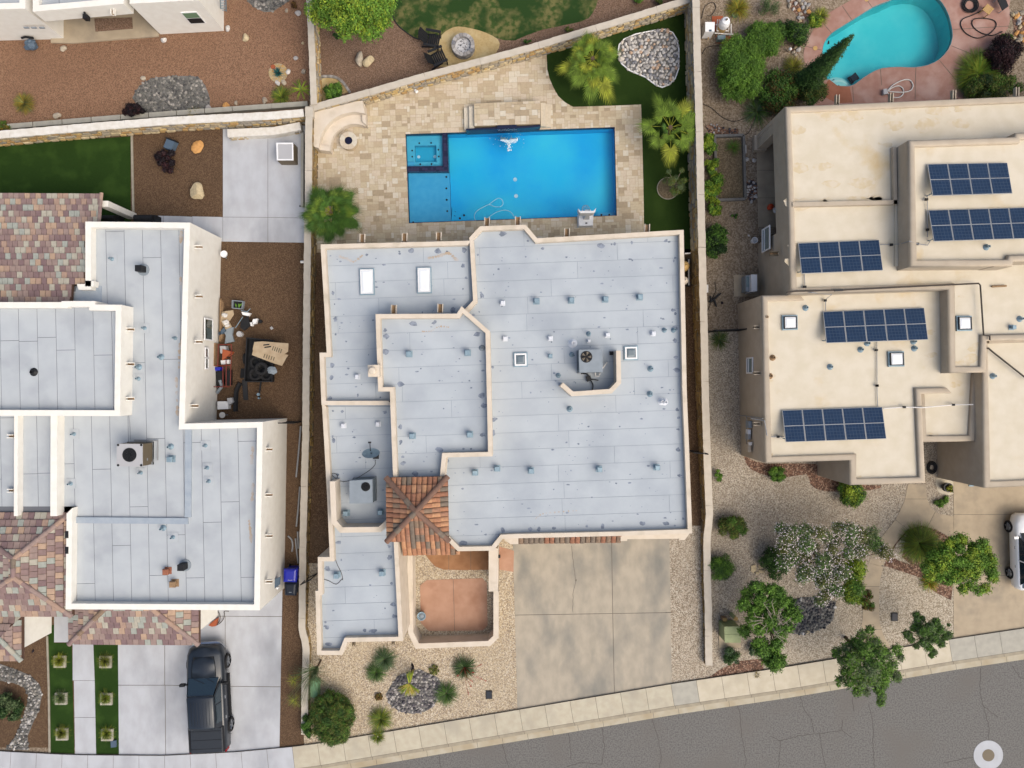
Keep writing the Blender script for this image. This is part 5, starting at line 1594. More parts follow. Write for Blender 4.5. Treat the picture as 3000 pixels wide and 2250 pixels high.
wall_window(eh, xwN - .08, yrow(1, 500, 1.8), yrow(1, 330, 1.8), 1.25, 2.25, -1, 'white_plastic', 'glass_blue', bars=((yrow(1, 500, 1.8), yrow(1, 330, 1.8), 1.5, 1.55),))
wall_window(eh, xwS - .02, yrow(1, 1495, 1.8), yrow(1, 1385, 1.8), 1.45, 2.25, -1, 'white_plastic', 'glass_blue', bars=((yrow(1, 1495, 1.8), yrow(1, 1385, 1.8), 1.65, 1.7),))
for c_, r_, y in ((2, 1, 1130), (2, 1, 1502), (2, 2, 392)):
 scupper(eh, (xwS, yrow(r_, y, 3.3)), (-1, 0), 3.4, 'taupe', ln=.35, w=.16, inner='ac_brown')
scupper(eh, (xwN - .04, yrow(1, 534, 3.3)), (-1, 0), 3.4, 'ac_brown', ln=.4, w=.2)
for x, y in ((705, 822), (1143, 808), (1650, 785), (2162, 762)):
 q = W(p1(3, 0, x, y), 4.2); scupper(eh, (q[0], q[1] - .1), (0.03, 1), 4.2, 'taupe', ln=.45, w=.17, inner='ac_brown')
for v in ((268, 1042, 372, 1040, 373, 1140, 270, 1144), (1682, 1046, 1786, 1046, 1790, 1148, 1686, 1150), (1128, 1336, 1236, 1334, 1240, 1438, 1132, 1440)):
 z = 3.64 if v[0] != 1682 else 4.24
 skylight(eh, Q(3, 1, z + .15, *v), z, 'dark_metal', 'sky_white', h=.18, fw=.035)
for c_, r_, x, y, z in ((3, 1, 455, 970, 3.62), (3, 1, 130, 1045, 3.62), (3, 1, 187, 1376, 3.62), (3, 1, 165, 1525, 3.62), (3, 1, 903, 1310, 3.62), (3, 1, 1340, 1300, 3.62), (3, 1, 655, 1450, 3.62),
      (3, 1, 1928, 475, 5.2), (3, 1, 1980, 1525, 3.7), (3, 1, 2200, 1060, 4.22), (3, 1, 957, 1258, 3.62), (3, 1, 1333, 1245, 3.62)):
 q = W(p1(c_, r_, x, y), z + .2); vent_pipe(eh, q[0], q[1], z + .002, 'old_wood' if x < 400 else 'galv', .06, .25)
q = W(p1(3, 1, 2128, 1130), 4.4); vent_cap(eh, q[0], q[1], 4.23, 'galv', .2, .25)
eb = MB()
for c_, r_, v, z in ((3, 0, [(390, 1055, 45), (1160, 1020, 50), (1430, 1010, 70), (1700, 1000, 50), (1100, 1175, 25), (600, 1345, 40), (390, 1355, 60), (870, 1480, 50), (640, 1490, 40), (610, 1640, 50), (1000, 1620, 50), (640, 920, 70), (820, 950, 60), (1150, 890, 45), (1500, 890, 60), (1700, 880, 40)], 4.22),
                     (3, 1, [(410, 130, 70), (610, 122, 50), (850, 110, 60), (1020, 98, 40), (385, 600, 50), (370, 470, 35), (400, 700, 30)], 4.22),
                     (3, 1, [(1000, 620, 20), (900, 690, 15), (455, 970, 14), (130, 1045, 22), (187, 1376, 20), (165, 1525, 22), (1460, 1360, 25), (1460, 1170, 25), (1340, 1300, 18), (903, 1310, 18)], 3.62),
                     (3, 1, [(1820, 1290, 40), (1800, 1390, 40), (1700, 1450, 60), (1690, 880, 16), (1660, 1090, 20)], 4.22),
                     (3, 2, [(1430, 500, 30), (1480, 485, 25), (1640, 80, 30)], 3.05), (3, 2, [(150, 40, 20), (150, 400, 14), (880, 850, 40), (1150, 835, 30), (150, 650, 30)], 3.62)):
 for x, y, r_2 in v:
  for kk in range(5):
   p = W(p1(c_, r_, x + R.gauss(0, r_2 * .6), y + R.gauss(0, r_2 * .18)), z)
   bb = blot(None, p, r_2 * .0055 * R.uniform(.5, 1.1), z + .004 + .0008 * kk, None, n=10, el=R.uniform(1.2, 2.0)); eb.add(bb.v, bb.f)
M['ochre'] = mat('ochre_stain', (217, 200, 168), (224, 212, 190), 3, bump=0, lo=.4, hi=.6)
eb.build('water_stains', 'ochre', eh)['kind'] = 'stuff'
sg = 'tilted solar panels on the tan adobe house roof'
def solar(v, c_, r_, zr, n, label):
 """v: survey outline NW, NE, SE, SW; the south edge stands higher"""
 z = [zr + .12, zr + .12, zr + .62, zr + .62]
 P = [Vector((*W(p, zz), zz)) for p, zz in zip(t(c_, r_, *v), z)]
 root = thing('solar_array', (P[0].x, P[0].y, zr), label, 'solar panels', 'solar panel rows on the tan house')
 NW, NE, SE, SW_ = P
 nrm = (NE - NW).cross(SW_ - NW).normalized()
 if nrm.z < 0: nrm = -nrm
 def pt(u, w, d=0.0): return tuple(NW.lerp(NE, u).lerp(SW_.lerp(SE, u), w) + nrm * d)
 def quad_slab(u0, u1, w0, w1, d0, d1, name, m, parent):
  b = MB()
  vs = [pt(u0, w0, d0), pt(u1, w0, d0), pt(u1, w1, d0), pt(u0, w1, d0), pt(u0, w0, d1), pt(u1, w0, d1), pt(u1, w1, d1), pt(u0, w1, d1)]
  b.add(vs, [(0, 1, 2, 3), (7, 6, 5, 4), (4, 5, 1, 0), (5, 6, 2, 1), (6, 7, 3, 2), (7, 4, 0, 3)])
  return b.build(name, m, parent)
 for i in range(n):
  for j in range(2):
   u0, u1 = i / n + .002, (i + 1) / n - .002
   w0, w1 = (.0, .498) if j == 0 else (.502, 1.0)
   pn = quad_slab(u0, u1, w0, w1, -.04, 0, 'solar_panel', 'solar_frame', root)
   du, dw = .009 * 4 / n, .010
   quad_slab(u0 + du * .6, u1 - du * .6, w0 + dw, w1 - dw, .001, .004, 'cells', 'solar', pn)
 b = MB()
 for i in range(n + 1):
  u = min(.98, max(.02, i / n))
  for w in (.08, .9):
   a = Vector(pt(u, w, -.05)); b.tube([a, (a.x, a.y, zr)], .025, 4)
 for w in (.1, .88):
  b.tube([pt(0, w, -.06), pt(1, w, -.06)], .03, 4)
 b.build('rack', 'galv', root)
 return root
def solar_mat():
 m = bpy.data.materials.new('solar_cells'); m.use_nodes = True
 nt = m.node_tree; bs = nt.nodes['Principled BSDF']
 geo = nt.nodes.new('ShaderNodeNewGeometry')
 mp = nt.nodes.new('ShaderNodeMapping'); mp.inputs['Rotation'].default_value = (0, 0, -0.035)
 nt.links.new(geo.outputs['Position'], mp.inputs[0])
 sp = nt.nodes.new('ShaderNodeSeparateXYZ'); nt.links.new(mp.outputs[0], sp.inputs[0])
 prev = None
 for ax, per in ((0, .158), (1, .158)):
  md = nt.nodes.new('ShaderNodeMath'); md.operation = 'PINGPONG'; md.inputs[1].default_value = per / 2
  nt.links.new(sp.outputs[ax], md.inputs[0])
  lt = nt.nodes.new('ShaderNodeMath'); lt.operation = 'LESS_THAN'; lt.inputs[1].default_value = .0075
  nt.links.new(md.outputs[0], lt.inputs[0])
  if prev is None: prev = lt.outputs[0]
  else:
   mx = nt.nodes.new('ShaderNodeMath'); mx.operation = 'MAXIMUM'
   nt.links.new(prev, mx.inputs[0]); nt.links.new(lt.outputs[0], mx.inputs[1]); prev = mx.outputs[0]
 nz = nt.nodes.new('ShaderNodeTexNoise'); nz.inputs['Scale'].default_value = 5; nt.links.new(geo.outputs['Position'], nz.inputs[0])
 mb_ = nt.nodes.new('ShaderNodeMix'); mb_.data_type = 'RGBA'; mb_.inputs[6].default_value = lin((28, 48, 74)); mb_.inputs[7].default_value = lin((40, 66, 98))
 nt.links.new(nz.outputs[0], mb_.inputs[0])
 m2 = nt.nodes.new('ShaderNodeMix'); m2.data_type = 'RGBA'; m2.inputs[7].default_value = lin((74, 90, 112))
 nt.links.new(prev, m2.inputs[0]); nt.links.new(mb_.outputs[2], m2.inputs[6])
 nt.links.new(m2.outputs[2], bs.inputs['Base Color'])
 bs.inputs['Roughness'].default_value = .25; bs.inputs['Specular IOR Level'].default_value = .35
 return m
M['solar'] = solar_mat()
solar((1430, 1330, 2078, 1318, 2120, 1565, 1472, 1585), 3, 0, 5.2, 4, 'row of four double solar panels on the highest roof nearest the kidney pool')
solar((1437, 183, 2250, 160, 2290, 408, 1482, 434), 3, 1, 5.2, 5, 'row of solar panels running out of frame on the highest tan roof')
solar((382, 450, 1040, 422, 1072, 668, 410, 695), 3, 1, 4.22, 4, 'row of four double solar panels beside the rust-stained roof edge, left of the raised block')
solar((583, 1005, 1405, 972, 1438, 1230, 610, 1258), 3, 1, 3.62, 5, 'row of five double solar panels between two square skylights')
solar((252, 283, 1065, 255, 1100, 512, 280, 540), 3, 2, 3.62, 5, 'southernmost row of five double solar panels, above the corner nearest the flowering tree')
def conduit(pts, zs, m, r, root, name='conduit'):
 b = MB(); b.tube([(*W(p, z), z) for p, z in zip(pts, zs)], r, 6); return b.build(name, m, root)
conduit(t(3, 1, 290, 848, 360, 838, 700, 830, 1300, 800, 1845, 775, 1858, 790, 1885, 1195, 1935, 1200, 1935, 1235), [4.5] * 7 + [4.5, 4.5], 'pipe', .04, eh)
conduit(t(3, 1, 1920, 1297, 1965, 1335, 2250, 1560), [3.95, 3.95, 3.95], 'pipe', .045, eh)
conduit(t(3, 1, 1048, 460, 1140, 460, 1210, 455, 1285, 432, 1350, 455, 1430, 465, 1460, 420), [4.3, 4.3, 4.5, 5.5, 5.4, 5.3, 5.3], 'pipe_grey', .022, eh)
conduit(t(3, 1, 432, 700, 440, 845, 490, 848, 655, 865, 605, 905, 605, 1000), [4.3, 4.3, 4.5, 3.95, 3.75, 3.75], 'pipe_grey', .022, eh)
conduit(t(3, 1, 1020, 1250, 1022, 1660) + t(3, 2, 1026, 250), [3.7] * 3, 'pipe_grey', .022, eh)
conduit(t(3, 1, 1428, 60, 1430, 400), [5.3, 5.3], 'pipe_grey', .022, eh)
conduit(t(3, 2, 1075, 268, 1240, 256, 1395, 260, 1640, 237, 1800, 235), [3.75, 3.75, 3.9, 3.2, 3.4], 'hose_white', .03, eh)
conduit(t(3, 2, 0, 348, 110, 365, 130, 480, 145, 497, 270, 497), [3.3, 3.85, 3.85, 3.75, 3.7], 'pipe_grey', .025, eh)
for c_, r_, x, y, z in ((3, 1, 1138, 462, 4.35), (3, 1, 1348, 455, 5.35), (3, 1, 437, 803, 4.35), (3, 1, 602, 913, 3.75), (3, 1, 1016, 1315, 3.75), (3, 1, 1021, 1603, 3.75), (3, 2, 1022, 82, 3.75), (3, 1, 1422, 95, 5.35), (3, 1, 1430, 340, 5.35), (3, 2, 1242, 256, 3.8), (3, 2, 1640, 237, 3.25), (3, 2, 220, 496, 3.75)):
 q = W(p1(c_, r_, x, y), z); b = MB(); b.box((q[0], q[1], z), (.12, .11, .1)); b.build('junction_box', 'black', eh)
b = MB(); q = W(p1(3, 1, 710, 830), 4.5); b.box((q[0], q[1], 4.5), (.4, .1, .1), .05); b.build('junction_box', 'dark_metal', eh)
for y, dz_, s_, m_ in ((398, 2.6, .35, 'ac_grey'), (458, 2.55, .24, 'bright'), (497, 2.5, .3, 'pipe_grey'), (552, 2.8, .16, 'hose_white'), (590, 2.5, .4, 'taupe')):
 b = MB(); b.box((xwS - .08, yrow(2, y, 2.0), dz_ - .8), (.16, s_, s_ * 1.3)); b.build('meter_box', m_, eh)
b = MB(); yy_ = yrow(2, 335, 2.0)
b.tube([(xwS - .05, yy_, 3.8), (xwS - .05, yy_, .2)], .025, 6); b.tube([(xwS - .05, yy_, 1.4), (xwS - .05, yrow(2, 620, 2.0), 1.4)], .02, 6); b.build('conduit', 'pipe_grey', eh)
q = W(p1(3, 1, 2010, 800), 4.3); b = MB(); b.tube([(q[0] - .35, q[1], 4.3), (q[0] + .35, q[1] + .03, 4.3)], .05); b.build('roof_spout', 'old_wood', eh)
# ------------------------------------------------------------------ rocks
_ico = {}
def ico(sub):
 if sub not in _ico:
  import bmesh
  bm = bmesh.new(); bmesh.ops.create_icosphere(bm, subdivisions=sub, radius=1.0)
  vs = np.array([v.co[:] for v in bm.verts]); fs = np.array([[v.index for v in f.verts] for f in bm.faces]); bm.free()
  _ico[sub] = (vs, fs)
 return _ico[sub]
nrng = np.random.default_rng(3)
def rock(cx, cy, z, rx, ry, rz, sub=2, rough=.18, rot=None, cut=5):
 vs, fs = ico(sub)
 v = vs.copy()
 for k in range(cut):
  n = nrng.normal(size=3); n /= np.linalg.norm(n); d = nrng.uniform(.55, .9)
  t_ = v @ n; m = t_ > d
  v[m] -= np.outer(t_[m] - d, n)
 v *= 1 + nrng.uniform(-rough * .3, rough * .3, (len(v), 1))
 a = nrng.uniform(0, 6.28) if rot is None else rot
 v = v * np.array([rx, ry, rz])
 c, s = math.cos(a), math.sin(a)
 v = np.stack([v[:, 0] * c - v[:, 1] * s + cx, v[:, 0] * s + v[:, 1] * c + cy, v[:, 2] + z], 1)
 return v, fs
def rock_field(label, pts, sp, mats, z=Z3, sub=1, base='mulch', parts=0, group=None, edge=None, size=(.42, .68), name='rock_bed', flat=.6, world_pts=False):
 poly = ccw(WW(pts) if not world_pts else pts)
 x0 = min(p[0] for p in poly); x1 = max(p[0] for p in poly); y0 = min(p[1] for p in poly); y1 = max(p[1] for p in poly)
 its = []
 ny = int((y1 - y0) / (sp * .87)) + 1
 for j in range(ny):
  for i in range(int((x1 - x0) / sp) + 2):
   x = x0 + (i + (j % 2) * .5) * sp + R.uniform(-.3, .3) * sp; y = y0 + j * sp * .87 + R.uniform(-.3, .3) * sp
   if not inside((x, y), poly): continue
   r = sp * R.uniform(*size) * (1.35 if R.random() < .08 else 1)
   v, f = rock(x, y, z + r * flat * .45, r, r * R.uniform(.65, .95), r * flat, sub, cut=3)
   its.append((r * r, v.tolist(), f.tolist(), R.choice(mats)))
 c = (sum(p[0] for p in poly) / len(poly), sum(p[1] for p in poly) / len(poly))
 if parts:
  root = thing(name, (c[0], c[1], 0), label, 'rock bed', group)
  b = MB(); b.prism(poly, 0, z + .004); b.build('bed', base, root)
  if edge:
   b = MB(); b.path(poly, .05, 0, z + .05, closed=True); b.build('border', edge, root)
  pieces(root, 'stone', its, parts, smooth=sub > 1)
  return root
 mats_ = sorted(set(q[3] for q in its)) or ['mulch']
 b = MB()
 for q in its: b.add(q[1], q[2], mats_.index(q[3]))
 b.k = len(mats_); b.prism(poly, 0, z + .003)
 o = b.build(name, mats_ + [base]); tag(o, label, 'rock bed', group, 'stuff')
 return o
rock_field('rounded triangle of pale river rock set in the green artificial grass beside the fan palms',
           t(2, 0, 857, 425, 868, 365, 905, 322, 1000, 280, 1150, 250, 1240, 242, 1300, 268, 1332, 320, 1350, 400, 1348, 560, 1320, 640, 1268, 690, 1215, 710, 1165, 693, 1080, 628, 950, 573, 885, 518),
           .195, RS_WHITE, parts=300, edge='white_plastic', sub=2, z=.02, base='blockgrey')
rock_field('oval bed of grey river rock on the red gravel beside the dark shrub', smooth(t(0, 0, 1075, 790, 1130, 700, 1200, 650, 1290, 625, 1560, 615, 1640, 660, 1690, 760, 1700, 850, 1640, 900, 1400, 918, 1190, 930, 1120, 850), True, 2), .15, RS_GREY, z=Z2, base='blockgrey')
rock_field('grey river rock patch cut by the top edge beside the ladder', [(715, -90), (725, 5), (745, 22), (775, 36), (800, 34), (830, 14), (858, -5), (870, -90)], .17, RS_GREY, z=Z2, base='blockgrey')
rock_field('winding dry stream of grey and white stones at the lower left corner',
           t(0, 3, -300, 890, 0, 815, 130, 860, 250, 910, 320, 980, 342, 1060, 320, 1180, 270, 1290, 225, 1400, 232, 1515, 40, 1508, 130, 1400, 170, 1300, 210, 1180, 232, 1080, 200, 1010, 130, 975, 0, 950, -300, 960), .15, RS_WHITE[:3] + RS_GREY, z=Z2, base='blockgrey')
rock_field('purple-grey broken rock mound round the small yellow palm in the front yard', t(1, 3, 1050, 1060, 1110, 960, 1170, 900, 1260, 870, 1330, 855, 1370, 880, 1470, 920, 1510, 980, 1480, 1060, 1440, 1160, 1370, 1200, 1270, 1220, 1160, 1200, 1080, 1140), .155, RS_PURPLE, z=Z4, base='blockgrey')
rock_field('black river rock bed with pale edge boulders under the flowering tree', t(3, 3, 290, 270, 370, 290, 410, 275, 520, 270, 690, 310, 665, 460, 600, 520, 520, 550, 430, 580, 330, 570, 380, 450, 300, 340), .16, RS_DARK + RS_GREY[:3], z=Z3 + .004, base='blockgrey')
rock_field('small pile of white and grey cobbles beside the empty raised bed', t(2, 0, 1890, 1470, 1950, 1450, 1990, 1500, 1988, 1600, 1940, 1640, 1890, 1600), .16, RS_WHITE[:4] + RS_DARK[:2], z=Z2)
rock_field('strip of broken pale rock along the north end of the raised bed', t(2, 0, 1560, 1020, 1640, 1000, 1740, 1050, 1830, 1040, 1840, 1095, 1600, 1085), .2, RS_DARK[:3] + RS_WHITE[:3], z=Z2, size=(.2, .45))
rock_field('yellow and white broken rock along the planting left of the kidney pool', t(3, 0, 300, 0, 360, -40, 470, 40, 490, 110, 430, 160, 400, 240, 385, 420, 360, 480, 330, 400, 370, 260, 380, 130, 310, 60), .26, RS_BOULDER + RS_WHITE[:3], z=Z2)
rock_field('loose pale rock border at the top right corner beside the pool deck', t(3, 0, 2110, 120, 2300, 60, 2300, 420, 2180, 340, 2110, 330, 2130, 230), .3, RS_BOULDER + RS_WHITE[:2], z=Z2)
rb = thing('garden_edging', (*W(p1(1, 0, 700, 690)), 0), 'curved row of grey edging bricks round the small sandy planting corner', 'edging')
q = smooth(WW(t(1, 0, 532, 625, 600, 622, 660, 635, 710, 675, 745, 725, 765, 755)), False, 3)
for a, c in zip(q[:-1], q[1:]):
 b = MB(); b.path([a, (a[0] + (c[0] - a[0]) * .93, a[1] + (c[1] - a[1]) * .93)], .14, 0, .09); b.build('brick', R.choice(['pale1', 'pale2', 'grey2']), rb)
def boulder(label, c_, r_, x, y, rad, m='boulder0', ry=None, z=0, group=None, rot=None, hz=.6):
 q = W(p1(c_, r_, x, y)); s = ZF / K
 v, f = rock(q[0], q[1], z + rad * s * hz * .5, rad * s, (ry or rad * .8) * s, rad * s * hz, 3, .1, rot, cut=9)
 b = MB(); b.add(v.tolist(), f.tolist())
 return tag(b.build('boulder', m), label, 'rock', group)
g = 'boulders scattered over the red gravel'
for i, a in enumerate([(0, 0, 520, 400, 30, 'boulder1', 'pale boulder near the dark blue bundle below the corner house'), (0, 0, 1330, 330, 28, 'pale3', 'pale half-round boulder at the foot of the corner house porch'),
          (0, 0, 1848, 235, 26, 'pale0', 'small whitish boulder by the right corner of the top left house'), (0, 0, 1995, 308, 36, 'boulder0', 'largest cream and yellow boulder on the red gravel, below the ladder'),
          (0, 0, 1163, 635, 24, 'boulder1', 'boulder touching the upper left edge of the oval rock bed'), (0, 0, 470, 940, 34, 'boulder1', 'two-tone boulder above the white wall at left, right of the yellow-green shrub'),
          (0, 0, 1915, 835, 20, 'boulder3', 'small grey boulder right of the oval rock bed'), (0, 0, 1840, 873, 40, 'boulder2', 'flat orange rock lying against the curb blocks'),
          (0, 0, 2150, 812, 26, 'boulder3', 'grey boulder beside the spiky green clump near the wall corner'), (0, 0, 1690, 884, 34, 'pale2', 'flat grey rock at the lower right corner of the oval rock bed'),
          (1, 0, 250, 88, 18, 'boulder3', 'small boulder just below the top river rock patch'), (1, 0, 342, 112, 28, 'pale1', 'upright whitish boulder near the top of the stone wall'),
          (1, 0, 380, 352, 15, 'boulder0', 'tiny pale boulder halfway along the short stone wall'), (1, 0, 325, 475, 22, 'pale1', 'grey angular boulder above the blue agave'),
          (1, 0, 264, 583, 24, 'pale3', 'pale boulder immediately right of the blue agave'), (1, 0, 388, 585, 24, 'boulder3', 'boulder close to the wall, right of the blue agave'),
          (1, 0, 180, 675, 26, 'pale0', 'left one of two touching pale boulders below the blue agave'), (1, 0, 228, 672, 24, 'boulder1', 'right one of two touching pale boulders below the blue agave'),
          (1, 0, 72, 825, 22, 'boulder1', 'boulder left of the spiky clump at the curb blocks')]):
 boulder(a[6], a[0], a[1], a[2], a[3], a[4], a[5], z=Z1, group=g)
b = MB(); c = W(p1(1, 0, 140, 545)); b.cyl(c, .13, 0, .05, 14); tag(b.build('stepping_stone', 'terracotta'), 'round pinkish stepping stone beside the blue agave', 'stone')
boulder('left tall boulder of the pair on the brown gravel north of the terrace', 1, 0, 848, 488, 62, 'boulder1', 38, rot=1.4)
boulder('right leaning boulder of the pair on the brown gravel north of the terrace', 1, 0, 915, 505, 56, 'boulder0', 40, rot=.7)
boulder('orange triangular rock on the brown bed beside the fallen pot', 0, 0, 1605, 1195, 60, 'boulder2', 48, rot=.9, hz=.3)
boulder('big cream and ochre boulder beside the white patio', 0, 0, 1610, 1560, 78, 'boulder0', 58, rot=1.5)
boulder('left white round rock beside the raised bed', 2, 0, 1897, 1292, 24, 'pale3')
boulder('right white round rock beside the tan patio walk', 2, 0, 1960, 1300, 22, 'pale0')
for a in ((3, 3, 678, 352, 20, 'pale3', 'pale round boulder on the right edge of the black rock bed'), (3, 3, 408, 290, 18, 'pale0', 'pale boulder on the top edge of the black rock bed'),
          (3, 3, 420, 570, 16, 'pale3', 'left pale boulder at the bottom of the black rock bed'), (3, 3, 456, 558, 18, 'boulder0', 'right pale boulder at the bottom of the black rock bed')):
 boulder(a[6], a[0], a[1], a[2], a[3], a[4], a[5], group='pale boulders edging the black rock bed')
for i, (x, y, r_) in enumerate(((15, 1570, 24), (35, 1545, 18), (70, 1560, 22), (85, 1590, 22), (60, 1600, 16))):
 pass
fg = thing('flagstones', (*W(p1(3, 2, 50, 1570)), 0), 'cluster of cream flagstones beside the dark round bush', 'flagstones')
for x, y, pts in ((20, 1565, ((-22, -25), (12, -30), (22, 10), (-5, 32), (-25, 18))), (72, 1548, ((-18, -12), (20, -8), (24, 14), (-10, 16))), (80, 1582, ((-30, -10), (26, -8), (28, 18), (-8, 16))), (48, 1598, ((-10, -10), (14, -8), (12, 12), (-12, 10)))):
 b = MB(); b.prism(WW(t(3, 2, *[v for p in pts for v in (x + p[0], y + p[1])])), 0, .06); b.build('stone', R.choice(['boulder0', 'pale3']), fg)
# ------------------------------------------------------------------ foliage
def leaves(name, parent, clumps, n, size, mats, aspect=.5, up=.3, weights=None, shell=(.5, 1.05)):
 n = int(n * 2.1); size *= .92; clumps = [(c[0], c[1], c[2], c[3] * 1.12) for c in clumps]
 """many small leaf faces spread over clumps (x, y, z, r)"""
 cl = np.array([c[:4] for c in clumps], float)
 w = cl[:, 3] ** 2; w /= w.sum()
 idx = nrng.choice(len(cl), n, p=w)
 d = nrng.normal(size=(n, 3)); d /= np.linalg.norm(d, axis=1)[:, None]
 rad = cl[idx, 3] * nrng.uniform(*shell, n)
 rad *= np.where(nrng.uniform(size=n) < .12, nrng.uniform(1.05, 1.4, n), 1.0)
 rad *= 1 + .3 * np.sin(d[:, 0] * 7 + idx) * np.cos(d[:, 1] * 6 + idx * 2)
 pos = cl[idx, :3] + d * rad[:, None] * np.array([1, 1, .8])
 nm = d + nrng.normal(size=(n, 3)) * .7 + np.array([0, 0, up]); nm /= np.linalg.norm(nm, axis=1)[:, None]
 tg = nrng.normal(size=(n, 3)); tg -= (tg * nm).sum(1)[:, None] * nm; tg /= np.linalg.norm(tg, axis=1)[:, None]
 bt = np.cross(nm, tg)
 s = size * nrng.uniform(.6, 1.3, n)[:, None]
 a = pos - tg * s * .5; b_ = pos + bt * s * aspect * .5; c = pos + tg * s * .5; e = pos - bt * s * aspect * .5
 vs = np.stack([a, b_, c, e], 1).reshape(-1, 3)
 if parent is not None:
  r = parent
  vs = vs - np.array(r.location)
  loc = None
 else:
  lo, hi = vs.min(0), vs.max(0); loc = np.array([(lo[0] + hi[0]) / 2, (lo[1] + hi[1]) / 2, 0.0]); vs = vs - loc
 me = bpy.data.meshes.new(name)
 me.vertices.add(4 * n); me.vertices.foreach_set('co', vs.ravel())
 me.loops.add(4 * n); me.loops.foreach_set('vertex_index', np.arange(4 * n))
 me.polygons.add(n); me.polygons.foreach_set('loop_start', np.arange(0, 4 * n, 4)); me.polygons.foreach_set('loop_total', np.full(n, 4))
 k = len(mats)
 if weights is None:
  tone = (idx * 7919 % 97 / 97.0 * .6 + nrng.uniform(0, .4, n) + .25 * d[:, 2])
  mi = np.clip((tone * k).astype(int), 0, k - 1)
 else:
  mi = nrng.choice(k, n, p=weights)
 me.polygons.foreach_set('material_index', mi.astype(np.int32))
 for m in mats: me.materials.append(M[m])
 me.update(); me.validate()
 o = bpy.data.objects.new(name, me); col.objects.link(o)
 if parent is not None: o.parent = parent
 else: o.location = loc
 return o
S_ = ZF / K
def clumps_disc(c_, r_, x, y, rx, ry, z, m, cr, rz=None, seed=None):
 """clumps over a dome: survey tile centre and radii, z of the middle"""
 out = []
 g_ = random.Random(seed if seed is not None else int(x * 7 + y))
 for i in range(m):
  a = g_.uniform(0, 6.283); f = math.sqrt(g_.uniform(0, 1)) * .88
  rzz = (rz if rz is not None else rx * S_ * .7)
  zz = z + rzz * math.sqrt(max(0, 1 - f * f)) * g_.uniform(.3, 1)
  q = W(p1(c_, r_, x + rx * f * math.cos(a), y + ry * f * math.sin(a)), zz)
  out.append((q[0], q[1], zz, cr * g_.uniform(.7, 1.25)))
 return out
def trunk(parent, a, b_, r0, r1, m='bark', branches=(), name='trunk'):
 b = MB(); a = Vector(a); b_ = Vector(b_)
 mid = a.lerp(b_, .5) + Vector((R.uniform(-.06, .06), R.uniform(-.06, .06), 0))
 b.tube([a, mid, b_], r0, 7, r1)
 o = b.build(name, m, parent)
 for e in branches:
  b = MB(); e = Vector(e); m_ = b_.lerp(e, .5) + Vector((0, 0, .15))
  b.tube([b_.lerp(a, .15), m_, e], r1 * .8, 5, r1 * .25); b.build('branch', m, parent)
 return o
def tree(label, c_, r_, bx, by, clumps, n, size, mats, h, tr=.1, m='bark', aspect=.5, group=None, name='tree', weights=None, top=None):
 base = W(p1(c_, r_, bx, by))
 root = thing(name, (base[0], base[1], 0), label, 'tree', group)
 cx = sum(c[0] for c in clumps) / len(clumps); cy = sum(c[1] for c in clumps) / len(clumps)
 tt = (cx * .6 + base[0] * .4, cy * .6 + base[1] * .4, h)
 big = sorted(clumps, key=lambda c: -math.dist(c[:2], tt[:2]))[:9]
 trunk(root, (base[0], base[1], 0), tt, tr, tr * .6, m, [(c[0], c[1], c[2] - .1) for c in big])
 leaves('crown', root, clumps, n, size, mats, aspect, weights=weights)
 return root
def shrub(label, c_, r_, x, y, rx, ry, h, n, size, mats, m=18, group=None, name='shrub', cat='shrub', aspect=.5, cr=None, shell=(.55, 1.05), weights=None):
 q = W(p1(c_, r_, x, y), h * .5)
 root = thing(name, (q[0], q[1], 0), label, cat, group)
 cl = clumps_disc(c_, r_, x, y, rx * .95, ry * .95, h * .25, m, cr or min(rx, ry) * S_ * .34, rz=h * .6)
 leaves('foliage', root, cl, n, size, mats, aspect, shell=shell, weights=weights)
 b = MB()
 for i in range(5):
  e = cl[i % len(cl)]; b.tube([(q[0], q[1], 0), (e[0], e[1], max(.1, e[2]))], .02, 5, .008)
 b.build('stem', 'bark', root)
 return root
def blades(name, parent, c, n, L, wd, mats, el=(10, 80), droop=.35, z=0.0, curl=0.0, azr=(0, 360), tipm=None):
 b = MB()
 for i in range(n):
  az = math.radians(R.uniform(*azr)); e = math.radians(R.uniform(*el)); l = L * R.uniform(.7, 1.1)
  d = Vector((math.cos(az) * math.cos(e), math.sin(az) * math.cos(e), math.sin(e)))
  s = Vector((-math.sin(az), math.cos(az), 0)) * wd / 2
  p = Vector((c[0], c[1], z)) + d * .04; vs = []
  for k in range(4):
   f = k / 3
   q = p + d * l * f + Vector((0, 0, -droop * l * f * f)) + Vector((-math.sin(az), math.cos(az), 0)) * curl * l * f * f * (1 if i % 2 else -1)
   q.z = max(q.z, .03 + .01 * R.random())
   w = s * (1 - f * .85)
   vs += [tuple(q - w), tuple(q + w)]
  b.add(vs, [(0, 1, 3, 2), (2, 3, 5, 4), (4, 5, 7, 6)], R.randrange(len(mats)))
 return b.build(name, mats, parent)
def tuft(label, c_, r_, x, y, rad, mats, n=260, h=.3, wd=.022, cat='plant', group=None, name='grass_clump', el=(2, 66), droop=.3):
 n = int(n * 1.3)
 q = W(p1(c_, r_, x, y), h * .4)
 root = thing(name, (q[0], q[1], 0), label, cat, group)
 blades('foliage', root, q, n, rad * S_ * 1.12, wd, mats, el, droop, z=.05)
 b = MB(); b.cyl(q, rad * S_ * .12, 0, .1, 8); b.build('base', 'bark', root)
 return root
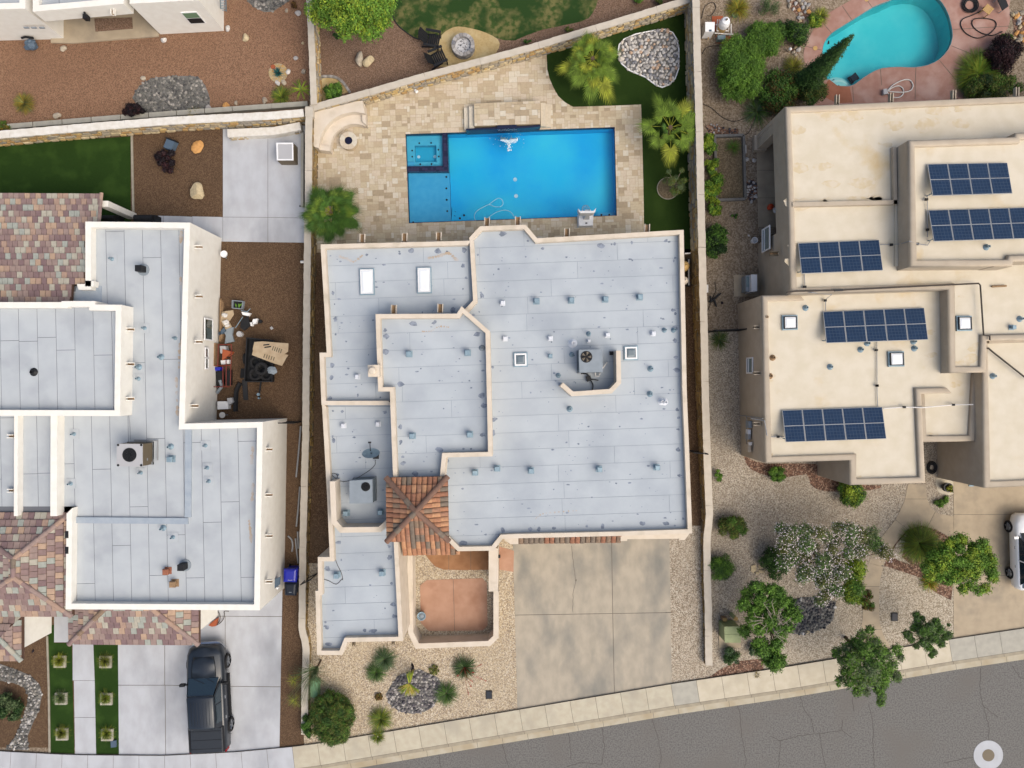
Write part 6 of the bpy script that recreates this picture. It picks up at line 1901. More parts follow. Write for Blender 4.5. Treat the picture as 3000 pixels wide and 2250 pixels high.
def frond_mesh(tone):
 g_ = random.Random(tone)
 b = MB()
 b.tube([(0, 0, 0), (.35, 0, .04), (.70, 0, .0)], .016, 5, .011)
 b.k = 1
 n = 30
 for i in range(n):
  a = math.radians(-130 + 260 * i / (n - 1)); l = (.66 - .16 * abs(a) / 2.06) * g_.uniform(.9, 1.08)
  d = Vector((math.cos(a), math.sin(a), 0)); s = Vector((-math.sin(a), math.cos(a), 0))
  fold = .02 if i % 2 else -.015
  p0 = Vector((.70, 0, .0))
  vs = [tuple(p0 + s * -.005), tuple(p0 + s * .005), tuple(p0 + d * l * .48 - s * .030 + Vector((0, 0, fold))), tuple(p0 + d * l * .48 + s * .028 + Vector((0, 0, -fold))),
              tuple(p0 + d * l * .74 - s * .012 + Vector((0, 0, -.03))), tuple(p0 + d * l * .74 + s * .010 + Vector((0, 0, -.035))), tuple(p0 + d * l + Vector((0, 0, -.09)))]
  b.add(vs, [(0, 1, 3, 2), (2, 3, 5, 4), (4, 5, 6)])
 me = bpy.data.meshes.new('frond'); me.from_pydata(b.v, [], b.f)
 me.polygons.foreach_set('material_index', b.m)
 me.update()
 return me
FM = {}
for k_, m_ in (('g', 'palm'), ('d', 'palm_dark'), ('y', 'palm_yellow'), ('b', 'palm_dry')):
 me = frond_mesh(hash(k_) % 7 if False else ord(k_)); me.materials.append(M['palm_yellow']); me.materials.append(M[m_]); FM[k_] = me
def palm(label, c_, r_, x, y, h, spots, tones, group='fan palms round the pool terrace'):
 """spots: (azimuth, reach of the fan centre in survey tile units, height over the crown, tone) ; the rest fills in"""
 q = W(p1(c_, r_, x, y), h)
 root = thing('fan_palm', (q[0], q[1], 0), label, 'palm tree', group)
 trunk(root, (q[0], q[1], 0), (q[0], q[1], h), .17, .12)
 for az, reach, dz, sc, tn in spots:
  o = bpy.data.objects.new('frond', FM[tn]); col.objects.link(o); o.parent = root
  e = math.atan2(dz, reach * S_ + .05)
  o.location = (0, 0, h - .1)
  o.rotation_euler = (R.uniform(-.25, .25), -e * .8, math.radians(az))
  s = sc
  o.scale = (max(.25, reach * S_ / .70 / max(.3, math.cos(e))), s, s)
  if reach * S_ / .7 < .6: o.scale = (s * .75, s, s)
 return root
def fans(n, rmax, tones, g_, rmin=.15, s=(.75, 1.0)):
 out = []
 for i in range(n):
  f = (i + .5) / n
  out.append((i * 137.5 + g_.uniform(-15, 15), rmax * (rmin + (1 - rmin) * math.sqrt(f)) * g_.uniform(.9, 1.1), .55 * (1 - f) - .15 * f, g_.uniform(*s), g_.choice(tones)))
 return out
g_ = random.Random(4)
palm('bushiest bright green fan palm, left of the pale river rock', 2, 0, 655, 470, 1.9, fans(26, 135, 'ggggy', g_) + [(268, 190, -.2, .95, 'g'), (295, 200, -.2, .95, 'y'), (195, 160, -.2, .85, 'y'), (320, 150, -.1, .9, 'g'), (235, 150, -.1, .9, 'g')], 'g')
palm('fan palm with spread separate fans against the east stone wall', 2, 0, 1285, 1030, 1.7, [(95, 130, .1, 1.05, 'g'), (55, 150, .1, 1.0, 'y'), (20, 150, .1, 1.1, 'g'), (342, 150, 0, 1.0, 'g'), (175, 150, 0, 1.15, 'g'), (225, 120, 0, 1.0, 'g'), (272, 165, -.1, 1.0, 'y'), (312, 130, 0, .95, 'g'), (130, 100, .3, 1.0, 'g'), (75, 80, .4, .9, 'g'), (5, 80, .4, .8, 'g'), (255, 70, .4, .8, 'g'), (205, 60, .5, .7, 'd'), (320, 60, .5, .7, 'g'), (115, 170, 0, .7, 'g')], 'g')
palm('dark dense fan palm at the house corner beside the west stone wall', 1, 1, 605, 195, 2.1, fans(52, 145, 'dddg', g_, rmin=.02, s=(.7, .9)), 'd')
q = W(p1(1, 3, 1243, 975), .8)
pr = thing('small_palm', (q[0], q[1], 0), 'small sparse yellow-green palm in the purple-grey rock mound', 'palm tree')
trunk(pr, (q[0] + .08, q[1] + .45, 0), (q[0], q[1], .8), .1, .06)
for az in (88, 100, 75, 215, 228, 200, 300, 318, 285, 250, 262):
 blades('frond', pr, (q[0], q[1]), 16, .68, .06, ['palm_yellow', 'palm', 'palm_dry'], (5, 30), .3, z=.8, azr=(az - 7, az + 7))
b = MB(); b.tube([(q[0] + .08, q[1] + .45, .02), (q[0] + .1, q[1] + .62, .12), (q[0] + .02, q[1] + .75, .03)], .09, 7, .04); b.build('dead_skirt', 'lf_black', pr)
c = W(p1(2, 0, 1262, 1527)); md = thing('mulch_ring', (*c, 0), 'round gravel ring with a white border in the turf under the sapling', 'planting ring')
b = MB(); b.cyl(c, .60, 0, .05, 36); b.build('border', 'edging', md)
b = MB(); b.cyl(c, .56, .05, .06, 36); b.build('mulch', 'earth', md)
cl = clumps_disc(2, 0, 1305, 1500, 95, 95, .7, 14, .16, rz=.7) + [(*W(p1(2, 0, x, y), 1.6), 1.6, .13) for x, y in ((1270, 1390), (1375, 1380), (1400, 1460), (1330, 1440), (1290, 1450))]
tree('slender grey-green sapling leaning over its round gravel ring', 2, 0, 1280, 1530, cl, 3200, .07, ['lf_mid', 'lf_olive', 'lf_sage'], .9, .035, 'bark_pale', .3)
cl = clumps_disc(1, 0, 780, -20, 300, 270, 2.6, 60, .42, rz=1.8) + [(*W(p1(1, 0, x, y), 3.0), 3.0, .34) for x, y in ((450, 70), (480, 130), (560, 170), (640, 160), (700, 200), (720, 270), (780, 220), (860, 250), (900, 280), (960, 260), (1000, 200), (1050, 170), (1060, 100), (1080, 30), (830, 160), (760, 120))]
tree('broad bright green tree at the top edge, over the brown garden', 1, 0, 860, 60, cl, 30000, .12, ['lf_mid', 'lf_bright', 'lf_bright', 'lf_yellow'], 2.4, .16)
cl = clumps_disc(3, 2, 1690, 1500, 280, 190, 2.0, 46, .3, rz=1.2) + [(*W(p1(3, 2, x, y), 2.6), 2.6, .26) for x, y in ((1420, 1560), (1480, 1470), (1560, 1390), (1640, 1340), (1700, 1340), (1800, 1420), (1880, 1360), (1900, 1400), (1950, 1500), (1960, 1600), (1450, 1620))] + \
     [(*W(p1(3, 3, x, y), 2.5), 2.5, .26) for x, y in ((1500, 60), (1600, 140), (1720, 210), (1850, 220), (1900, 200), (1960, 120), (1780, 180))]
tree('leafy bright green tree beside the tan driveway and the white car', 3, 2, 1640, 1560, cl, 24000, .1, ['lf_mid', 'lf_bright', 'lf_bright', 'lf_yellow'], 1.8, .1)
cl = [(*W(p1(3, 3, x, y), z), z, r_) for x, y, z, r_ in ((960, 540, 3.0, .22), (900, 580, 3, .25), (850, 640, 3, .28), (780, 690, 3, .3), (700, 720, 2.6, .25), (680, 740, 2.4, .15), (740, 790, 2.6, .25), (830, 780, 3.4, .4), (920, 700, 3.6, .4), (1000, 640, 3.2, .3), (1040, 700, 3.3, .3), (1000, 780, 3.6, .4),
      (1100, 740, 3, .28), (1180, 700, 2.8, .25), (1210, 760, 2.6, .2), (1150, 820, 2.8, .25), (1080, 850, 3.2, .35), (960, 860, 3.6, .42), (860, 870, 3.2, .36), (770, 880, 2.8, .3), (720, 940, 2.4, .2), (710, 985, 2.2, .12), (800, 960, 3, .3), (900, 960, 3.2, .34), (860, 1040, 2.6, .24), (930, 1040, 2.6, .2),
      (1000, 950, 3.2, .32), (1080, 930, 3, .3), (1170, 910, 2.6, .28), (1190, 940, 2.3, .16), (1040, 1020, 2.8, .26), (1060, 1080, 2.6, .22), (1050, 1130, 2.4, .2), (1080, 980, 2.8, .2))]
tree('airy dark green street tree leaning over the pavement and the street', 3, 3, 765, 600, cl, 15000, .11, ['lf_dark', 'lf_mid', 'lf_bright', 'lf_sage'], 2.2, .1, aspect=.35)
cl = [(*W(p1(3, 3, x, y), z), z, r_) for x, y, z, r_ in ((1340, 420, 2.2, .18), (1350, 470, 2.4, .2), (1390, 450, 2.2, .14), (1330, 520, 2.4, .22), (1270, 580, 2.2, .22), (1300, 620, 2.2, .16), (1390, 550, 2.7, .3), (1450, 520, 2.7, .26), (1500, 480, 2.4, .2), (1530, 540, 2.4, .24), (1600, 580, 2.1, .18), (1570, 600, 2.1, .16), (1480, 600, 2.6, .28), (1400, 640, 2.5, .24), (1440, 680, 2.4, .2), (1540, 650, 2.3, .2), (1480, 720, 2.2, .18), (1460, 750, 2, .12), (1340, 670, 2.1, .14), (1600, 500, 1.9, .08))]
tree('smaller airy dark green tree beside the walk to the tan driveway', 3, 3, 1440, 600, cl, 7500, .11, ['lf_dark', 'lf_mid', 'lf_sage', 'lf_mid'], 1.7, .06, aspect=.35)
pts_ = [(240, 1240), (280, 1300), (330, 1260), (240, 1400), (330, 1400), (430, 1260), (520, 1260), (600, 1300), (420, 1360), (520, 1400), (250, 1500), (350, 1500), (450, 1480), (560, 1480), (640, 1400), (700, 1240), (780, 1240), (860, 1260), (700, 1340), (800, 1340), (900, 1300), (960, 1260), (1000, 1340), (940, 1400), (1050, 1400), (1080, 1430), (860, 1420), (760, 1430), (680, 1500), (420, 1580), (520, 1580), (620, 1560), (720, 1580), (420, 1640), (560, 1650), (660, 1640)]
cl = [(*W(p1(3, 2, x, y), 2.4), 2.2 + R.uniform(0, .6), R.uniform(.28, .42)) for x, y in pts_] + [(*W(p1(3, 3, x, y), 2.4), 2.4, .3) for x, y in ((430, 60), (520, 80), (620, 60), (700, 120), (560, 150), (650, 200), (600, 260), (560, 300), (700, 230))]
ft = tree('large spreading tree covered in pale pink blossom in the gravel front yard', 3, 2, 560, 1560, cl, 26000, .09, ['lf_sage', 'lf_mid', 'lf_sage', 'lf_olive'], 1.6, .09, aspect=.35)
cl2 = [(c[0], c[1], c[2] + .06, c[3] * 1.03) for c in cl[:36]]
leaves('blossom', ft, [c for i, c in enumerate(cl2) if not 20 <= i <= 24] + [(c[0], c[1], c[2] + .05, c[3]) for c in cl[36:]], 2300, .06, ['petal'], .9, up=.8, shell=(.95, 1.12))
shrub('yellow-green bush growing out of the right side of the blossom tree', 3, 3, 850, 150, 90, 200, 2.0, 9000, .09, ['lf_bright', 'lf_yellow', 'lf_mid'], 22, cr=.28)
shrub('olive twiggy end of bush overhanging the walk below the yellow-green bush', 3, 3, 950, 300, 70, 80, 1.6, 2200, .08, ['lf_sage', 'lf_rust', 'lf_mid'], 12, cr=.15)
shrub('dense dark green round bush at the left of the blossom tree', 3, 2, 205, 1520, 130, 120, 1.1, 7000, .08, ['lf_deep', 'lf_dark', 'lf_dark'], 24)
cl = [(*W(p1(3, 3, x, y), 2.2), 2.0 + R.uniform(0, .7), R.uniform(.25, .36)) for x, y in ((20, 180), (80, 200), (150, 200), (210, 230), (-20, 250), (60, 280), (150, 290), (230, 290), (300, 330), (340, 410), (320, 380), (270, 420), (-60, 330), (20, 370), (100, 360), (0, 450), (50, 520), (-40, 560), (30, 620), (100, 640), (190, 640), (240, 600), (280, 500), (120, 440), (180, 440), (200, 520), (120, 540), (180, 380), (130, 720), (200, 720), (180, 800), (240, 790), (150, 780), (60, 680))]
dt = tree('tall dark green bush with bare grey dead branches beside the green utility cabinet', 3, 3, 120, 480, cl, 26000, .1, ['lf_dark', 'lf_mid', 'lf_bright', 'lf_mid'], 1.6, .1)
c0 = W(p1(3, 3, 170, 480), 2.7)
for i in range(16):
 a = R.uniform(0, 6.28); l = R.uniform(.5, 1.3); b = MB()
 p = [Vector((c0[0], c0[1], 2.3)), Vector((c0[0] + math.cos(a) * l * .5, c0[1] + math.sin(a) * l * .5 - .1, 2.9)), Vector((c0[0] + math.cos(a + .3) * l * .9, c0[1] + math.sin(a + .3) * l, 3.0 + R.uniform(-.2, .2)))]
 b.tube(p, .03, 5, .01)
 for k in range(4):
  e = p[1].lerp(p[2], R.random()); b.tube([e, e + Vector((R.uniform(-.3, .3), R.uniform(-.3, .3), .1))], .012, 4, .005)
 b.build('dead_branch', 'bark_pale', dt)
c = W(p1(3, 0, 405, 715)); cy = thing('cypress', (c[0], c[1], 0), 'tall narrow cypress rising beside the kidney pool', 'tree')
trunk(cy, (c[0], c[1], 0), (c[0], c[1], 2), .12, .08)
cl = []
for i in range(60):
 f = i / 59; rr_ = .50 * (1 - f) ** .75 + .05
 cl.append((c[0] + R.uniform(-.1, .1) * rr_, c[1] + R.uniform(-.1, .1) * rr_, .3 + 5.6 * f, rr_))
leaves('foliage', cy, cl, 15000, .1, ['lf_deep', 'lf_dark', 'lf_dark'], .35, up=1.0, shell=(.8, 1.08))
shrub('largest feathery green shrub along the east wall near the pool pump', 2, 0, 1850, 560, 205, 285, 1.9, 42000, .1, ['lf_mid', 'lf_bright', 'lf_bright', 'lf_mid'], 90, cr=.3, aspect=.3)
shrub('feathery green shrub joined to the upper right of the largest one', 2, 0, 2040, 320, 140, 150, 1.6, 19000, .1, ['lf_mid', 'lf_bright', 'lf_mid'], 44, cr=.26, aspect=.3)
shrub('dark glossy shrub above the white rocks near the kidney pool', 3, 0, 370, 255, 105, 105, 1.1, 5500, .09, ['lf_dark', 'lf_mid', 'lf_deep'], 20)
shrub('green shrub right of the big feathery shrub, touching the rocks', 3, 0, 215, 245, 80, 80, 1.0, 3500, .09, ['lf_dark', 'lf_mid'], 14)
shrub('rust-tinged shrub at the foot of the cypress', 3, 0, 235, 745, 155, 160, 1.5, 15000, .1, ['lf_olive', 'lf_rust', 'lf_dark', 'lf_mid'], 44)
shrub('dark green shrub between the cypress and the tan roof', 3, 0, 500, 740, 105, 105, 1.5, 6500, .08, ['lf_deep', 'lf_olive', 'lf_dark'], 22)
tuft('pale yellow-green grass clump left of the cypress', 3, 0, 350, 540, 95, ['palm_yellow', 'lf_olive', 'palm_dry'], 420, .5)
tuft('green spiky yucca beside the corner of the tan house', 2, 0, 1990, 900, 120, ['lf_blue', 'lf_sage', 'lf_mid'], 240, .5, wd=.035)
tuft('yellow flowering ground cover at the top edge near the white tank', 2, 0, 1830, 70, 105, ['palm_yellow', 'lf_olive', 'lf_gold'], 420, .3)
shrub('grey-green wispy shrub at the top edge of the dirt yard', 2, 0, 2090, 60, 90, 80, .8, 1600, .08, ['lf_sage', 'lf_dark'], 14, aspect=.2)
tuft('low olive grass on the slope left of the pink deck', 3, 0, 560, 130, 80, ['lf_olive', 'palm_yellow'], 260, .3)
shrub('green low shrub on the slope above the dark glossy shrub', 3, 0, 520, 180, 60, 60, .5, 1500, .08, ['lf_mid', 'lf_yellow'], 10)
tuft('big fountain of yellow-green grass right of the pink pool deck', 3, 0, 1860, 585, 190, ['palm_yellow', 'palm', 'lf_bright'], 1600, .8, wd=.024, el=(0, 62))
shrub('dark green spreading shrub under the big grass fountain', 3, 0, 1980, 700, 270, 90, 1.0, 12000, .09, ['lf_dark', 'lf_mid', 'lf_olive', 'lf_deep'], 36, cr=.26)
shrub('dark purple-leaved shrub at the right edge by the pink deck', 3, 0, 2050, 440, 165, 130, 1.3, 9500, .09, ['lf_purple', 'lf_black', 'lf_purple'], 30)
shrub('light green shrub at the right edge above the purple one', 3, 0, 2060, 300, 60, 30, .5, 1200, .08, ['lf_yellow', 'lf_mid'], 8)
for i, (c_, r_, x, y, rx, ry, lb) in enumerate(((2, 0, 1600, 1170, 70, 80, 'top clump of the leafy vine along the east wall'), (2, 0, 1615, 1330, 55, 100, 'second clump of leafy vine beside the raised bed'), (2, 0, 1620, 1500, 80, 110, 'third clump of leafy vine beside the raised bed'),
  (2, 1, 1600, 40, 75, 70, 'vine clump just below the raised bed'), (2, 1, 1650, 160, 55, 55, 'small yellowish vine clump below the raised bed'))):
 shrub(lb, c_, r_, x, y, rx, ry, .8, 2800, .09, ['lf_mid', 'lf_bright', 'lf_yellow'], 14, 'vine clumps along the east wall')
shrub('large dark green glossy bush against the east wall', 2, 1, 1645, 440, 95, 150, 1.2, 8000, .09, ['lf_dark', 'lf_mid', 'lf_deep'], 26)
shrub('small weed in the bare dirt yard', 2, 1, 1805, 228, 25, 22, .25, 500, .06, ['lf_mid', 'lf_dark'], 6)
tuft('dark wispy grass clump just below the black gate', 2, 1, 1680, 1235, 90, ['lf_olive', 'lf_dark', 'lf_sage'], 220, .3)
tuft('sparse weeds growing inside the raised bed', 2, 0, 1790, 1190, 70, ['lf_olive', 'lf_mid'], 120, .2)
shrub('smallest green bush on the gravel near the middle of the east wall', 2, 2, 1680, 805, 38, 50, .5, 1100, .07, ['lf_mid', 'lf_bright'], 8)
shrub('small round green bush in the brown mulch by the tan house corner', 3, 2, 212, 800, 62, 60, .7, 2600, .08, ['lf_dark', 'lf_mid', 'lf_bright'], 14)
shrub('round green bush below the tan house wing', 3, 2, 800, 960, 130, 105, 1.1, 7500, .09, ['lf_mid', 'lf_bright', 'lf_dark', 'lf_yellow'], 28)
shrub('dark olive round bush alone on the gravel near the low wall', 2, 2, 1785, 1230, 108, 98, 1.0, 6500, .08, ['lf_dark', 'lf_olive', 'lf_mid'], 26)
shrub('bright green rosemary-like bush leaning on the low wall end', 2, 2, 1700, 1560, 100, 105, 1.0, 7000, .1, ['lf_mid', 'lf_dark', 'lf_bright'], 26, aspect=.2)
shrub('blue-green low bush just below the green utility cabinet', 2, 3, 1775, 765, 68, 78, .6, 3000, .07, ['lf_blue', 'lf_dark'], 14)
shrub('grey-green low bush right of the cabinet beside the pavement', 2, 3, 1975, 700, 60, 50, .5, 1700, .07, ['lf_blue', 'lf_sage'], 10)
tuft('round fountain of yellow-green grass in the walk island', 3, 2, 1380, 1365, 158, ['palm_yellow', 'lf_olive', 'lf_bright', 'palm'], 1500, .7, wd=.024, el=(0, 62))
shrub('small green plant in the bed by the round pot', 3, 2, 1540, 1010, 55, 50, .3, 800, .07, ['lf_mid', 'lf_bright'], 8)
tuft('small yellow and green palm-like clump under the leafy tree', 3, 3, 1450, 160, 80, ['lf_gold', 'lf_mid', 'palm_yellow'], 160, .4, wd=.04)
tuft('tiny dry grass by the pavement under the dark bush', 3, 3, 45, 900, 35, ['palm_dry', 'bark'], 60, .1)
shrub('big clipped dark green round bush at the corner by the pavement', 1, 3, 615, 1255, 195, 245, 1.5, 42000, .07, ['lf_dark', 'lf_mid', 'lf_olive', 'lf_dark'], 190, cr=.2)
shrub('lower lobe of clipped bush against the low wall end', 1, 3, 415, 1330, 45, 95, .9, 3500, .07, ['lf_dark', 'lf_mid'], 12, cr=.14)
tuft('upper tall blue-green grass clump below the house corner', 1, 3, 1040, 785, 104, ['lf_blue', 'lf_sage', 'lf_dark'], 420, .5)
tuft('lower blue-green grass clump of the pair below the house', 1, 3, 970, 888, 90, ['lf_sage', 'lf_dark', 'lf_mid'], 360, .4)
tuft('yellow-green grass clump near the pavement', 1, 3, 1005, 1270, 104, ['lf_olive', 'palm_yellow', 'lf_mid'], 420, .5)
tuft('small yellow-green grass clump reaching over the pavement', 1, 3, 985, 1410, 66, ['lf_mid', 'palm_yellow', 'lf_olive'], 300, .4)
tuft('dark green yucca-like clump right of the purple-grey rock mound', 1, 3, 1540, 1060, 104, ['lf_dark', 'lf_sage', 'lf_mid'], 420, .5)
ry_ = tuft('dark green red yucca with long red flower stalks', 1, 3, 1685, 850, 104, ['lf_dark', 'lf_deep', 'lf_sage'], 420, .5)
q = W(p1(1, 3, 1685, 850), .3)
for dx, dy in ((180, 110), (140, 85), (60, 160), (40, 230), (-55, 70), (85, 40), (150, -30), (70, 120)):
 e = W(p1(1, 3, 1685 + dx, 850 + dy), .7); b = MB(); m_ = ((q[0] + e[0]) / 2 + R.uniform(-.05, .05), (q[1] + e[1]) / 2, .8)
 b.tube([(q[0], q[1], .2), m_, (e[0], e[1], .6)], .008, 4, .005)
 for k in range(9):
  f = R.uniform(.5, 1); p = Vector(m_).lerp(Vector((e[0], e[1], .6)), f); b.box((p.x + R.uniform(-.03, .03), p.y + R.uniform(-.03, .03), p.z), (.03, .02, .02), R.uniform(0, 3))
 b.build('flower_stalk', 'lf_red', ry_)
for x, y, rad, lb in ((1440, 868, 46, 'larger brown-green dome cactus beside the rock mound'), (995, 1083, 36, 'smaller brown dome cactus left of the rock mound')):
 q = W(p1(1, 3, x, y), .1); r_2 = rad * S_
 cr_ = thing('cactus', (q[0], q[1], 0), lb, 'cactus', 'dome cacti by the rock mound')
 b = MB()
 for i in range(46):
  a = R.uniform(0, 6.28); f = math.sqrt(R.random()) * r_2 * .88; v, f_ = rock(q[0] + f * math.cos(a), q[1] + f * math.sin(a), .06 + .12 * (1 - f / r_2), .05, .05, .07, 1, .2); b.add(v.tolist(), f_.tolist())
 b.build('body', 'lf_olive' if rad > 40 else 'lf_rust', cr_)
 blades('spines', cr_, q, 90, r_2 * 1.05, .008, ['palm_dry', 'lf_dark'], (10, 60), .3, z=.08)
q = W(p1(1, 3, 485, 860), 1.0); wsr = thing('weeping_shrub', (q[0], q[1], 0), 'weeping wispy desert shrub draped over the low wall end', 'shrub')
b = MB()
for i in range(120):
 e = R.choice([(290, 930), (330, 1000), (260, 1150), (350, 1150), (300, 880), (420, 1000), (420, 1150), (560, 950), (580, 860), (500, 960), (470, 1060), (420, 780), (230, 1150), (330, 850), (540, 1000)])
 E_ = W((p1(1, 3, e[0] + R.uniform(-45, 45), e[1] + R.uniform(-45, 45))), .5)
 m_ = Vector((q[0] * .55 + E_[0] * .45, q[1] * .55 + E_[1] * .45 + .15, 1.3))
 b.tube(smooth([(q[0] + R.uniform(-.1, .1), q[1] + R.uniform(-.1, .1), .8), tuple(m_), (E_[0], E_[1], .45)], False, 4), .009, 3, .005)
b.build('branch', 'lf_sage', wsr)
b = MB(); b.tube([(q[0], q[1] + .1, 0), (q[0], q[1], .9)], .06, 6, .04); b.build('trunk', 'bark', wsr)
blades('leaf_spray', wsr, W(p1(1, 3, 300, 960), .8), 90, .5, .012, ['lf_olive', 'palm_yellow'], (0, 40), .4, z=.6)
blades('leaf_spray', wsr, W(p1(1, 3, 300, 1130), .8), 90, .5, .012, ['lf_olive', 'palm_yellow'], (0, 40), .4, z=.5)
tuft('yellow-green round shrub alone on the red gravel at left', 0, 0, 190, 835, 82, ['lf_sage', 'lf_gold', 'lf_olive', 'palm_dry'], 600, .4)
shrub('nearly black-leaved shrub by the oval rock bed and the curb', 0, 0, 1085, 895, 92, 58, .9, 4500, .09, ['lf_black', 'lf_black', 'lf_purple'], 18)
shrub('orange and green shrub at the left frame edge above the white wall', 0, 0, 25, 1020, 72, 42, .6, 2600, .07, ['lf_gold', 'lf_olive', 'lf_mid'], 14)
tuft('low dry plant on the curb blocks, left', 0, 0, 420, 1022, 60, ['lf_olive', 'palm_dry'], 140, .2)
tuft('low orange-tipped plant on the curb blocks, right', 0, 0, 1580, 935, 70, ['lf_gold', 'lf_olive'], 160, .2)
tuft('spiky green clump near the wall corner on the red gravel', 1, 0, 205, 775, 88, ['lf_mid', 'lf_olive', 'palm_yellow'], 300, .5, wd=.03)
pl_ = thing('small_palm', (*W(p1(1, 0, 365, 725)), 0), 'small yellow-green palm with few fronds beside the short stone wall', 'palm tree')
for az in (115, 100, 20, 350, 330, 290, 250, 200, 175, 60, 140):
 blades('frond', pl_, W(p1(1, 0, 365, 725), .5), 12, .62, .035, ['palm_yellow', 'palm'], (10, 35), .35, z=.5, azr=(az - 6, az + 6))
trunk(pl_, (*W(p1(1, 0, 365, 725)), 0), (*W(p1(1, 0, 365, 725), .5), .5), .07, .05)
tuft('blue-green agave ringed by tan pebbles', 1, 0, 180, 590, 42, ['lf_teal'], 50, .2, wd=.05, el=(15, 70), droop=.1)
rock_field('ring of tan pebbles round the blue agave', circle(*p1(1, 0, 180, 590), 28, 20), .11, RS_BOULDER, z=Z2, base='sand', size=(.3, .5))
shrub('small dark red shrub at the top right of the red gravel', 1, 0, 312, 35, 30, 30, .4, 900, .06, ['lf_purple', 'lf_rust'], 7)
shrub('round green shrub on the sandy corner behind the terrace wall', 1, 0, 622, 742, 75, 70, .8, 3600, .1, ['lf_dark', 'lf_mid', 'lf_bright'], 18)
shrub('small dark plant peeking over the terrace wall at left', 2, 0, 120, 338, 45, 20, .4, 700, .07, ['lf_mid', 'lf_dark'], 7)
shrub('small dark weed on the brown gravel north of the wall', 2, 0, 450, 240, 45, 20, .3, 600, .07, ['lf_dark', 'lf_olive'], 7)
shrub('bright green plant at the top edge beside the diagonal wall', 2, 0, 1035, 0, 40, 35, .4, 900, .07, ['lf_bright', 'lf_mid'], 8)
shrub('dark green clump cut by the top edge beside the diagonal wall', 2, 0, 1190, 5, 50, 30, .4, 900, .07, ['lf_dark', 'lf_olive'], 8)
shrub('dark shrub at the lower edge of the bright green tree', 1, 0, 660, 285, 60, 30, .6, 900, .07, ['lf_dark', 'lf_deep'], 8)
shrub('dark spreading bush inside the dry stream at the lower left', 0, 3, 60, 1170, 125, 115, .9, 3600, .09, ['lf_dark', 'lf_deep', 'lf_sage'], 16, cr=.2)
# ------------------------------------------------------------------ vehicles
def loft(b, secs):
 """secs: list of (y, [(x, z), ...]) half rings, mirrored"""
 rings = []
 for y, pts in secs:
  full = [(x, z) for x, z in pts] + [(-x, z) for x, z in reversed(pts)]
  rings.append([(x, y, z) for x, z in full])
 n = len(rings[0]); vs = [v for r_ in rings for v in r_]; fs = []
 for i in range(len(rings) - 1):
  for q in range(n):
   fs.append((i * n + q, i * n + (q + 1) % n, (i + 1) * n + (q + 1) % n, (i + 1) * n + q))
 fs.append(tuple(range(n))); fs.append(tuple(reversed(range((len(rings) - 1) * n, len(rings) * n))))
 b.add(vs, fs)
def fix_normals(o):
 import bmesh
 bm = bmesh.new(); bm.from_mesh(o.data); bmesh.ops.recalc_face_normals(bm, faces=bm.faces); bm.to_mesh(o.data); bm.free()
 return o
def part(root, name, m, f, smooth=False, fix=True):
 b = MB(); f(b); o = b.build(name, m, root, smooth=smooth, world=False)
 if fix: fix_normals(o)
 return o
def wheel(root, x, y, r, w=.24):
 s = 1 if x > 0 else -1
 def tyre(b):
  n = 24; prof = [(r - .12, -w / 2), (r - .02, -w / 2), (r, -w / 2 + .04), (r, w / 2 - .04), (r - .02, w / 2), (r - .12, w / 2)]
  vs = []
  for i in range(n):
   a = 6.28318 * i / n
   for rr_, xx in prof: vs.append((x + xx, y + rr_ * math.cos(a), r + rr_ * math.sin(a)))
  k = len(prof)
  b.add(vs, [(i * k + q, ((i + 1) % n) * k + q, ((i + 1) % n) * k + q + 1, i * k + q + 1) for i in range(n) for q in range(k - 1)])
 o = part(root, 'wheel', 'tyre', tyre)
 def rim(b):
  xo = x + s * (w / 2 - .02)
  n = 20
  vs = [(xo, y, r)] + [(xo - s * .03, y + (r - .11) * math.cos(6.283 * i / n), r + (r - .11) * math.sin(6.283 * i / n)) for i in range(n)]
  b.add(vs, [(0, i + 1, (i + 1) % n + 1) for i in range(n)])
  for i in range(5):
   a = 6.283 * i / 5
   b.tube([(xo + s * .012, y, r), (xo + s * .01, y + (r - .12) * math.cos(a), r + (r - .12) * math.sin(a))], .035, 5)
 b = MB(); rim(b); rm = b.build('rim', 'rim', o, world=False)
 return o
gx, gy = W((628, 2026))
tk = thing('pickup_truck', (gx, gy, 0.016), 'black pickup truck with a covered bed parked on the white driveway', 'truck', rz=math.radians(3.0))
bl = 'black_paint'
def body(b):
 loft(b, [(2.80, [(.30, .42), (.62, .46), (.62, .78), (.40, .86), (0, .88)]), (2.70, [(.6, .38), (.82, .46), (.80, .86), (.62, .95), (0, .98)]), (2.35, [(.8, .36), (.95, .5), (.93, .92), (.78, 1.04), (0, 1.10)]),
             (1.35, [(.84, .34), (.985, .5), (.97, .98), (.84, 1.12), (0, 1.20)]), (1.1, [(.84, .34), (.985, .5), (.97, 1.0), (.86, 1.13), (0, 1.18)]), (-1.2, [(.84, .34), (.985, .5), (.97, 1.04), (.9, 1.15), (0, 1.18)]),
             (-2.62, [(.82, .36), (.97, .5), (.96, 1.08), (.9, 1.20), (0, 1.22)]), (-2.74, [(.7, .4), (.9, .5), (.9, 1.02), (.84, 1.12), (0, 1.14)])])
part(tk, 'body', bl, body, True)
part(tk, 'hood', bl, lambda b: loft(b, [(2.3, [(.55, 1.08), (.5, 1.105), (0, 1.125)]), (1.9, [(.62, 1.12), (.56, 1.155), (0, 1.17)]), (1.25, [(.66, 1.17), (.6, 1.2), (0, 1.225)])]), True)
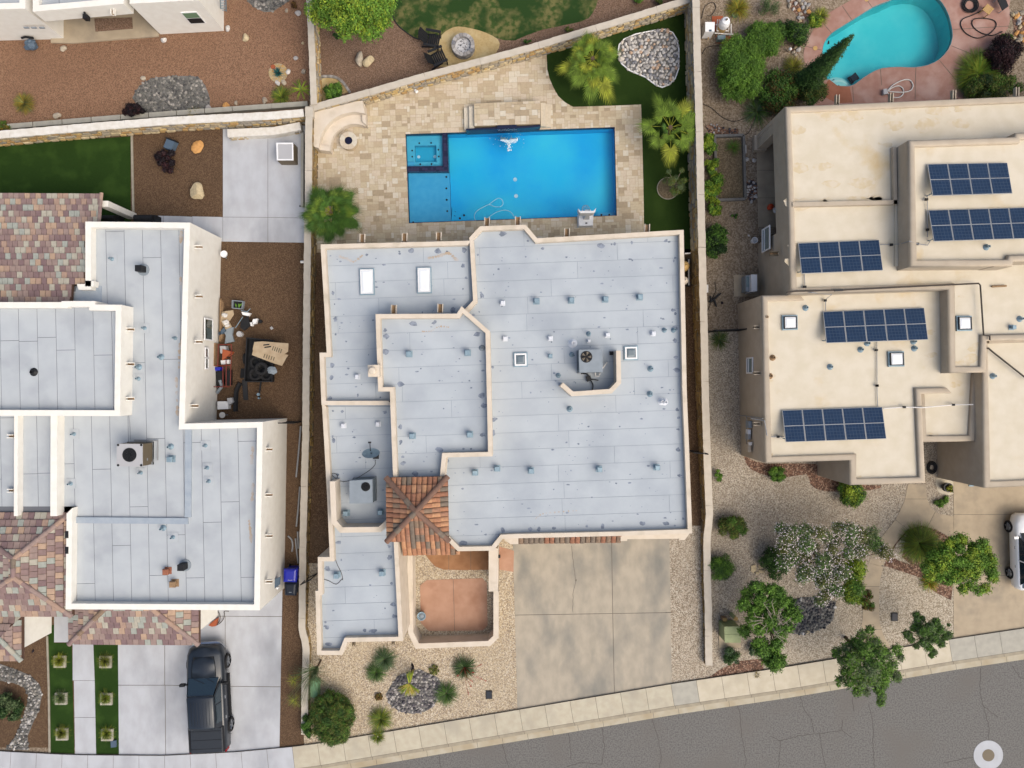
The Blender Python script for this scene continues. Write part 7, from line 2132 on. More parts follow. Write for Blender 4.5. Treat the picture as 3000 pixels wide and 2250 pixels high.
part(tk, 'windshield', 'car_glass', lambda b: b.add([(-.80, 1.22, 1.18), (.80, 1.22, 1.18), (.66, .46, 1.70), (-.66, .46, 1.70)], [(0, 1, 2, 3)]))
part(tk, 'roof', bl, lambda b: loft(b, [(.50, [(.68, 1.62), (.66, 1.70), (.60, 1.73), (0, 1.745)]), (.38, [(.72, 1.62), (.70, 1.73), (.62, 1.78), (0, 1.80)]), (-1.12, [(.71, 1.62), (.69, 1.72), (.62, 1.775), (0, 1.79)]), (-1.24, [(.69, 1.6), (.67, 1.69), (.6, 1.72), (0, 1.73)])]), True)
for i in range(7):
 xx = -.48 + i * .16
 part(tk, 'roof_rib', bl, lambda b: b.box((xx, -.4, 1.80), (.018, 1.25, .012)))
part(tk, 'rear_window', 'car_glass', lambda b: b.add([(-.72, -1.36, 1.2), (-.64, -1.22, 1.68), (.64, -1.22, 1.68), (.72, -1.36, 1.2)], [(0, 1, 2, 3)]))
for s in (-1, 1):
 part(tk, 'cab_side', bl, lambda b: b.add([(s * .88, 1.22, 1.13), (s * .86, -1.38, 1.16), (s * .70, -1.22, 1.69), (s * .70, .44, 1.69)], [(0, 1, 2, 3)]))
 for y0_, y1_, t0, t1 in ((.98, .02, .42, .02), (-.06, -1.06, -.06, -1.0)):
  part(tk, 'side_window', 'car_glass', lambda b: b.add([(s * .879, y0_, 1.18), (s * .87, y1_, 1.18), (s * .73, t1, 1.63), (s * .73, t0, 1.63)], [(0, 1, 2, 3)]))
 m_o = part(tk, 'mirror', 'car_trim', lambda b: (b.box((s * 1.12, .92, 1.2), (.26, .12, .2)), b.box((s * .96, .92, 1.16), (.2, .06, .06))))
 part(m_o, 'mirror_glass', 'chrome', lambda b: b.box((s * 1.12, .855, 1.2), (.2, .012, .15)))
 for yy in (.1, -.95): part(tk, 'door_handle', 'chrome', lambda b: b.box((s * .99, yy, .95), (.03, .16, .04)))
 part(tk, 'headlight', 'lamp', lambda b: b.add([(s * .60, 2.74, .72), (s * .86, 2.48, .78), (s * .84, 2.42, .94), (s * .55, 2.70, .92)], [(0, 1, 2, 3)]))
 part(tk, 'taillight', 'red_lamp', lambda b: b.box((s * .93, -2.66, .92), (.08, .14, .4)))
 part(tk, 'running_board', 'car_trim', lambda b: b.box((s * .98, 0, .42), (.16, 2.3, .06)))
 for yy in (1.78, -1.62):
  wheel(tk, s * .89, yy, .38, .27)
  part(tk, 'wheel_arch', 'car_trim', lambda b: b.add([(s * (.99 + dx), yy + .47 * math.cos(a), .4 + .47 * math.sin(a)) for dx in (0, .035) for a in [math.pi * i / 10 for i in range(11)]], [(i, i + 1, 12 + i, 11 + i) for i in range(10)]))
part(tk, 'grille', 'chrome', lambda b: [b.box((0, 2.79 - .0 * i, .6 + i * .09), (1.0 - .1 * i, .05, .03)) for i in range(3)])
part(tk, 'front_bumper', 'chrome', lambda b: loft(b, [(2.90, [(.5, .42), (.5, .54), (0, .56)]), (2.80, [(.75, .40), (.75, .56), (0, .58)]), (2.58, [(.93, .40), (.93, .56), (0, .58)])]))
part(tk, 'rear_bumper', 'chrome', lambda b: b.box((0, -2.80, .5), (1.7, .16, .16)))
part(tk, 'bed_cover', 'tonneau', lambda b: loft(b, [(-1.40, [(.84, 1.21), (.80, 1.245), (0, 1.25)]), (-2.66, [(.84, 1.23), (.80, 1.255), (0, 1.26)])]))
part(tk, 'bed_rail', 'car_trim', lambda b: (b.box((.90, -2.0, 1.20), (.09, 1.3, .04)), b.box((-.90, -2.0, 1.20), (.09, 1.3, .04))))
for xx in (-.46, -.0, .46): part(tk, 'cover_seam', 'black', lambda b: b.box((0, -1.55 - (xx + .46) * 1.0, 1.262), (1.62, .012, .006)))
part(tk, 'wiper', 'black', lambda b: (b.tube([(-.5, 1.2, 1.21), (.1, 1.0, 1.345)], .012, 4), b.tube([(.2, 1.2, 1.21), (.6, 1.02, 1.33)], .012, 4)))
gx, gy = W((2990, 1606))
cr = thing('parked_car', (gx, gy, .022), 'white hatchback car cut by the right edge on the tan driveway', 'car', rz=math.radians(1.5))
wp = 'white_paint'
def body2(b):
 loft(b, [(2.02, [(.35, .35), (.55, .4), (.5, .66), (.3, .74), (0, .76)]), (1.9, [(.6, .28), (.76, .4), (.72, .76), (.5, .84), (0, .86)]), (1.5, [(.74, .26), (.88, .42), (.85, .84), (.7, .93), (0, .96)]), (.95, [(.78, .25), (.90, .42), (.88, .9), (.76, .98), (0, 1.0)]),
             (-1.3, [(.78, .25), (.90, .42), (.88, .95), (.8, 1.0), (0, 1.0)]), (-1.85, [(.7, .3), (.86, .42), (.82, .9), (.7, .98), (0, 1.0)]), (-2.02, [(.5, .36), (.7, .45), (.66, .85), (.5, .9), (0, .9)])])
part(cr, 'body', wp, body2, True)
part(cr, 'windshield', 'car_glass', lambda b: b.add([(-.72, 1.05, .99), (.72, 1.05, .99), (.56, .32, 1.46), (-.56, .32, 1.46)], [(0, 1, 2, 3)]))
part(cr, 'roof', wp, lambda b: loft(b, [(.36, [(.58, 1.42), (.54, 1.47), (0, 1.49)]), (-.3, [(.6, 1.45), (.55, 1.52), (0, 1.54)]), (-1.45, [(.56, 1.4), (.5, 1.46), (0, 1.48)])]), True)
part(cr, 'rear_window', 'car_glass', lambda b: b.add([(-.68, -1.88, 1.0), (-.54, -1.46, 1.44), (.54, -1.46, 1.44), (.68, -1.88, 1.0)], [(0, 1, 2, 3)]))
for s in (-1, 1):
 part(cr, 'side_window', 'car_glass', lambda b: b.add([(s * .80, .95, .99), (s * .80, -1.7, 1.0), (s * .60, -1.35, 1.42), (s * .60, .32, 1.44)], [(0, 1, 2, 3)]))
 part(cr, 'window_pillar', wp, lambda b: b.tube([(s * .81, -.4, 1.0), (s * .61, -.5, 1.44)], .03, 4))
 part(cr, 'mirror', wp, lambda b: loft(b, [(.88, [(0, 0)] * 3)]) if False else b.box((s * .98, .82, 1.0), (.22, .12, .15)))
 part(cr, 'headlight', 'car_trim', lambda b: b.add([(s * .52, 1.93, .70), (s * .80, 1.6, .78), (s * .80, 1.35, .88), (s * .62, 1.75, .85)], [(0, 1, 2, 3)]))
 part(cr, 'taillight', 'red_lamp', lambda b: b.add([(s * .62, -2.0, .7), (s * .84, -1.80, .72), (s * .80, -1.82, .96), (s * .6, -1.98, .92)], [(0, 1, 2, 3)]))
 for yy in (.25, -.75): part(cr, 'door_handle', 'chrome', lambda b: b.box((s * .905, yy, .82), (.02, .14, .03)))
 for yy in (1.27, -1.22):
  wheel(cr, s * .80, yy, .33, .22)
# ------------------------------------------------------------------ cooling units on the roofs
def ac_unit(label, poly, z, h, fan, fr, top, side, group='rooftop cooling units', blades_=True, name='cooling_unit', feet=False):
 poly = ccw(poly); c = (sum(p[0] for p in poly) / 4, sum(p[1] for p in poly) / 4)
 r_ = thing(name, (c[0], c[1], z), label, 'air conditioner', group)
 b = MB()
 n = 4
 for q in offset(poly, -.03), :
  b.add([(p[0], p[1], z + .02) for p in q] + [(p[0], p[1], z + .12) for p in q], [(i, (i + 1) % n, n + (i + 1) % n, n + i) for i in range(n)])
 b.build('base_rail', 'dark_metal', r_)
 b = MB(); b.prism(poly, z + .12, z + h); b.build('cabinet', side, r_)
 b = MB(); b.prism(offset(poly, -.015), z + h, z + h + .03); b.build('top_panel', top, r_)
 zt = z + h + .03
 b = MB(); b.cyl(fan, fr, zt + .001, zt + .006, 28); b.build('fan_opening', 'black', r_)
 b = MB()
 for k in range(7): b.lathe((*fan, zt + .02), [(fr * (k + 1) / 7.2 - .004, 0), (fr * (k + 1) / 7.2, .008), (fr * (k + 1) / 7.2 + .004, 0)], 24)
 for k in range(6):
  a = k * math.pi / 6; b.tube([(fan[0] + fr * math.cos(a), fan[1] + fr * math.sin(a), zt + .03), (fan[0] - fr * math.cos(a), fan[1] - fr * math.sin(a), zt + .03)], .006, 3)
 b.build('guard', 'dark_metal', r_)
 if blades_:
  for k in range(5):
   a = k * 1.2566; b = MB()
   pts = [(fan[0] + fr * .12 * math.cos(a), fan[1] + fr * .12 * math.sin(a)), (fan[0] + fr * .85 * math.cos(a - .28), fan[1] + fr * .85 * math.sin(a - .28)), (fan[0] + fr * .88 * math.cos(a + .28), fan[1] + fr * .88 * math.sin(a + .28))]
   b.prism(pts, zt + .008, zt + .014); b.build('fan_blade', 'boulder3' if blades_ == 1 else 'ac_grey', r_)
  b = MB(); b.cyl(fan, fr * .2, zt + .01, zt + .025, 12); b.build('hub', 'dark_metal', r_)
 b = MB()
 for k in range(6):
  q = offset(poly, -.006); zz = z + .2 + k * (h - .3) / 6
  b.add([(p[0], p[1], zz) for p in q] + [(p[0], p[1], zz + .03) for p in q], [(i, (i + 1) % n, n + (i + 1) % n, n + i) for i in range(n)])
 b.build('louvre', 'ac_brown' if side == 'ac_brown' else 'galv', r_)
 return r_
z = ZR + .95
a1 = ac_unit('grey rooftop cooling unit with brown fan blades inside the right cream screen', Q(2, 1, z, 543, 1315, 728, 1312, 732, 1492, 548, 1496), ZR + .012, .95, W(p1(2, 1, 602, 1370), z), .28, 'ac_grey', 'ac_grey')
a2 = ac_unit('blue-grey rooftop cooling unit with black fan inside the left cream screen', Q(1, 2, z, 750, 860, 932, 850, 935, 1040, 750, 1042), ZR - .27, .95, W(p1(1, 2, 880, 907), z), .22, 'ac_grey', 'ac_grey', blades_=False)
a3 = ac_unit('pale topped rooftop cooling unit with brown side on the white house', Q(0, 2, 4.4, 950, 555, 1153, 557, 1153, 735, 948, 733), WZR + .012, 1.05, W(p1(0, 2, 1050, 643), 4.4), .34, 'ac_beige', 'ac_brown', blades_=False)
for x, y in ((958, 563), (1145, 563), (958, 727), (1145, 727)):
 q = W(p1(0, 2, x, y), 4.4); b = MB(); b.cyl(q, .06, WZR + 1.092, WZR + 1.1, 10); b.build('corner_cap', 'black', a3)
b = MB()
for x, y in ((1160, 680), (1210, 690), (1195, 710)):
 q = W(p1(0, 2, x + 30, y), 4.0); b.box((q[0] - .0, q[1], 3.95), (.012, .12, .08))
b.tube([(*W(p1(0, 2, 1260, 690), 3.6), 3.4), (*W(p1(0, 2, 1262, 530), 3.6), 3.4), (*W(p1(0, 2, 1070, 528), 3.6), 3.4)], .035, 6)
b.build('refrigerant_pipe', 'pipe_grey', a3)
pw = thing('pipework', (*W(p1(2, 1, 700, 1500), 3.8), ZR), 'white drain pipes and black cables below the right cooling unit', 'pipes')
b = MB(); b.tube([(*W(p1(2, 1, x, y), z_), z_) for x, y, z_ in ((732, 1465, 4.2), (770, 1415, 3.8))], .03, 6)
b.tube([(*W(p1(2, 1, x, y), 3.8), 3.8) for x, y in ((674, 1495), (676, 1527), (706, 1525), (714, 1500))], .025, 6); b.build('drain_pipe', 'hose_white', pw)
b = MB(); b.tube(smooth([(*W(p1(2, 1, x, y), 3.75), 3.75) for x, y in ((560, 1505), (610, 1510), (625, 1545), (655, 1590), (650, 1640))] + [(*W(p1(2, 2, 632, 130), 3.7), 3.7)], False, 3), .03, 5)
b.tube(smooth([(*W(p1(2, 1, x, y), 3.75), 3.75) for x, y in ((640, 1550), (700, 1560))], False, 3), .025, 5)
q = W(p1(2, 1, 622, 1545), 3.8); b.box((q[0], q[1], 3.75), (.22, .26, .2), .3); b.build('cable', 'black', pw)
q = W(p1(2, 1, 805, 1340), 3.75); b = MB(); b.box((q[0], q[1], 3.72), (.16, .18, .16)); tag(b.build('junction_box', 'black'), 'small black box on the roof beside the right screen wall', 'box')
q = W(p1(1, 2, 928, 630), 4.1)
ds = thing('satellite_dish', (q[0] + .3, q[1] - .4, ZR - .27), 'pale blue satellite dish tilted up on the narrow west roof', 'satellite dish')
b = MB(); vs = []
Rm = Matrix.Rotation(math.radians(-62), 4, 'X') @ Matrix.Identity(4)
rings = 5; n = 24
pts = [Vector((0, 0, -.07))]
for k in range(1, rings + 1):
 r_2 = .43 * k / rings
 for i in range(n):
  a = 6.283 * i / n; pts.append(Vector((r_2 * math.cos(a), r_2 * .92 * math.sin(a), -.07 + .07 * (k / rings) ** 2)))
T = Matrix.Translation((q[0], q[1], 4.05)) @ Matrix.Rotation(math.radians(-58), 4, 'X')
vs = [tuple(T @ p) for p in pts]
fs = [(0, 1 + i, 1 + (i + 1) % n) for i in range(n)]
for k in range(rings - 1):
 for i in range(n): fs.append((1 + k * n + i, 1 + (k + 1) * n + i, 1 + (k + 1) * n + (i + 1) % n, 1 + k * n + (i + 1) % n))
b.add(vs, fs)
b.build('reflector', 'galv', ds, smooth=True)
b = MB(); b.tube([(q[0] - .06, q[1] + .02, 3.8), (q[0] - .06, q[1] + .4, 3.95), (q[0] - .04, q[1] + .5, 4.05)], .02, 5); b.box((q[0] - .05, q[1] + .52, 4.06), (.14, .08, .08)); b.build('feed_arm', 'dark_metal', ds)
b = MB(); b.tube([(q[0], q[1], 4.0), (q[0] + .1, q[1] - .15, 3.7), (q[0] + .12, q[1] - .2, ZR - .26)], .03, 6); b.box((q[0] + .12, q[1] - .2, ZR - .24), (.3, .3, .03)); b.build('mast', 'dark_metal', ds)
b = MB(); b.tube(smooth([(*W(p1(1, 2, x, y), 3.4), 3.38) for x, y in ((962, 680), (965, 720), (930, 760), (870, 800), (800, 840), (700, 860), (640, 830), (610, 800), (640, 795), (660, 820), (640, 860))], False, 3), .012, 4)
tag(b.build('cable', 'pipe'), 'loose black cable from the satellite dish to the left screen wall', 'cable')
b = MB(); b.tube(smooth([(*W(p1(1, 2, x, y), 3.4), 3.375) for x, y in ((632, 1220), (634, 1380), (645, 1500), (690, 1600), (702, 1660))] + [(*W(p1(1, 3, x, y), 3.4), 3.375) for x, y in ((695, 130), (650, 172), (590, 145), (540, 130))], False, 3), .012, 4)
tag(b.build('cable', 'pipe'), 'long thin cable looping down the lower left roof', 'cable')
b = MB(); b.tube(smooth([(*W(p1(0, 2, x, y), 3.4), 3.4) for x, y in ((985, 285), (1030, 290), (1050, 380), (1055, 520))], False, 3), .014, 4)
tag(b.build('cable', 'pipe_grey'), 'grey cable running to the cooling unit on the white house', 'cable')
# ------------------------------------------------------------------ terrace things
bn = thing('curved_bench', (*W(p1(1, 0, 640, 1000)), 0), 'curved cream plastered bench with a high back in the terrace corner', 'bench')
cc = (800, 1200)
def arc(r, a0, a1, n=14): return [(cc[0] + r * math.cos(math.radians(a0 + (a1 - a0) * i / n)), cc[1] - r * math.sin(math.radians(a0 + (a1 - a0) * i / n))) for i in range(n + 1)]
def P1(l, z=0): return [W(p1(1, 0, *q), z) for q in l]
fr_ = arc(197, 64, 187); bk = arc(292, 74, 180)
b = MB()
for i in range(14): b.prism([*P1([fr_[i], fr_[i + 1], bk[i + 1], bk[i]], .45)], 0, .45)
b.build('seat', 'cream', bn)
bk2 = arc(372, 78, 176)
b = MB()
outer = [(862, 815), (800, 822), (740, 840), (690, 852), (640, 865), (600, 876), (560, 886), (520, 897), (470, 910), (468, 960), (468, 1010), (467, 1060), (466, 1110), (466, 1150), (466, 1185)]
for i in range(14): b.prism([*P1([bk[i], bk[i + 1], outer[i + 1], outer[i]], .85)], .0, .85)
b.build('backrest', 'cream', bn)
b = MB()
b.prism(P1([(850, 812), (880, 850), (892, 1012), (862, 985), (852, 880)], .6), 0, .6)
b.prism(P1([(464, 1182), (512, 1214), (600, 1224), (604, 1190), (520, 1170)], .6), 0, .6); b.build('armrest', 'cream', bn)
q = W(p1(1, 0, 757, 1150), .2); fp = thing('fire_pit', (*q, 0), 'round travertine fire pit with dark glass in front of the curved bench', 'fire pit')
b = MB(); b.cyl(q, .45, 0, .40, 32, .43); b.build('base', 'tv2', fp)
for k in range(8):
 a0, a1 = 6.2832 * k / 8 + .01, 6.2832 * (k + 1) / 8 - .01
 b = MB(); o_ = [(q[0] + .47 * math.cos(a0 + (a1 - a0) * i / 5), q[1] + .47 * math.sin(a0 + (a1 - a0) * i / 5)) for i in range(6)]; i_ = [(q[0] + .21 * math.cos(a0 + (a1 - a0) * i / 5), q[1] + .21 * math.sin(a0 + (a1 - a0) * i / 5)) for i in range(6)]
 b.prism(o_ + i_[::-1], .40, .44); b.build('coping_stone', R.choice(['tv1', 'tv3', 'tv6']), fp)
b = MB(); b.cyl(q, .205, .40, .41, 24); b.build('fire_glass', 'fire_black', fp)
q = W(p1(2, 1, 595, 255)); hp = thing('pool_hoop', (*q, 0), 'white plastic poolside basketball hoop with its ring over the water', 'basketball hoop')
def PH(*v, z=0): return [W(p, z) for p in t(2, 1, *v)]
b = MB(); b.frustum(ccw(PH(527, 225, 660, 225, 656, 322, 530, 326)), .02, ccw(PH(535, 228, 652, 228, 648, 316, 538, 320)), .32); b.build('base_tank', 'white_plastic', hp)
b = MB(); b.frustum(ccw(PH(560, 210, 635, 210, 622, 270, 574, 270)), .3, ccw(PH(575, 212, 622, 212, 612, 258, 584, 258)), .95); b.build('stem', 'white_plastic', hp)
b = MB(); b.prism(PH(528, 190, 545, 208, 650, 208, 672, 186, 664, 215, 650, 224, 545, 226, 536, 215, z=1.0), .95, 1.55); b.build('backboard', 'white_plastic', hp)
rc = W(p1(2, 1, 597, 172), 1.1)
b = MB(); b.tube([(rc[0] + .20 * math.cos(6.2832 * i / 20), rc[1] + .20 * math.sin(6.2832 * i / 20), 1.1) for i in range(21)], .014, 6); b.build('ring', 'orange' if False else 'galv', hp)
b = MB()
for i in range(12):
 a = 6.2832 * i / 12
 for k in (.5, -.5): b.tube([(rc[0] + .2 * math.cos(a), rc[1] + .2 * math.sin(a), 1.09), (rc[0] + .11 * math.cos(a + k), rc[1] + .11 * math.sin(a + k), .75)], .006, 3)
b.build('net', 'hose_white', hp)
for x, s in ((597, 16),):
 for y in (238, 298):
  qq = W(p1(2, 1, x, y)); b = MB(); b.box((qq[0], qq[1], .97 if y < 260 else .33), (.10, .07, .02)); b.build('cap', 'old_wood' if y < 260 else 'dark_metal', hp)
b = MB(); b.tube([(*W(p), WZ + .0) for p in smooth(t(1, 1, 1885, 135, 1930, 100, 1965, 82, 1995, 98, 2000, 130, 1975, 152, 1930, 150, 1890, 135, 1850, 150, 1790, 185, 1768, 225, 1780, 265, 1800, 272, 1850, 262, 1900, 225, 1960, 190, 2020, 180, 2070, 200, 2100, 255), False, 4)], .022, 5)
tag(b.build('pool_hose', 'hose_pool'), 'thin pale cleaner hose looping on the rectangular pool', 'hose')
q = W(p1(1, 0, 1300, 748)); wl = thing('garden_light', (*q, 0), 'little white spotlight at the foot of the diagonal wall', 'light')
b = MB(); b.tube([(q[0], q[1], 0), (q[0], q[1] + .03, .2)], .03, 6); b.build('stake', 'dark_metal', wl)
b = MB(); b.tube([(q[0] - .05, q[1] + .05, .2), (q[0] + .06, q[1] - .08, .24)], .07, 8, .09); b.build('lamp_head', 'white_plastic', wl)
def gate(label, a, c_, h, m='black', name='metal_gate'):
 r_ = thing(name, (*a, 0), label, 'gate')
 L = math.dist(a, c_); n = max(3, int(L / .12))
 b = MB(); b.tube([(*a, h), (*c_, h)], .03, 5); b.tube([(*a, .12), (*c_, .12)], .025, 5); b.build('rail', m, r_)
 for i in range(n + 1):
  f = i / n; x, y = a[0] + f * (c_[0] - a[0]), a[1] + f * (c_[1] - a[1])
  b = MB(); b.tube([(x, y, .05), (x, y, h + (.06 if i in (0, n) else 0))], .012 if i not in (0, n) else .035, 4); b.build('bar' if i not in (0, n) else 'post', m, r_)
 return r_
gate('black bar gate between the white house and the long low wall', W(p1(1, 2, 190, 372)), W(p1(1, 2, 368, 374)), 1.5)
gate('black curved-top gate right of the middle house', W(p1(2, 2, 1420, 604)), W(p1(2, 2, 1525, 615)), 1.5)
gate('long black fence from the east wall to the tan house', W(p1(2, 1, 1590, 1170)), W(p1(2, 1, 1830, 1160)), 1.4)
gate('short black gate at the lower west side of the middle house', W(p1(1, 3, 420, 118)), W(p1(1, 3, 500, 78)), 1.3)
pg = thing('pool_equipment', (*W(p1(2, 1, 1420, 700)), 0), 'pool filter and pipes half hidden beside the middle house', 'pool pump')
for y, m_, r_2 in ((632, 'wood', .28), (750, 'cream', .22)):
 q = W(p1(2, 1, 1400, y), .8); b = MB(); b.lathe((*q, 0), [(r_2, 0), (r_2, .7), (r_2 * .7, .9), (.02, 1.0)], 16); b.build('filter_tank', m_, pg)
b = MB(); b.tube([(*W(p1(2, 1, 1432, y), .4), .4) for y in (580, 620, 700, 790)], .03, 6); b.tube([(*W(p1(2, 1, 1400, 533), .9), .9), (*W(p1(2, 1, 1445, 530), .9), .9)], .04, 6); b.build('pipe', 'hose_white', pg)
for y in (590, 690, 780): b = MB(); q = W(p1(2, 1, 1430, y), .3); b.box((q[0], q[1], .25), (.16, .22, .3)); b.build('pump', 'black', pg)
# ------------------------------------------------------------------ west lot things
mx = thing('metal_cabinet', (*W(p1(1, 0, 240, 1240)), 0), 'square metal cabinet with pale top standing on the small white patio', 'cabinet')
b = MB(); pl = [W(p, .8) for p in t(1, 0, 165, 1157, 302, 1157, 304, 1300, 170, 1300)]
b.prism(pl, 0.02, .78); b.build('body', 'ac_brown', mx)
b = MB(); b.prism(pl, .78, .8); b.build('top', 'ac_beige', mx)
b = MB(); b.path(ccw(pl), .07, .78, .83, closed=True, side=.035); b.build('rim', 'white_plastic', mx)
q = W(p1(1, 1, 375, 152)); b = MB(); b.tube([(q[0] - .1, q[1], .1), (q[0] + .08, q[1] - .02, .2)], .05, 6, .02); tag(b.build('spigot', 'dark_metal'), 'small dark tap by the west wall below the patio', 'tap')
pt_ = thing('plant_pot', (*W(p1(0, 0, 1398, 1185)), 0), 'tipped over square blue-grey plant pot on the brown gravel', 'pot')
b = MB(); bo = WW(t(0, 0, 1375, 1138, 1448, 1165, 1415, 1240, 1345, 1212)); b.frustum(ccw(bo), .02, ccw(offset(ccw(bo), .03)), .38); b.build('body', 'planter_blue', pt_)
b = MB(); b.path(WW(t(0, 0, 1372, 1134, 1452, 1163)), .05, .02, .42); b.build('rim', 'black', pt_)
cl = [(*W(p1(0, 0, x, y), .4), .4, .15) for x, y in ((1290, 1250), (1320, 1290), (1360, 1280), (1390, 1240), (1300, 1320), (1350, 1340), (1390, 1320), (1340, 1370), (1380, 1380), (1275, 1270), (1330, 1240))]
ds_ = thing('fallen_sapling', (*W(p1(0, 0, 1340, 1310)), 0), 'fallen sapling with black-purple leaves beside the tipped pot', 'sapling')
leaves('foliage', ds_, cl, 1500, .12, ['lf_black', 'lf_purple', 'lf_black'], .6)
b = MB(); b.tube([(*W(p1(0, 0, 1465, 1385)), .04), (*W(p1(0, 0, 1400, 1345)), .12), (*W(p1(0, 0, 1340, 1300)), .35)], .03, 6, .012); b.build('trunk', 'bark', ds_)
for lb, v, nm in (('black barrel grill half hidden under the tiled patio roof', (818, 218, 945, 218, 945, 272, 818, 272), 'grill'), ('black covered grill behind the white parapet by the patio column', (1072, 215, 1250, 215, 1250, 275, 1072, 275), 'grill')):
 pl = [W(p, 1.0) for p in t(0, 1, *v)]; pl = ccw(pl)
 gr = thing(nm, (*W(p1(0, 1, (v[0] + v[2]) / 2, 245)), 0), lb, 'grill')
 b = MB(); b.prism(pl, .25, .85); b.build('cart', 'car_trim', gr)
 y0_, y1_ = min(p[1] for p in pl), max(p[1] for p in pl); x0, x1 = min(p[0] for p in pl), max(p[0] for p in pl)
 b = MB(); m = 8; vs = []
 for xx in (x0 + .1, x1 - .1):
  for i in range(m + 1): a = math.pi * i / m; vs.append((xx, (y0_ + y1_) / 2 + (y1_ - y0_) / 2 * math.cos(a), .85 + .28 * math.sin(a)))
 b.add(vs, [(i, i + 1, m + 2 + i, m + 1 + i) for i in range(m)] + [tuple(range(m + 1))[::-1], tuple(range(m + 1, 2 * m + 2))]); b.build('lid', 'black', gr)
 b = MB(); b.tube([(x0 + .2, y0_ - .03, 1.0), (x1 - .2, y0_ - .03, 1.0)], .015, 5); b.build('handle', 'chrome', gr)
q = W(p1(0, 1, 848, 100), 2.5);
bd = thing('tarp_bundle', (*W(p1(0, 0, 272, 380)), 0), 'dark blue-grey crumpled bundle against the corner house wall', 'bundle')
v, f = rock(*W(p1(0, 0, 272, 385)), .25, .36, .30, .28, 3, .5); b = MB(); b.add(v.tolist(), f.tolist()); b.build('cover', 'planter_blue', bd)
b = MB(); b.tube([(*W(p1(0, 0, x, y)), .5) for x, y in ((225, 345), (260, 335), (320, 345))], .06, 6); b.build('fold', 'car_trim', bd)
ld = thing('ladder', (*W(p1(0, 0, 1815, 50)), 0), 'grey metal ladder leaning at the right end of the corner house', 'ladder')
a0, a1 = Vector((*W(p1(0, 0, 1795, 95)), .1)), Vector((*W(p1(0, 0, 1780, -60), 2.6), 2.6)); sv = Vector((.30, -.02, 0))
for s in (0, 1): b = MB(); b.tube([a0 + sv * s, a1 + sv * s], .03, 5); b.build('rail', 'galv', ld)
for i in range(11):
 p = a0.lerp(a1, (i + .5) / 11); b = MB(); b.tube([p, p + sv], .018, 5); b.build('rung', 'galv', ld)
q = W(p1(0, 1, 1820, 540), .5); dd = thing('wall_dish', (*q, 0), 'white round dish antenna low on the white house wall', 'dish')
b = MB(); b.lathe((*q, .5), [(.001, 0), (.12, .02), (.19, .09)], 20); b.build('reflector', 'white_plastic', dd)
b = MB(); b.tube([(q[0], q[1], .5), (q[0] - .1, q[1] - .12, .3), (q[0] - .1, q[1] - .12, 0)], .02, 5); b.build('mast', 'galv', dd)
def box_thing(name, label, cat, c_, r_, v, z0, z1, m, group=None, world=None):
 b = MB(); b.prism([W(p, z1) for p in t(c_, r_, *v)], z0, z1)
 return tag(b.build(name, m), label, cat, group)
ls = thing('lumber', (*W(p1(0, 1, 1805, 1050)), 0), 'long tan boards stacked against the white house wall', 'boards')
for k, x in enumerate((1796, 1804, 1811)):
 b = MB(); b.path(WW(t(0, 1, x, 900 + 12 * k, x - 4, 1245 - 10 * k)), .06, 0, .2 + .1 * (k % 2)); b.build('board', 'old_wood', ls)
cb = thing('cardboard_pile', (*W(p1(0, 1, 1850, 1050)), 0), 'crumpled cardboard with white plastic bags against the white house', 'cardboard')
for v, z_ in (((1815, 1010, 1905, 995, 1912, 1030, 1880, 1080, 1830, 1130, 1805, 1080), .3), ((1800, 1075, 1870, 1090, 1890, 1130, 1840, 1150), .2)):
 b = MB(); b.prism(WW(t(0, 1, *v)), z_ - .03, z_, bottom=True); b.build('sheet', 'cardboard', cb)
for x, y, r_2 in ((1845, 1040, 28), (1848, 1095, 30), (1862, 1120, 20)):
 v, f = rock(*W(p1(0, 1, x, y)), .35, r_2 * S_, r_2 * S_ * .8, .12, 2, .4); b = MB(); b.add(v.tolist(), f.tolist()); b.build('plastic_bag', 'hose_white', cb)
bk_ = thing('basket', (*W(p1(0, 1, 1940, 950)), 0), 'dark rectangular tub holding green things on the brown gravel', 'tub')
tb = WW(t(0, 1, 1898, 918, 1983, 925, 1975, 985, 1897, 978)); b = MB(); b.path(ccw(tb), .035, 0, .3, closed=True); b.build('rim', 'ac_grey', bk_)
b = MB(); b.prism(offset(ccw(tb), .02), .01, .1); b.build('inside', 'black', bk_)
for x, y in ((1920, 955), (1945, 960), (1960, 950)): v, f = rock(*W(p1(0, 1, x, y)), .15, .14, .05, .06, 2, .3); b = MB(); b.add(v.tolist(), f.tolist()); b.build('contents', 'lf_mid', bk_)
wb = thing('wheelbarrow', (*W(p1(0, 1, 2020, 1080)), 0), 'black and white wheelbarrow lying among tools on the brown gravel', 'wheelbarrow')
b = MB(); b.frustum(ccw(WW(t(0, 1, 1990, 1085, 2030, 1060, 2045, 1120, 2005, 1155, 1980, 1130))), .2, ccw(WW(t(0, 1, 1978, 1080, 2032, 1045, 2052, 1122, 2000, 1162, 1968, 1135))), .42); b.build('tray', 'car_trim', wb)
for v in ((1930, 1140, 1990, 1050), (2020, 1015, 2050, 985), (1975, 1000, 2020, 1010)):
 b = MB(); b.tube([(*W(p), .4) for p in t(0, 1, *v)], .02, 5); b.build('handle', 'galv', wb)
for v in ((1975, 1010, 2045, 1020, 2030, 1045, 1985, 1035), (2068, 1070, 2105, 1065, 2090, 1105, 2060, 1110), (2035, 1095, 2070, 1095, 2060, 1125, 2030, 1120)):
 b = MB(); b.prism(WW(t(0, 1, *v)), .1, .35); b.build('panel', 'white_plastic', wb)
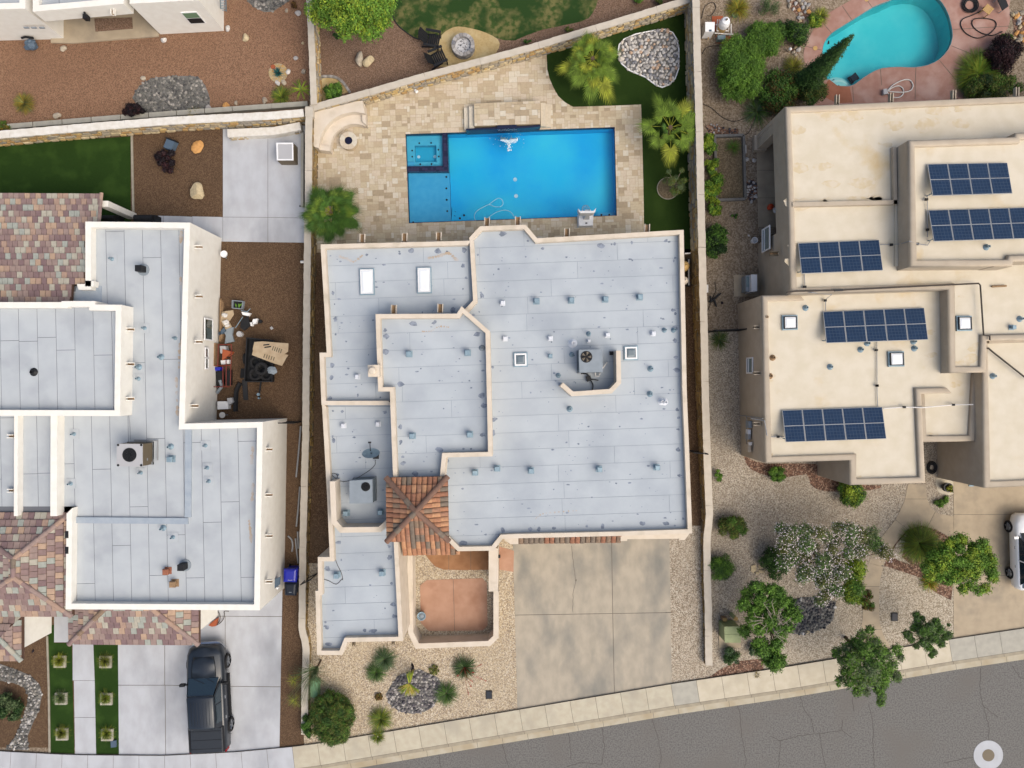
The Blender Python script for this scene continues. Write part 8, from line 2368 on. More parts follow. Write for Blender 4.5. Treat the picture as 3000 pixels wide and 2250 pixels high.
q = W(p1(0, 1, 2115, 1085)); b = MB(); b.cyl(q, .1, 0, .2, 12); b.build('wheel', 'tyre', wb)
q = W(p1(0, 1, 1955, 1188)); bu = thing('bucket', (*q, 0), 'white bucket lid between the wheelbarrow and the trailer', 'bucket')
b = MB(); b.cyl(q, .14, 0, .3, 20, .15); b.build('body', 'white_plastic', bu); b = MB(); b.lathe((*q, .3), [(.15, 0), (.15, .02), (.12, .02), (.001, .015)], 20); b.build('lid', 'ac_beige', bu)
for lb, v, m_, z_ in (('dark grey car panel lying by the wall below the cardboard', (1800, 1140, 1890, 1130, 1880, 1190, 1895, 1245, 1820, 1262, 1830, 1200), 'ac_grey', .15),
                      ('dark grey board leaning below the cardboard', (1765, 1180, 1815, 1130, 1825, 1160, 1775, 1198), 'planter_blue', .3), ('dark mat beside the trailer', (1950, 1465, 2010, 1462, 2010, 1540, 1945, 1540), 'car_trim', .03),
                      ('dark plank leaning near the black bumper', (1960, 1560, 2000, 1545, 2010, 1720, 1972, 1720), 'dark_metal', .06)):
 box_thing({'dark grey car': 'car_door', 'dark grey boa': 'wall_board', 'dark mat besi': 'floor_mat', 'dark plank le': 'plank'}[lb[:13]], lb, 'panel', 0, 1, v, 0, z_, m_)
rk = thing('shelf_rack', (*W(p1(0, 1, 1825, 1440)), 0), 'red metal rack full of odds and ends against the white house wall', 'rack')
for v in ((1800, 1275, 1905, 1275), (1800, 1275, 1795, 1440), (1905, 1275, 1895, 1610), (1750, 1445, 1895, 1440), (1748, 1445, 1752, 1612), (1752, 1612, 1890, 1612), (1835, 1445, 1838, 1612), (1862, 1400, 1862, 1612)):
 b = MB(); b.tube([(*W(p), .5) for p in t(0, 1, *v)], .025, 5); b.build('frame_bar', 'red_metal', rk)
for v, m_, z_ in (((1805, 1285, 1850, 1285, 1860, 1340, 1810, 1345), 'ac_beige', .4), ((1812, 1352, 1870, 1352, 1860, 1378, 1812, 1380), 'dark_metal', .35), ((1745, 1262, 1780, 1262, 1770, 1445, 1742, 1440), 'old_wood', .6), ((1805, 1400, 1870, 1395, 1875, 1425, 1810, 1432), 'white_plastic', .3),
                  ((1762, 1455, 1815, 1455, 1808, 1480, 1770, 1485), 'blue_bin', .4), ((1765, 1490, 1815, 1485, 1825, 1590, 1790, 1640, 1770, 1600), 'car_trim', .3), ((1835, 1480, 1885, 1480, 1885, 1600, 1840, 1600), 'black', .2), ((1830, 1310, 1900, 1330, 1895, 1345, 1826, 1400), 'terracotta', .45)):
 b = MB(); b.prism(WW(t(0, 1, *v)), .02, z_); b.build('item', m_, rk)
q = W(p1(0, 2, 1800, 110)); b = MB(); b.tube([(*W(p1(0, 1, 1800, 1560)), .3), (*W(p1(0, 1, 1815, 1610)), .3), (*W(p1(0, 2, 1770, 140)), .2)], .09, 8); tag(b.build('exhaust_pipe', 'ac_grey'), 'grey bent pipe at the bottom of the red rack', 'pipe')
b = MB(); b.tube(smooth([(*W(p), .15) for p in t(0, 2, 1955, 60, 1925, 120, 1918, 200, 1915, 290)], False, 4), .13, 6); o = b.build('bumper', 'black'); tag(o, 'black car bumper lying on the brown gravel', 'bumper')
box_thing('white_crate', 'white plastic crate by the white house wall', 'crate', 0, 2, (1762, 210, 1850, 210, 1848, 272, 1760, 275), 0, .4, 'white_plastic')
box_thing('small_crate', 'pale small box on the corner of the white crate', 'box', 0, 2, (1838, 185, 1875, 180, 1888, 215, 1850, 240), .0, .45, 'ac_beige')
q = W(p1(0, 2, 1825, 318)); st = thing('stool', (*q, 0), 'round white stool in the yard corner below the crate', 'stool')
b = MB(); b.cyl(q, .16, .38, .42, 20); b.build('seat', 'hose_white', st)
for k in range(3): a = k * 2.094; b = MB(); b.tube([(q[0] + .1 * math.cos(a), q[1] + .1 * math.sin(a), .38), (q[0] + .15 * math.cos(a), q[1] + .15 * math.sin(a), 0)], .015, 5); b.build('leg', 'galv', st)
tx = lambda *v: WW([(v[i], v[i + 1]) for i in range(0, len(v), 2)])
tl = thing('trailer', (*W((772, 1055)), 0), 'small black utility trailer in the brown side yard loaded with tyres', 'trailer')
bed = ccw(tx(738, 992, 812, 1000, 810, 1118, 731, 1118))
b = MB(); b.prism(bed, .35, .42, bottom=True); b.build('deck', 'car_trim', tl)
b = MB(); b.path(bed, .05, .42, .75, closed=True); b.build('side_rail', 'black', tl)
b = MB(); b.tube([(*W((772, 1118)), .4), (*W((766, 1165)), .4)], .05, 6); b.build('tongue', 'black', tl)
b = MB(); b.cyl(W((766, 1155)), .08, .4, .52, 10); b.cyl(W((766, 1166)), .05, .2, .45, 8); b.build('jack', 'galv', tl)
for s in (728, 817):
 q = W((s, 1052)); b = MB(); b.tube([(q[0] - .1, q[1], .3), (q[0] + .1, q[1], .3)], .3, 16); b.build('wheel', 'tyre', tl)
def tyre_thing(label, x, y, z, r_2, group='used tyres on the trailer'):
 q = W((x, y), z)
 b = MB(); b.lathe((*q, z), [(r_2 * .55, .02), (r_2 * .62, 0), (r_2 * .9, 0), (r_2, .06), (r_2, .14), (r_2 * .9, .2), (r_2 * .62, .2), (r_2 * .55, .18), (r_2 * .55, .02)], 24)
 return tag(b.build('tyre', 'tyre', smooth=True), label, 'tyre', group)
for x, y, z_, lb in ((750, 1097, .45, 'tyre lying at the front left corner of the trailer'), (783, 1098, .45, 'tyre in the lower middle of the trailer with a grey bag on it'), (752, 1062, .45, 'tyre at the left side of the trailer half under cardboard'), (785, 1062, .46, 'tyre in the middle of the trailer under the cardboard'), (768, 1080, .68, 'tyre lying on top of the other tyres')):
 tyre_thing(lb, x, y, z_, .36)
for lb, v, z_, rzz in (('upper large tan cardboard sheet with black handle slots on the trailer', (745, 1002, 770, 1000, 845, 1006, 844, 1030, 815, 1050, 740, 1024), .98, 0), ('lower tan cardboard sheet with printed lines on the trailer', (742, 1022, 800, 1030, 845, 1040, 838, 1050, 826, 1072, 795, 1062, 738, 1040), .9, 0)):
 cd = thing('cardboard_sheet', (*W((790, 1030)), 0), lb, 'cardboard')
 b = MB(); b.prism([W(p, z_) for p in [(v[i], v[i + 1]) for i in range(0, len(v) - 1, 2)]], z_ - .02, z_, bottom=True); b.build('sheet', 'cardboard', cd)
 if z_ > .95:
  for s in ((772, 1009, 790, 1007, 789, 1011, 771, 1013), (775, 1016, 795, 1013, 794, 1017, 774, 1020)):
   b = MB(); b.prism([W(p, z_) for p in [(s[i], s[i + 1]) for i in range(0, 8, 2)]], z_ + .001, z_ + .004); b.build('slot', 'black', cd)
 for k in range(5):
  x0 = 800 + k * 6 if z_ > .95 else 775 + k * 7; y0_ = 1014 + 2 * k if z_ > .95 else 1036 + 2 * k
  b = MB(); b.prism([W(p, z_) for p in ((x0, y0_), (x0 + 3, y0_ + .5), (x0 - 1, y0_ + 13), (x0 - 4, y0_ + 12))], z_ + .001, z_ + .003); b.build('print', 'ac_brown', cd)
v, f = rock(*W((795, 1085), .9), .85, .28, .2, .1, 3, .5); b = MB(); b.add(v.tolist(), f.tolist()); tag(b.build('grey_bag', 'ac_grey'), 'crumpled grey bag on the trailer tyres', 'bag')
box_thing('scrap_board', 'small white card lying between the scrap and the trailer', 'card', 0, 1, (2185, 1135, 2200, 1122, 2215, 1140, 2198, 1152), 0, .03, 'ac_beige')
for lb, pts in (('long grey pipe lying along the wall, upper one', ((365, 410), (348, 620), (328, 822))), ('second long grey pipe lying along the wall', ((358, 900), (345, 1070), (330, 1222))), ('short curved grey pipe on the brown strip', ((262, 1298), (292, 1330), (300, 1380), (293, 1424))),
    ('short straight grey pipe below the curved one', ((322, 1318), (332, 1420), (345, 1520))), ('stub of grey pipe against the wall near the blue bin', ((340, 1262), (346, 1400)))):
 b = MB(); b.tube(smooth([(*W(p1(1, 2, x, y)), .06) for x, y in pts], False, 3), .045, 7); tag(b.build('conduit_pipe', 'pipe_grey'), lb, 'pipe', 'grey pipes lying in the side yard')
q = W(p1(1, 1, 380, 598), 1.0); b = MB(); b.tube([(q[0] - .15, q[1], .9), (q[0] + .1, q[1], .9)], .07, 8); tag(b.build('vent_hood', 'hose_white'), 'short white pipe sticking out over the west wall', 'pipe')
def bin_(label, v, m, top, z_=1.05):
 pl = ccw([W(p, z_) for p in t(1, 3, *v)]); c = (sum(p[0] for p in pl) / 4, sum(p[1] for p in pl) / 4)
 r_ = thing('wheelie_bin', (*c, 0), label, 'bin', 'wheelie bins beside the white house')
 b = MB(); b.frustum(offset(pl, .09), .06, offset(pl, .03), z_ - .08); b.build('body', m, r_)
 b = MB(); b.frustum(offset(pl, -.01), z_ - .08, offset(pl, .05), z_); b.frustum(offset(pl, .05), z_, offset(pl, .13), z_ + .03); b.build('lid', m, r_)
 x0, x1 = min(p[0] for p in pl), max(p[0] for p in pl); y1_ = max(p[1] for p in pl)
 b = MB(); b.tube([(x0 + .06, y1_ + .02, z_ - .06), (x1 - .06, y1_ + .02, z_ - .06)], .02, 6); b.build('handle', 'black', r_)
 for xx in (x0 + .08, x1 - .08): b = MB(); b.tube([(xx - .03, y1_ - .08, .12), (xx + .03, y1_ - .08, .12)], .12, 12); b.build('wheel', 'tyre', r_)
 cx = (x0 + x1) / 2; y0_ = min(p[1] for p in pl)
 b = MB()
 if top == 1:   # recycling arrows stamped near the front of the lid
  for k in range(3): b.tube([(cx - .11 + k * .085, y0_ + .13, z_ + .032), (cx - .06 + k * .085, y0_ + .16, z_ + .032), (cx - .045 + k * .085, y0_ + .12, z_ + .032)], .012, 4)
 else: b.box((cx, y0_ + .2, z_ + .032), (.14, .03, .006))
 b.build('emblem', 'hose_white' if top == 1 else 'ac_grey', r_)
 return r_
bin_('bright blue wheelie bin beside the corner of the white house', (222, 45, 332, 45, 325, 158, 218, 155), 'blue_bin', 1)
bin_('black wheelie bin in front of the bright blue bin', (228, 160, 330, 160, 322, 265, 232, 262), 'black_bin', 0)
wl_ = thing('wall_lantern', (*W(p1(1, 3, 170, 190)), 0), 'dark flat sign box and white lamp on the white house corner', 'lamp')
b = MB(); q = [W(p, 1.6) for p in t(1, 3, 135, 135, 195, 110, 192, 175, 140, 215)]; b.prism(q, 1.5, 1.6, bottom=True); b.build('panel', 'planter_blue', wl_)
b = MB(); q = W(p1(1, 3, 175, 200), 1.6); b.lathe((*q, 1.6), [(.06, -.1), (.06, .05), (.001, .07)], 10); b.build('lamp', 'white_plastic', wl_)
hr = thing('hose_reel', (*W(p1(0, 3, 1745, 470)), 0), 'coiled dark hose round a terracotta holder at the garage corner', 'hose')
b = MB(); b.prism(WW(t(0, 3, 1705, 488, 1745, 455, 1775, 435, 1765, 495, 1735, 500)), 0, .3); b.build('holder', 'terracotta', hr)
b = MB(); b.tube(smooth([(*W(p1(0, 3, x, y)), .1) for x, y in ((1775, 385), (1790, 430), (1775, 480), (1735, 500), (1705, 488)) ] + [(*W(p1(0, 3, x, y)), .1) for x, y in ((1740, 505), (1800, 470), (1825, 420), (1822, 385), (1860, 385))], False, 3), .02, 5); b.build('hose', 'pipe', hr)
M['frame_stone'] = mat('frame_stone', (196, 190, 176), (180, 174, 160), 5, bump=.3)
for k, (x, y, lb, tone) in enumerate(((492, 793, 'top left square planter in the front grass, with a leafy yellow-green grass', 'palm_yellow'), (862, 796, 'top right square planter in the front grass, with a dark centred grass', 'lf_olive'), (502, 1092, 'second left square planter in the front grass, with the palest grass', 'lf_sage'),
                         (868, 1095, 'second right square planter in the front grass, with an upright grass', 'lf_mid'), (510, 1380, 'bottom left square planter in the front grass', 'lf_olive'), (876, 1385, 'bottom right square planter in the front grass, beside the blue lid', 'lf_mid'))):
 q = W(p1(0, 3, x, y)); r_ = thing('square_planter', (*q, 0), lb, 'planter', 'square planters in the front grass strips')
 a = 47 * S_
 for dx, dy, w_, h_ in ((0, a - .05, 2 * a, .1), (0, -a + .05, 2 * a, .1), (a - .05, 0, .1, 2 * a - .2), (-a + .05, 0, .1, 2 * a - .2)):
  b = MB(); b.box((q[0] + dx, q[1] + dy, .06), (w_, h_, .12)); b.build('edge_stone', 'frame_stone', r_)
 b = MB(); b.box((q[0], q[1], .04), (2 * a - .2, 2 * a - .2, .06)); b.build('gravel', 'light_gravel', r_)
 blades('grass', r_, W(p1(0, 3, x - 26, y + 6), .3), 340, .5, .02, [tone, 'lf_olive', 'palm_yellow' if k != 2 else 'lf_sage'], (10, 80), .35, z=.08)
box_thing('blue_lid', 'small dark blue box in the front grass by the driveway', 'box', 0, 3, (895, 1440, 938, 1438, 940, 1490, 898, 1495), 0, .12, 'planter_blue')
b = MB(); v, f = rock(*W(p1(0, 3, 272, 708)), .05, .12, .06, .05, 2, .4); b.add(v.tolist(), f.tolist()); tag(b.build('dark_clod', 'lf_black'), 'small black clod on the brown gravel beside the tile roof', 'clod')
# ------------------------------------------------------------------ courtyard and front yard things
q = W(p1(1, 3, 1348, 410)); sp = thing('round_planter', (*q, 0), 'round silver grey bowl planter in the red courtyard', 'planter')
b = MB(); b.lathe((*q, 0), [(.10, 0), (.17, .15), (.23, .38), (.235, .42), (.19, .42), (.17, .36), (.1, .33), (.001, .32)], 24); b.build('bowl', 'galv', sp)
b = MB(); b.lathe((*q, .36), [(.15, .0), (.08, .05), (.001, .06)], 14); b.build('centre', 'ac_grey', sp)
for lb, c_, r_, x, y in (('dark water meter lid on the gravel left of the middle driveway', 1, 3, 1888, 1063), ('dark water meter lid on the gravel right of the curved walk', 3, 3, 1160, 433)):
 q = W(p1(c_, r_, x, y)); r_ = thing('meter_box', (*q, 0), lb, 'meter box', 'water meter boxes')
 b = MB(); b.box((q[0], q[1], .03), (.34, .44, .06)); b.build('rim', 'car_trim', r_); b = MB(); b.box((q[0], q[1], .065), (.27, .37, .012)); b.build('lid', 'black_bin', r_)
gb = thing('green_utility_box', (*W(p1(1, 3, 470, 1020)), 0), 'pale green plastic utility cover half under the weeping shrub', 'utility box')
b = MB(); pl = ccw([W(p, .4) for p in t(1, 3, 435, 960, 470, 942, 508, 965, 505, 1085, 470, 1102, 432, 1085)]); b.frustum(pl, 0, offset(pl, .05), .4); b.build('cover', 'green_plastic', gb)
ub = thing('utility_cabinet', (*W(p1(2, 3, 1765, 570)), 0), 'sage green metal utility cabinet on its concrete pad', 'utility cabinet')
b = MB(); b.prism(WW(t(2, 3, 1672, 490, 1845, 475, 1852, 680, 1675, 682)), 0, .06); b.build('pad', 'concrete_tan', ub)
lo2 = ccw(WW(t(2, 3, 1690, 482, 1815, 475, 1818, 600, 1692, 605))); z_ = 1.15
hi2 = ccw([W(p, z_) for p in t(2, 3, 1722, 518, 1846, 516, 1852, 642, 1726, 642)])
b = MB(); b.prism(hi2, .06, z_); b.build('body', 'sage_metal', ub)
b = MB(); b.prism([W(p, z_ + .03) for p in t(2, 3, 1720, 514, 1848, 512, 1852, 572, 1722, 574)], z_, z_ + .03); b.build('lid', 'sage_metal', ub)
b = MB(); b.prism([W(p, z_ + .02) for p in t(2, 3, 1722, 578, 1852, 576, 1854, 644, 1724, 644)], z_, z_ + .022); b.build('door', 'sage_metal', ub)
for lb, x, y, m_, h_ in (('pale yellow marker post behind the sage green cabinet', 1812, 450, 'palm_yellow', .8), ('short tan marker post behind the sage green cabinet', 1725, 458, 'terracotta', .5)):
 q = W(p1(2, 3, x, y), h_); r_ = thing('marker_post', (*q, 0), lb, 'post')
 b = MB(); (b.cyl(q, .11, 0, h_, 14) if x > 1800 else b.box((*q, h_ / 2), (.2, .14, h_))); b.build('post', 'sage_metal' if x > 1800 else 'old_wood', r_)
 b = MB(); b.cyl(q, .115, h_, h_ + .03, 14) if x > 1800 else b.box((*q, h_ + .015), (.22, .16, .03)); b.build('cap', 'wood', r_)
ac = thing('air_conditioner', (*W(p1(2, 1, 1940, 780)), 0), 'pale blue-white air conditioner cabinet on a tan pad by the house wall', 'air conditioner')
pl = ccw([W(p, 1.1) for p in t(2, 1, 1938, 703, 1985, 703, 1986, 838, 1940, 842)]); b = MB(); b.prism(pl, .05, 1.1); b.build('cabinet', 'bright', ac)
pl2 = ccw([W(p, .75) for p in t(2, 1, 1893, 712, 1938, 705, 1940, 845, 1895, 840)]); b = MB(); b.prism(pl2, .05, .75); b.build('lower_cabinet', 'ac_grey', ac)
b = MB(); b.prism([W(p, .77) for p in t(2, 1, 1898, 722, 1930, 718, 1932, 800, 1900, 805)], .75, .77); b.build('grille', 'glass_blue', ac)
q = W(p1(2, 1, 1950, 435)); wbk = thing('bucket', (*q, 0), 'white empty bucket on the bare dirt beside the tan house', 'bucket')
b = MB(); b.lathe((*q, 0), [(.13, 0), (.16, .32), (.17, .34), (.145, .34), (.12, .05), (.001, .04)], 20); b.build('body', 'white_plastic', wbk)
b = MB(); b.tube([(q[0] - .16, q[1], .3), (q[0], q[1] - .12, .22), (q[0] + .16, q[1], .3)], .008, 4); b.build('handle', 'galv', wbk)
boulder('small pale rock beside the white bucket', 2, 1, 1917, 388, 10, 'pale3')
q = W(p1(2, 1, 2083, 165)); og = thing('toy', (*q, 0), 'orange plastic toy with a white part on the tan patio walk', 'toy')
b = MB(); v, f = rock(q[0], q[1], .2, .22, .18, .18, 3, .1); b.add(v.tolist(), f.tolist()); b.build('body', 'orange', og)
b = MB(); q2 = W(p1(2, 1, 2120, 188)); v, f = rock(q2[0], q2[1], .15, .16, .12, .12, 3, .1); b.add(v.tolist(), f.tolist()); b.build('tail', 'white_plastic', og)
tp = thing('umbrella_base', (*W(p1(2, 1, 1630, 905)), 0), 'black tripod stand lying in the dirt against the east wall', 'stand')
for v in ((1630, 905, 1590, 930), (1630, 905, 1685, 858), (1630, 905, 1650, 968), (1610, 930, 1600, 880)):
 b = MB(); b.tube([(*W(p), .15) for p in t(2, 1, *v)], .06, 6, .04); b.build('leg', 'black', tp)
b = MB(); b.tube(smooth([(*W(p), .05) for p in t(2, 1, 1640, 760, 1650, 830, 1620, 900, 1600, 960, 1580, 1000)], False, 3), .015, 4); b.build('cable', 'pipe', tp)
b = MB(); q = W(p1(2, 1, 1585, 815), .9); b.box((q[0], q[1], .6), (.1, .4, .5)); tag(b.build('meter_box', 'hose_white'), 'white box fixed on the east side of the long wall', 'box')
b = MB(); v, f = rock(*W(p1(2, 1, 1700, 935)), .04, .1, .07, .05, 2, .4); b.add(v.tolist(), f.tolist()); tag(b.build('rag', 'lf_black'), 'small black rag on the bare dirt', 'rag')
rbf = thing('raised_bed', (*W(p1(2, 0, 1755, 1370)), 0), 'empty raised garden bed with grey timber edges by the vines', 'garden bed')
for v in ((1632, 1110, 1868, 1104), (1868, 1104, 1882, 1610), (1882, 1618, 1650, 1628), (1636, 1120, 1650, 1625)):
 b = MB(); b.path(WW(t(2, 0, *v)), .13, 0, .22); b.build('timber', 'blockgrey', rbf)
box_thing('board', 'short pale board beside the raised garden bed', 'board', 2, 0, (1882, 1175, 1898, 1172, 1900, 1240, 1884, 1242), 0, .05, 'hose_white')
pe = thing('pool_pump_station', (*W(p1(2, 0, 1680, 240)), 0), 'pool filter station with white tank, box and looped white pipes', 'pool equipment')
b = MB(); b.prism(WW(t(2, 0, 1618, 135, 1706, 132, 1710, 250, 1618, 255)), 0, .05); b.prism(WW(t(2, 0, 1650, 290, 1780, 300, 1740, 360, 1650, 350)), 0, .05); b.build('pad', 'terracotta', pe)
q = W(p1(2, 0, 1735, 165), 1.1); b = MB(); b.lathe((*q, 0), [(.24, 0), (.26, .55), (.26, .6)], 20); b.build('tank_base', 'wood', pe)
b = MB(); b.lathe((*q, .6), [(.27, 0), (.27, .3), (.2, .48), (.06, .54), (.001, .55)], 20); b.build('tank', 'white_plastic', pe)
b = MB(); b.cyl(q, .05, 1.15, 1.25, 8); b.build('valve', 'ac_brown', pe)
b = MB(); b.prism([W(p, .8) for p in t(2, 0, 1566, 178, 1643, 178, 1640, 256, 1566, 256)], .05, .8); b.build('heater', 'white_plastic', pe)
q = W(p1(2, 0, 1606, 248), .8); b = MB(); b.box((q[0], q[1], .81), (.13, .09, .03)); b.build('display', 'planter_blue', pe)
for v, z_ in (((1665, 160, 1660, 250, 1755, 250, 1755, 195), .35), ((1650, 200, 1680, 200, 1680, 160), .4), ((1775, 195, 1775, 270, 1790, 280, 1640, 268), .3)):
 b = MB(); b.tube([(*W(p, z_), z_) for p in t(2, 0, *v)], .035, 8); b.build('pipe', 'hose_white', pe)
b = MB(); b.prism([W(p, .4) for p in t(2, 0, 1665, 285, 1730, 283, 1732, 318, 1668, 320)], .05, .4); b.build('pump', 'glass_blue', pe)
b = MB(); b.tube([(*W(p1(2, 0, 1548, 305)), .1), (*W(p1(2, 0, 1580, 300)), .3), (*W(p1(2, 0, 1585, 325)), .1)], .03, 6); b.build('gas_pipe', 'wood', pe)
q = W(p1(2, 0, 1800, 128)); b = MB(); b.lathe((*q, 0), [(.13, .05), (.17, .12), (.15, .14), (.1, .08), (.001, .06)], 16); tag(b.build('bowl', 'glass_green'), 'small green oval bowl beside the white tank', 'bowl')
for lb, pts in (('black drip hose curving from the east wall to the yucca', ((1548, 845), (1620, 880), (1700, 950), (1800, 985), (1900, 950), (1930, 935))), ('black drip hose looping at the top of the east wall', ((1535, 150), (1560, 60), (1620, 20), (1650, 60), (1620, 120), (1580, 130))),
    ('short black drip hose from the east wall under the big shrub', ((1540, 440), (1570, 390), (1640, 372), (1700, 380))), ('black drip hose behind the raised bed', ((1860, 1110), (1920, 1070), (1945, 1010)))):
 b = MB(); b.tube(smooth([(*W(p1(2, 0, x, y)), .03) for x, y in pts], False, 4), .02, 5); tag(b.build('drip_hose', 'pipe'), lb, 'hose', 'black drip hoses in the dirt yard')
b = MB(); cq = W(p1(3, 0, 1768, 45))
for k in range(6):
 r_2 = .26 + .035 * k; b.tube([(cq[0] + r_2 * math.cos(a) + R.uniform(-.01, .01), cq[1] + r_2 * math.sin(a), .05 + .03 * (k % 3)) for a in [6.2832 * i / 24 for i in range(25)]], .025, 5)
tag(b.build('coiled_hose', 'black'), 'thick coil of black hose on the pink pool deck', 'hose')
b = MB(); b.tube(smooth([(*W(p1(3, 0, x, y)), .05) for x, y in ((1870, 90), (1780, 130), (1710, 160), (1695, 210), (1740, 275), (1830, 312), (1920, 280), (1980, 220), (1965, 170), (1880, 152), (1800, 160), (1790, 210), (1850, 265), (1950, 290), (2030, 258))], False, 4), .026, 6)
tag(b.build('loose_hose', 'black'), 'loose black hose looping twice on the pink pool deck', 'hose')
wc = thing('wooden_stool', (*W(p1(3, 0, 1922, 75)), 0), 'small slatted yellow wooden table on the pink pool deck', 'table')
for k in range(6):
 b = MB(); f = (k - 2.5) * .075; c_2 = W(p1(3, 0, 1922, 75), .4); dx, dy = rot2((f, 0), -.7); b.box((c_2[0] + dx, c_2[1] + dy, .4), (.055, .42, .025), -.7); b.build('slat', 'wood', wc)
for sx in (-1, 1):
 for sy in (-1, 1):
  dx, dy = rot2((.18 * sx, .18 * sy), -.7); b = MB(); b.box((c_2[0] + dx, c_2[1] + dy, .19), (.045, .045, .38), -.7); b.build('leg', 'wood', wc)
lg = thing('lounge_chair', (*W(p1(3, 0, 2040, 40)), 0), 'black folding lounge chair cut by the top right corner', 'chair')
b = MB(); b.prism([W(p, .4) for p in t(3, 0, 1990, -20, 2060, -20, 2088, 50, 2040, 85)], .36, .4, bottom=True); b.build('seat', 'black', lg)
b = MB(); b.prism([W(p, .5) for p in t(3, 0, 1960, -120, 2040, -120, 2058, -22, 1992, -20)], .42, .5, bottom=True); b.build('backrest', 'black', lg)
for x, y in ((1998, -10), (2050, -10), (2082, 48), (2042, 80)): b = MB(); q = W(p1(3, 0, x, y), .36); b.tube([(*q, .36), (*q, 0)], .018, 5); b.build('leg', 'galv', lg)
hv = thing('pool_vacuum', (*W(p1(3, 0, 1085, 740)), 0), 'white pool vacuum with looped white hose on the pink deck', 'pool vacuum')
b = MB(); b.prism([W(p, .2) for p in t(3, 0, 1072, 722, 1102, 718, 1104, 760, 1074, 764)], .03, .22); b.build('head', 'ac_beige', hv)
b = MB(); b.tube(smooth([(*W(p1(3, 0, x, y)), .06) for x, y in ((1100, 740), (1150, 690), (1230, 652), (1285, 655), (1308, 695), (1290, 735), (1240, 750), (1180, 750), (1110, 742), (1140, 715), (1190, 700), (1225, 720), (1230, 760), (1200, 790), (1150, 792), (1110, 770), (1100, 745))], False, 4), .03, 6); b.build('hose', 'hose_white', hv)
rbt = thing('pool_robot', (*W(p1(3, 0, 835, 630)), -1.28), 'black pool cleaning robot at the bottom of the kidney pool steps', 'pool robot')
b = MB(); q = W(p1(3, 0, 835, 630), -.9); b.box((q[0], q[1], -.95), (.36, .36, .22), .6); b.build('body', 'black_bin', rbt)
for s in (-1, 1): dx, dy = rot2((.2 * s, 0), .6); b = MB(); b.box((q[0] + dx, q[1] + dy, -.97), (.07, .42, .16), .6); b.build('track', 'black', rbt)
b = MB(); q = W(p1(3, 0, 632, 342)); v, f = rock(q[0], q[1], WZ + .02, .1, .05, .04, 2, .5); b.add(v.tolist(), f.tolist()); b.tube([(q[0] - .05, q[1] - .08, WZ + .01), (q[0] + .02, q[1] + .12, WZ + .01)], .025, 5)
tag(b.build('pool_float', 'black'), 'small black thermometer float on the kidney pool', 'float')
q = W(p1(3, 0, 300, 418)); gl_ = thing('gazing_ball', (*q, 0), 'small white globe light among the shrubs beside the pink deck', 'light')
b = MB(); b.lathe((*q, .3), [(.001, -.09), (.07, -.06), (.09, 0), (.07, .06), (.001, .09)], 16); b.build('globe', 'white_plastic', gl_, smooth=True); b = MB(); b.cyl(q, .02, 0, .22, 6); b.build('stem', 'dark_metal', gl_)
for x, y, lb in ((520, 392, 'round yellow skimmer lid on the pink deck at left'), (935, -4, 'round yellow skimmer lid on the pink deck at the top')):
 q = W(p1(3, 0, x, y)); b = MB(); b.cyl(q, .12, Z3, .03, 18); tag(b.build('skimmer_lid', 'wood'), lb, 'lid', 'skimmer lids')
hc = W(p1(3, 2, 1462, 745)); b = MB()
for k in range(5):
 r_2 = .13 + .035 * k; b.tube([(hc[0] + r_2 * math.cos(a), hc[1] + r_2 * 1.25 * math.sin(a), .05 + .03 * (k % 2)) for a in [6.2832 * i / 22 for i in range(23)]], .022, 5)
tag(b.build('coiled_hose', 'black'), 'coil of black garden hose in the gap between the tan wings', 'hose')
pq = W(p1(3, 2, 1585, 912), .3); pp = thing('glazed_pot', (*pq, 0), 'dark glazed pot with yellow flowers on the pale pad', 'pot')
b = MB(); b.lathe((pq[0], pq[1] + .05, 0), [(.14, 0), (.24, .25), (.22, .45), (.25, .48), (.2, .48), (.18, .4), (.001, .38)], 20); b.build('pot', 'dark_metal', pp)
leaves('flowers', pp, [(pq[0] + dx, pq[1] + dy, .5, .08) for dx, dy in ((0, .05), (.08, 0), (.14, -.12), (-.06, 0), (.1, .1))], 160, .09, ['lf_gold', 'lf_olive', 'palm_yellow'], .7)
q = W(p1(3, 2, 1750, 885)); b = MB(); b.tube([(q[0] - .1, q[1], .3), (q[0] + .15, q[1], .3)], .05, 8); tag(b.build('wall_tap', 'galv'), 'small grey pipe end at the foot of the tan garage wall', 'tap')
q = W(p1(1, 0, 1678, 370), .3); fr2 = thing('fire_ring', (*q, 0), 'round grey block fire ring full of ash on the sand circle', 'fire pit')
for lvl in range(3):
 for k in range(16):
  a0 = 6.2832 * (k + .5 * (lvl % 2)) / 16 + .015; a1 = a0 + 6.2832 / 16 - .03; b = MB()
  o_ = [(q[0] + .62 * math.cos(a0 + (a1 - a0) * i / 3), q[1] + .62 * math.sin(a0 + (a1 - a0) * i / 3)) for i in range(4)]; i_ = [(q[0] + .43 * math.cos(a0 + (a1 - a0) * i / 3), q[1] + .43 * math.sin(a0 + (a1 - a0) * i / 3)) for i in range(4)]
  b.prism(o_ + i_[::-1], .155 * lvl, .155 * lvl + .15); b.build('block', R.choice(['pale1', 'pale2', 'pale5']), fr2)
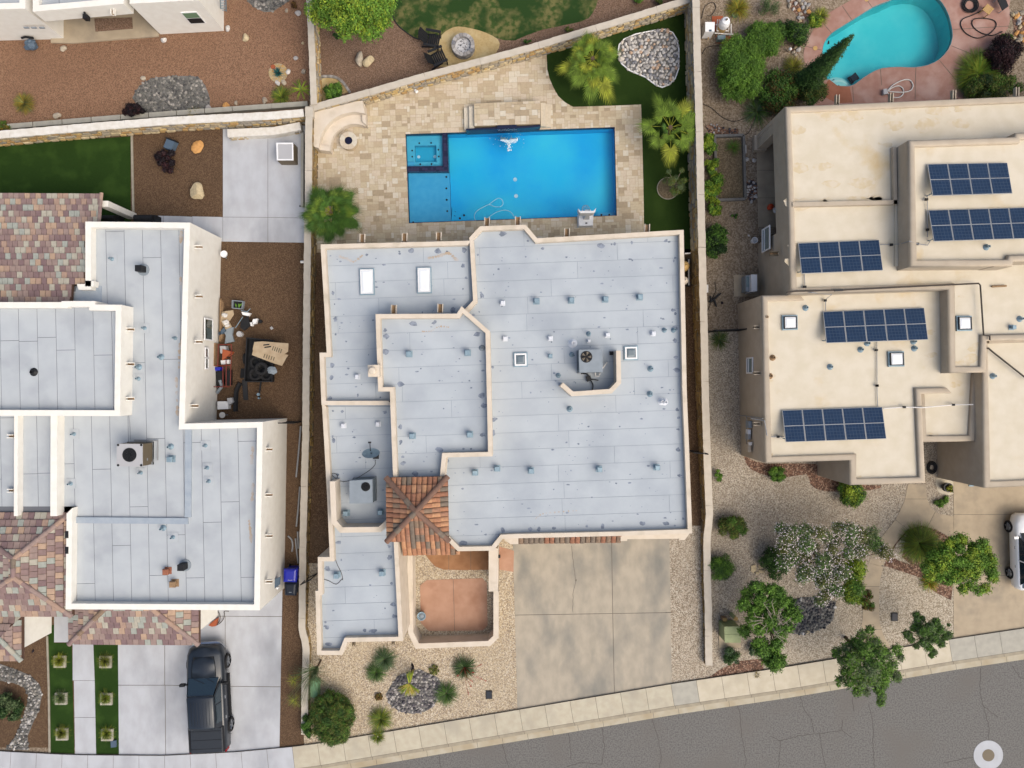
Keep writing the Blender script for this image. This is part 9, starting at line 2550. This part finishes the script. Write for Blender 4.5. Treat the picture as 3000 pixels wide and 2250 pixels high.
b = MB(); b.cyl(q, .43, 0, .24, 28); b.build('ash', 'ash', fr2)
for k in range(12):
 a = R.uniform(0, 6.28); r_2 = R.uniform(.05, .34); v, f = rock(q[0] + r_2 * math.cos(a), q[1] + r_2 * math.sin(a), .25, .035, .02, .02, 1, .3); b = MB(); b.add(v.tolist(), f.tolist()); b.build('charcoal', 'black', fr2)
def adirondack(label, x, y, rz):
 q = W(p1(1, 0, x, y)); r_ = thing('adirondack_chair', (*q, 0), label, 'chair', 'black chairs by the fire ring', rz=rz); r_.scale = (1.2, 1.2, 1.1)
 def pb(name, c, d, rx=0):
  b = MB(); b.box((0, 0, 0), d)
  T = Matrix.Translation(c) @ Matrix.Rotation(rx, 4, 'X'); b.v = [tuple(T @ Vector(v)) for v in b.v]; b.build(name, 'black', r_, world=False)
 for k in range(6): pb('seat_slat', (0, .26 - k * .09, .36 - k * .018), (.52, .075, .022), .18)
 for k in range(5): pb('back_slat', (-.2 + k * .1, -.42, .62), (.085, .022, .78 - abs(k - 2) * .06), .45)
 for s in (-1, 1):
  pb('armrest', (s * .33, -.02, .56), (.11, .68, .025)); pb('leg', (s * .31, .27, .28), (.09, .04, .56)); pb('leg', (s * .28, -.2, .2), (.03, .6, .1), .35)
adirondack('upper black adirondack chair left of the fire ring', 1440, 352, -1.75)
adirondack('lower black adirondack chair beside the diagonal wall', 1485, 492, -1.15)
q = W(p1(1, 0, 1068, 180)); fl = thing('red_planter', (*q, 0), 'small pot of orange-red flowers at the lawn edge by the tree', 'flower pot')
b = MB(); b.cyl(q, .1, 0, .2, 12, .13); b.build('pot', 'terracotta', fl)
leaves('flowers', fl, [(q[0], q[1], .28, .12), (q[0] + .08, q[1] - .06, .25, .08)], 120, .07, ['orange', 'lf_red', 'lf_mid'], .8)
b = MB(); b.tube(smooth([(*W(p1(1, 0, x, y)), .04) for x, y in ((1080, 60), (1132, 182), (1205, 255), (1300, 316), (1380, 320))], False, 4), .03, 5); tag(b.build('lawn_edging', 'dark_metal'), 'dark metal edging curving round the patchy lawn', 'edging')
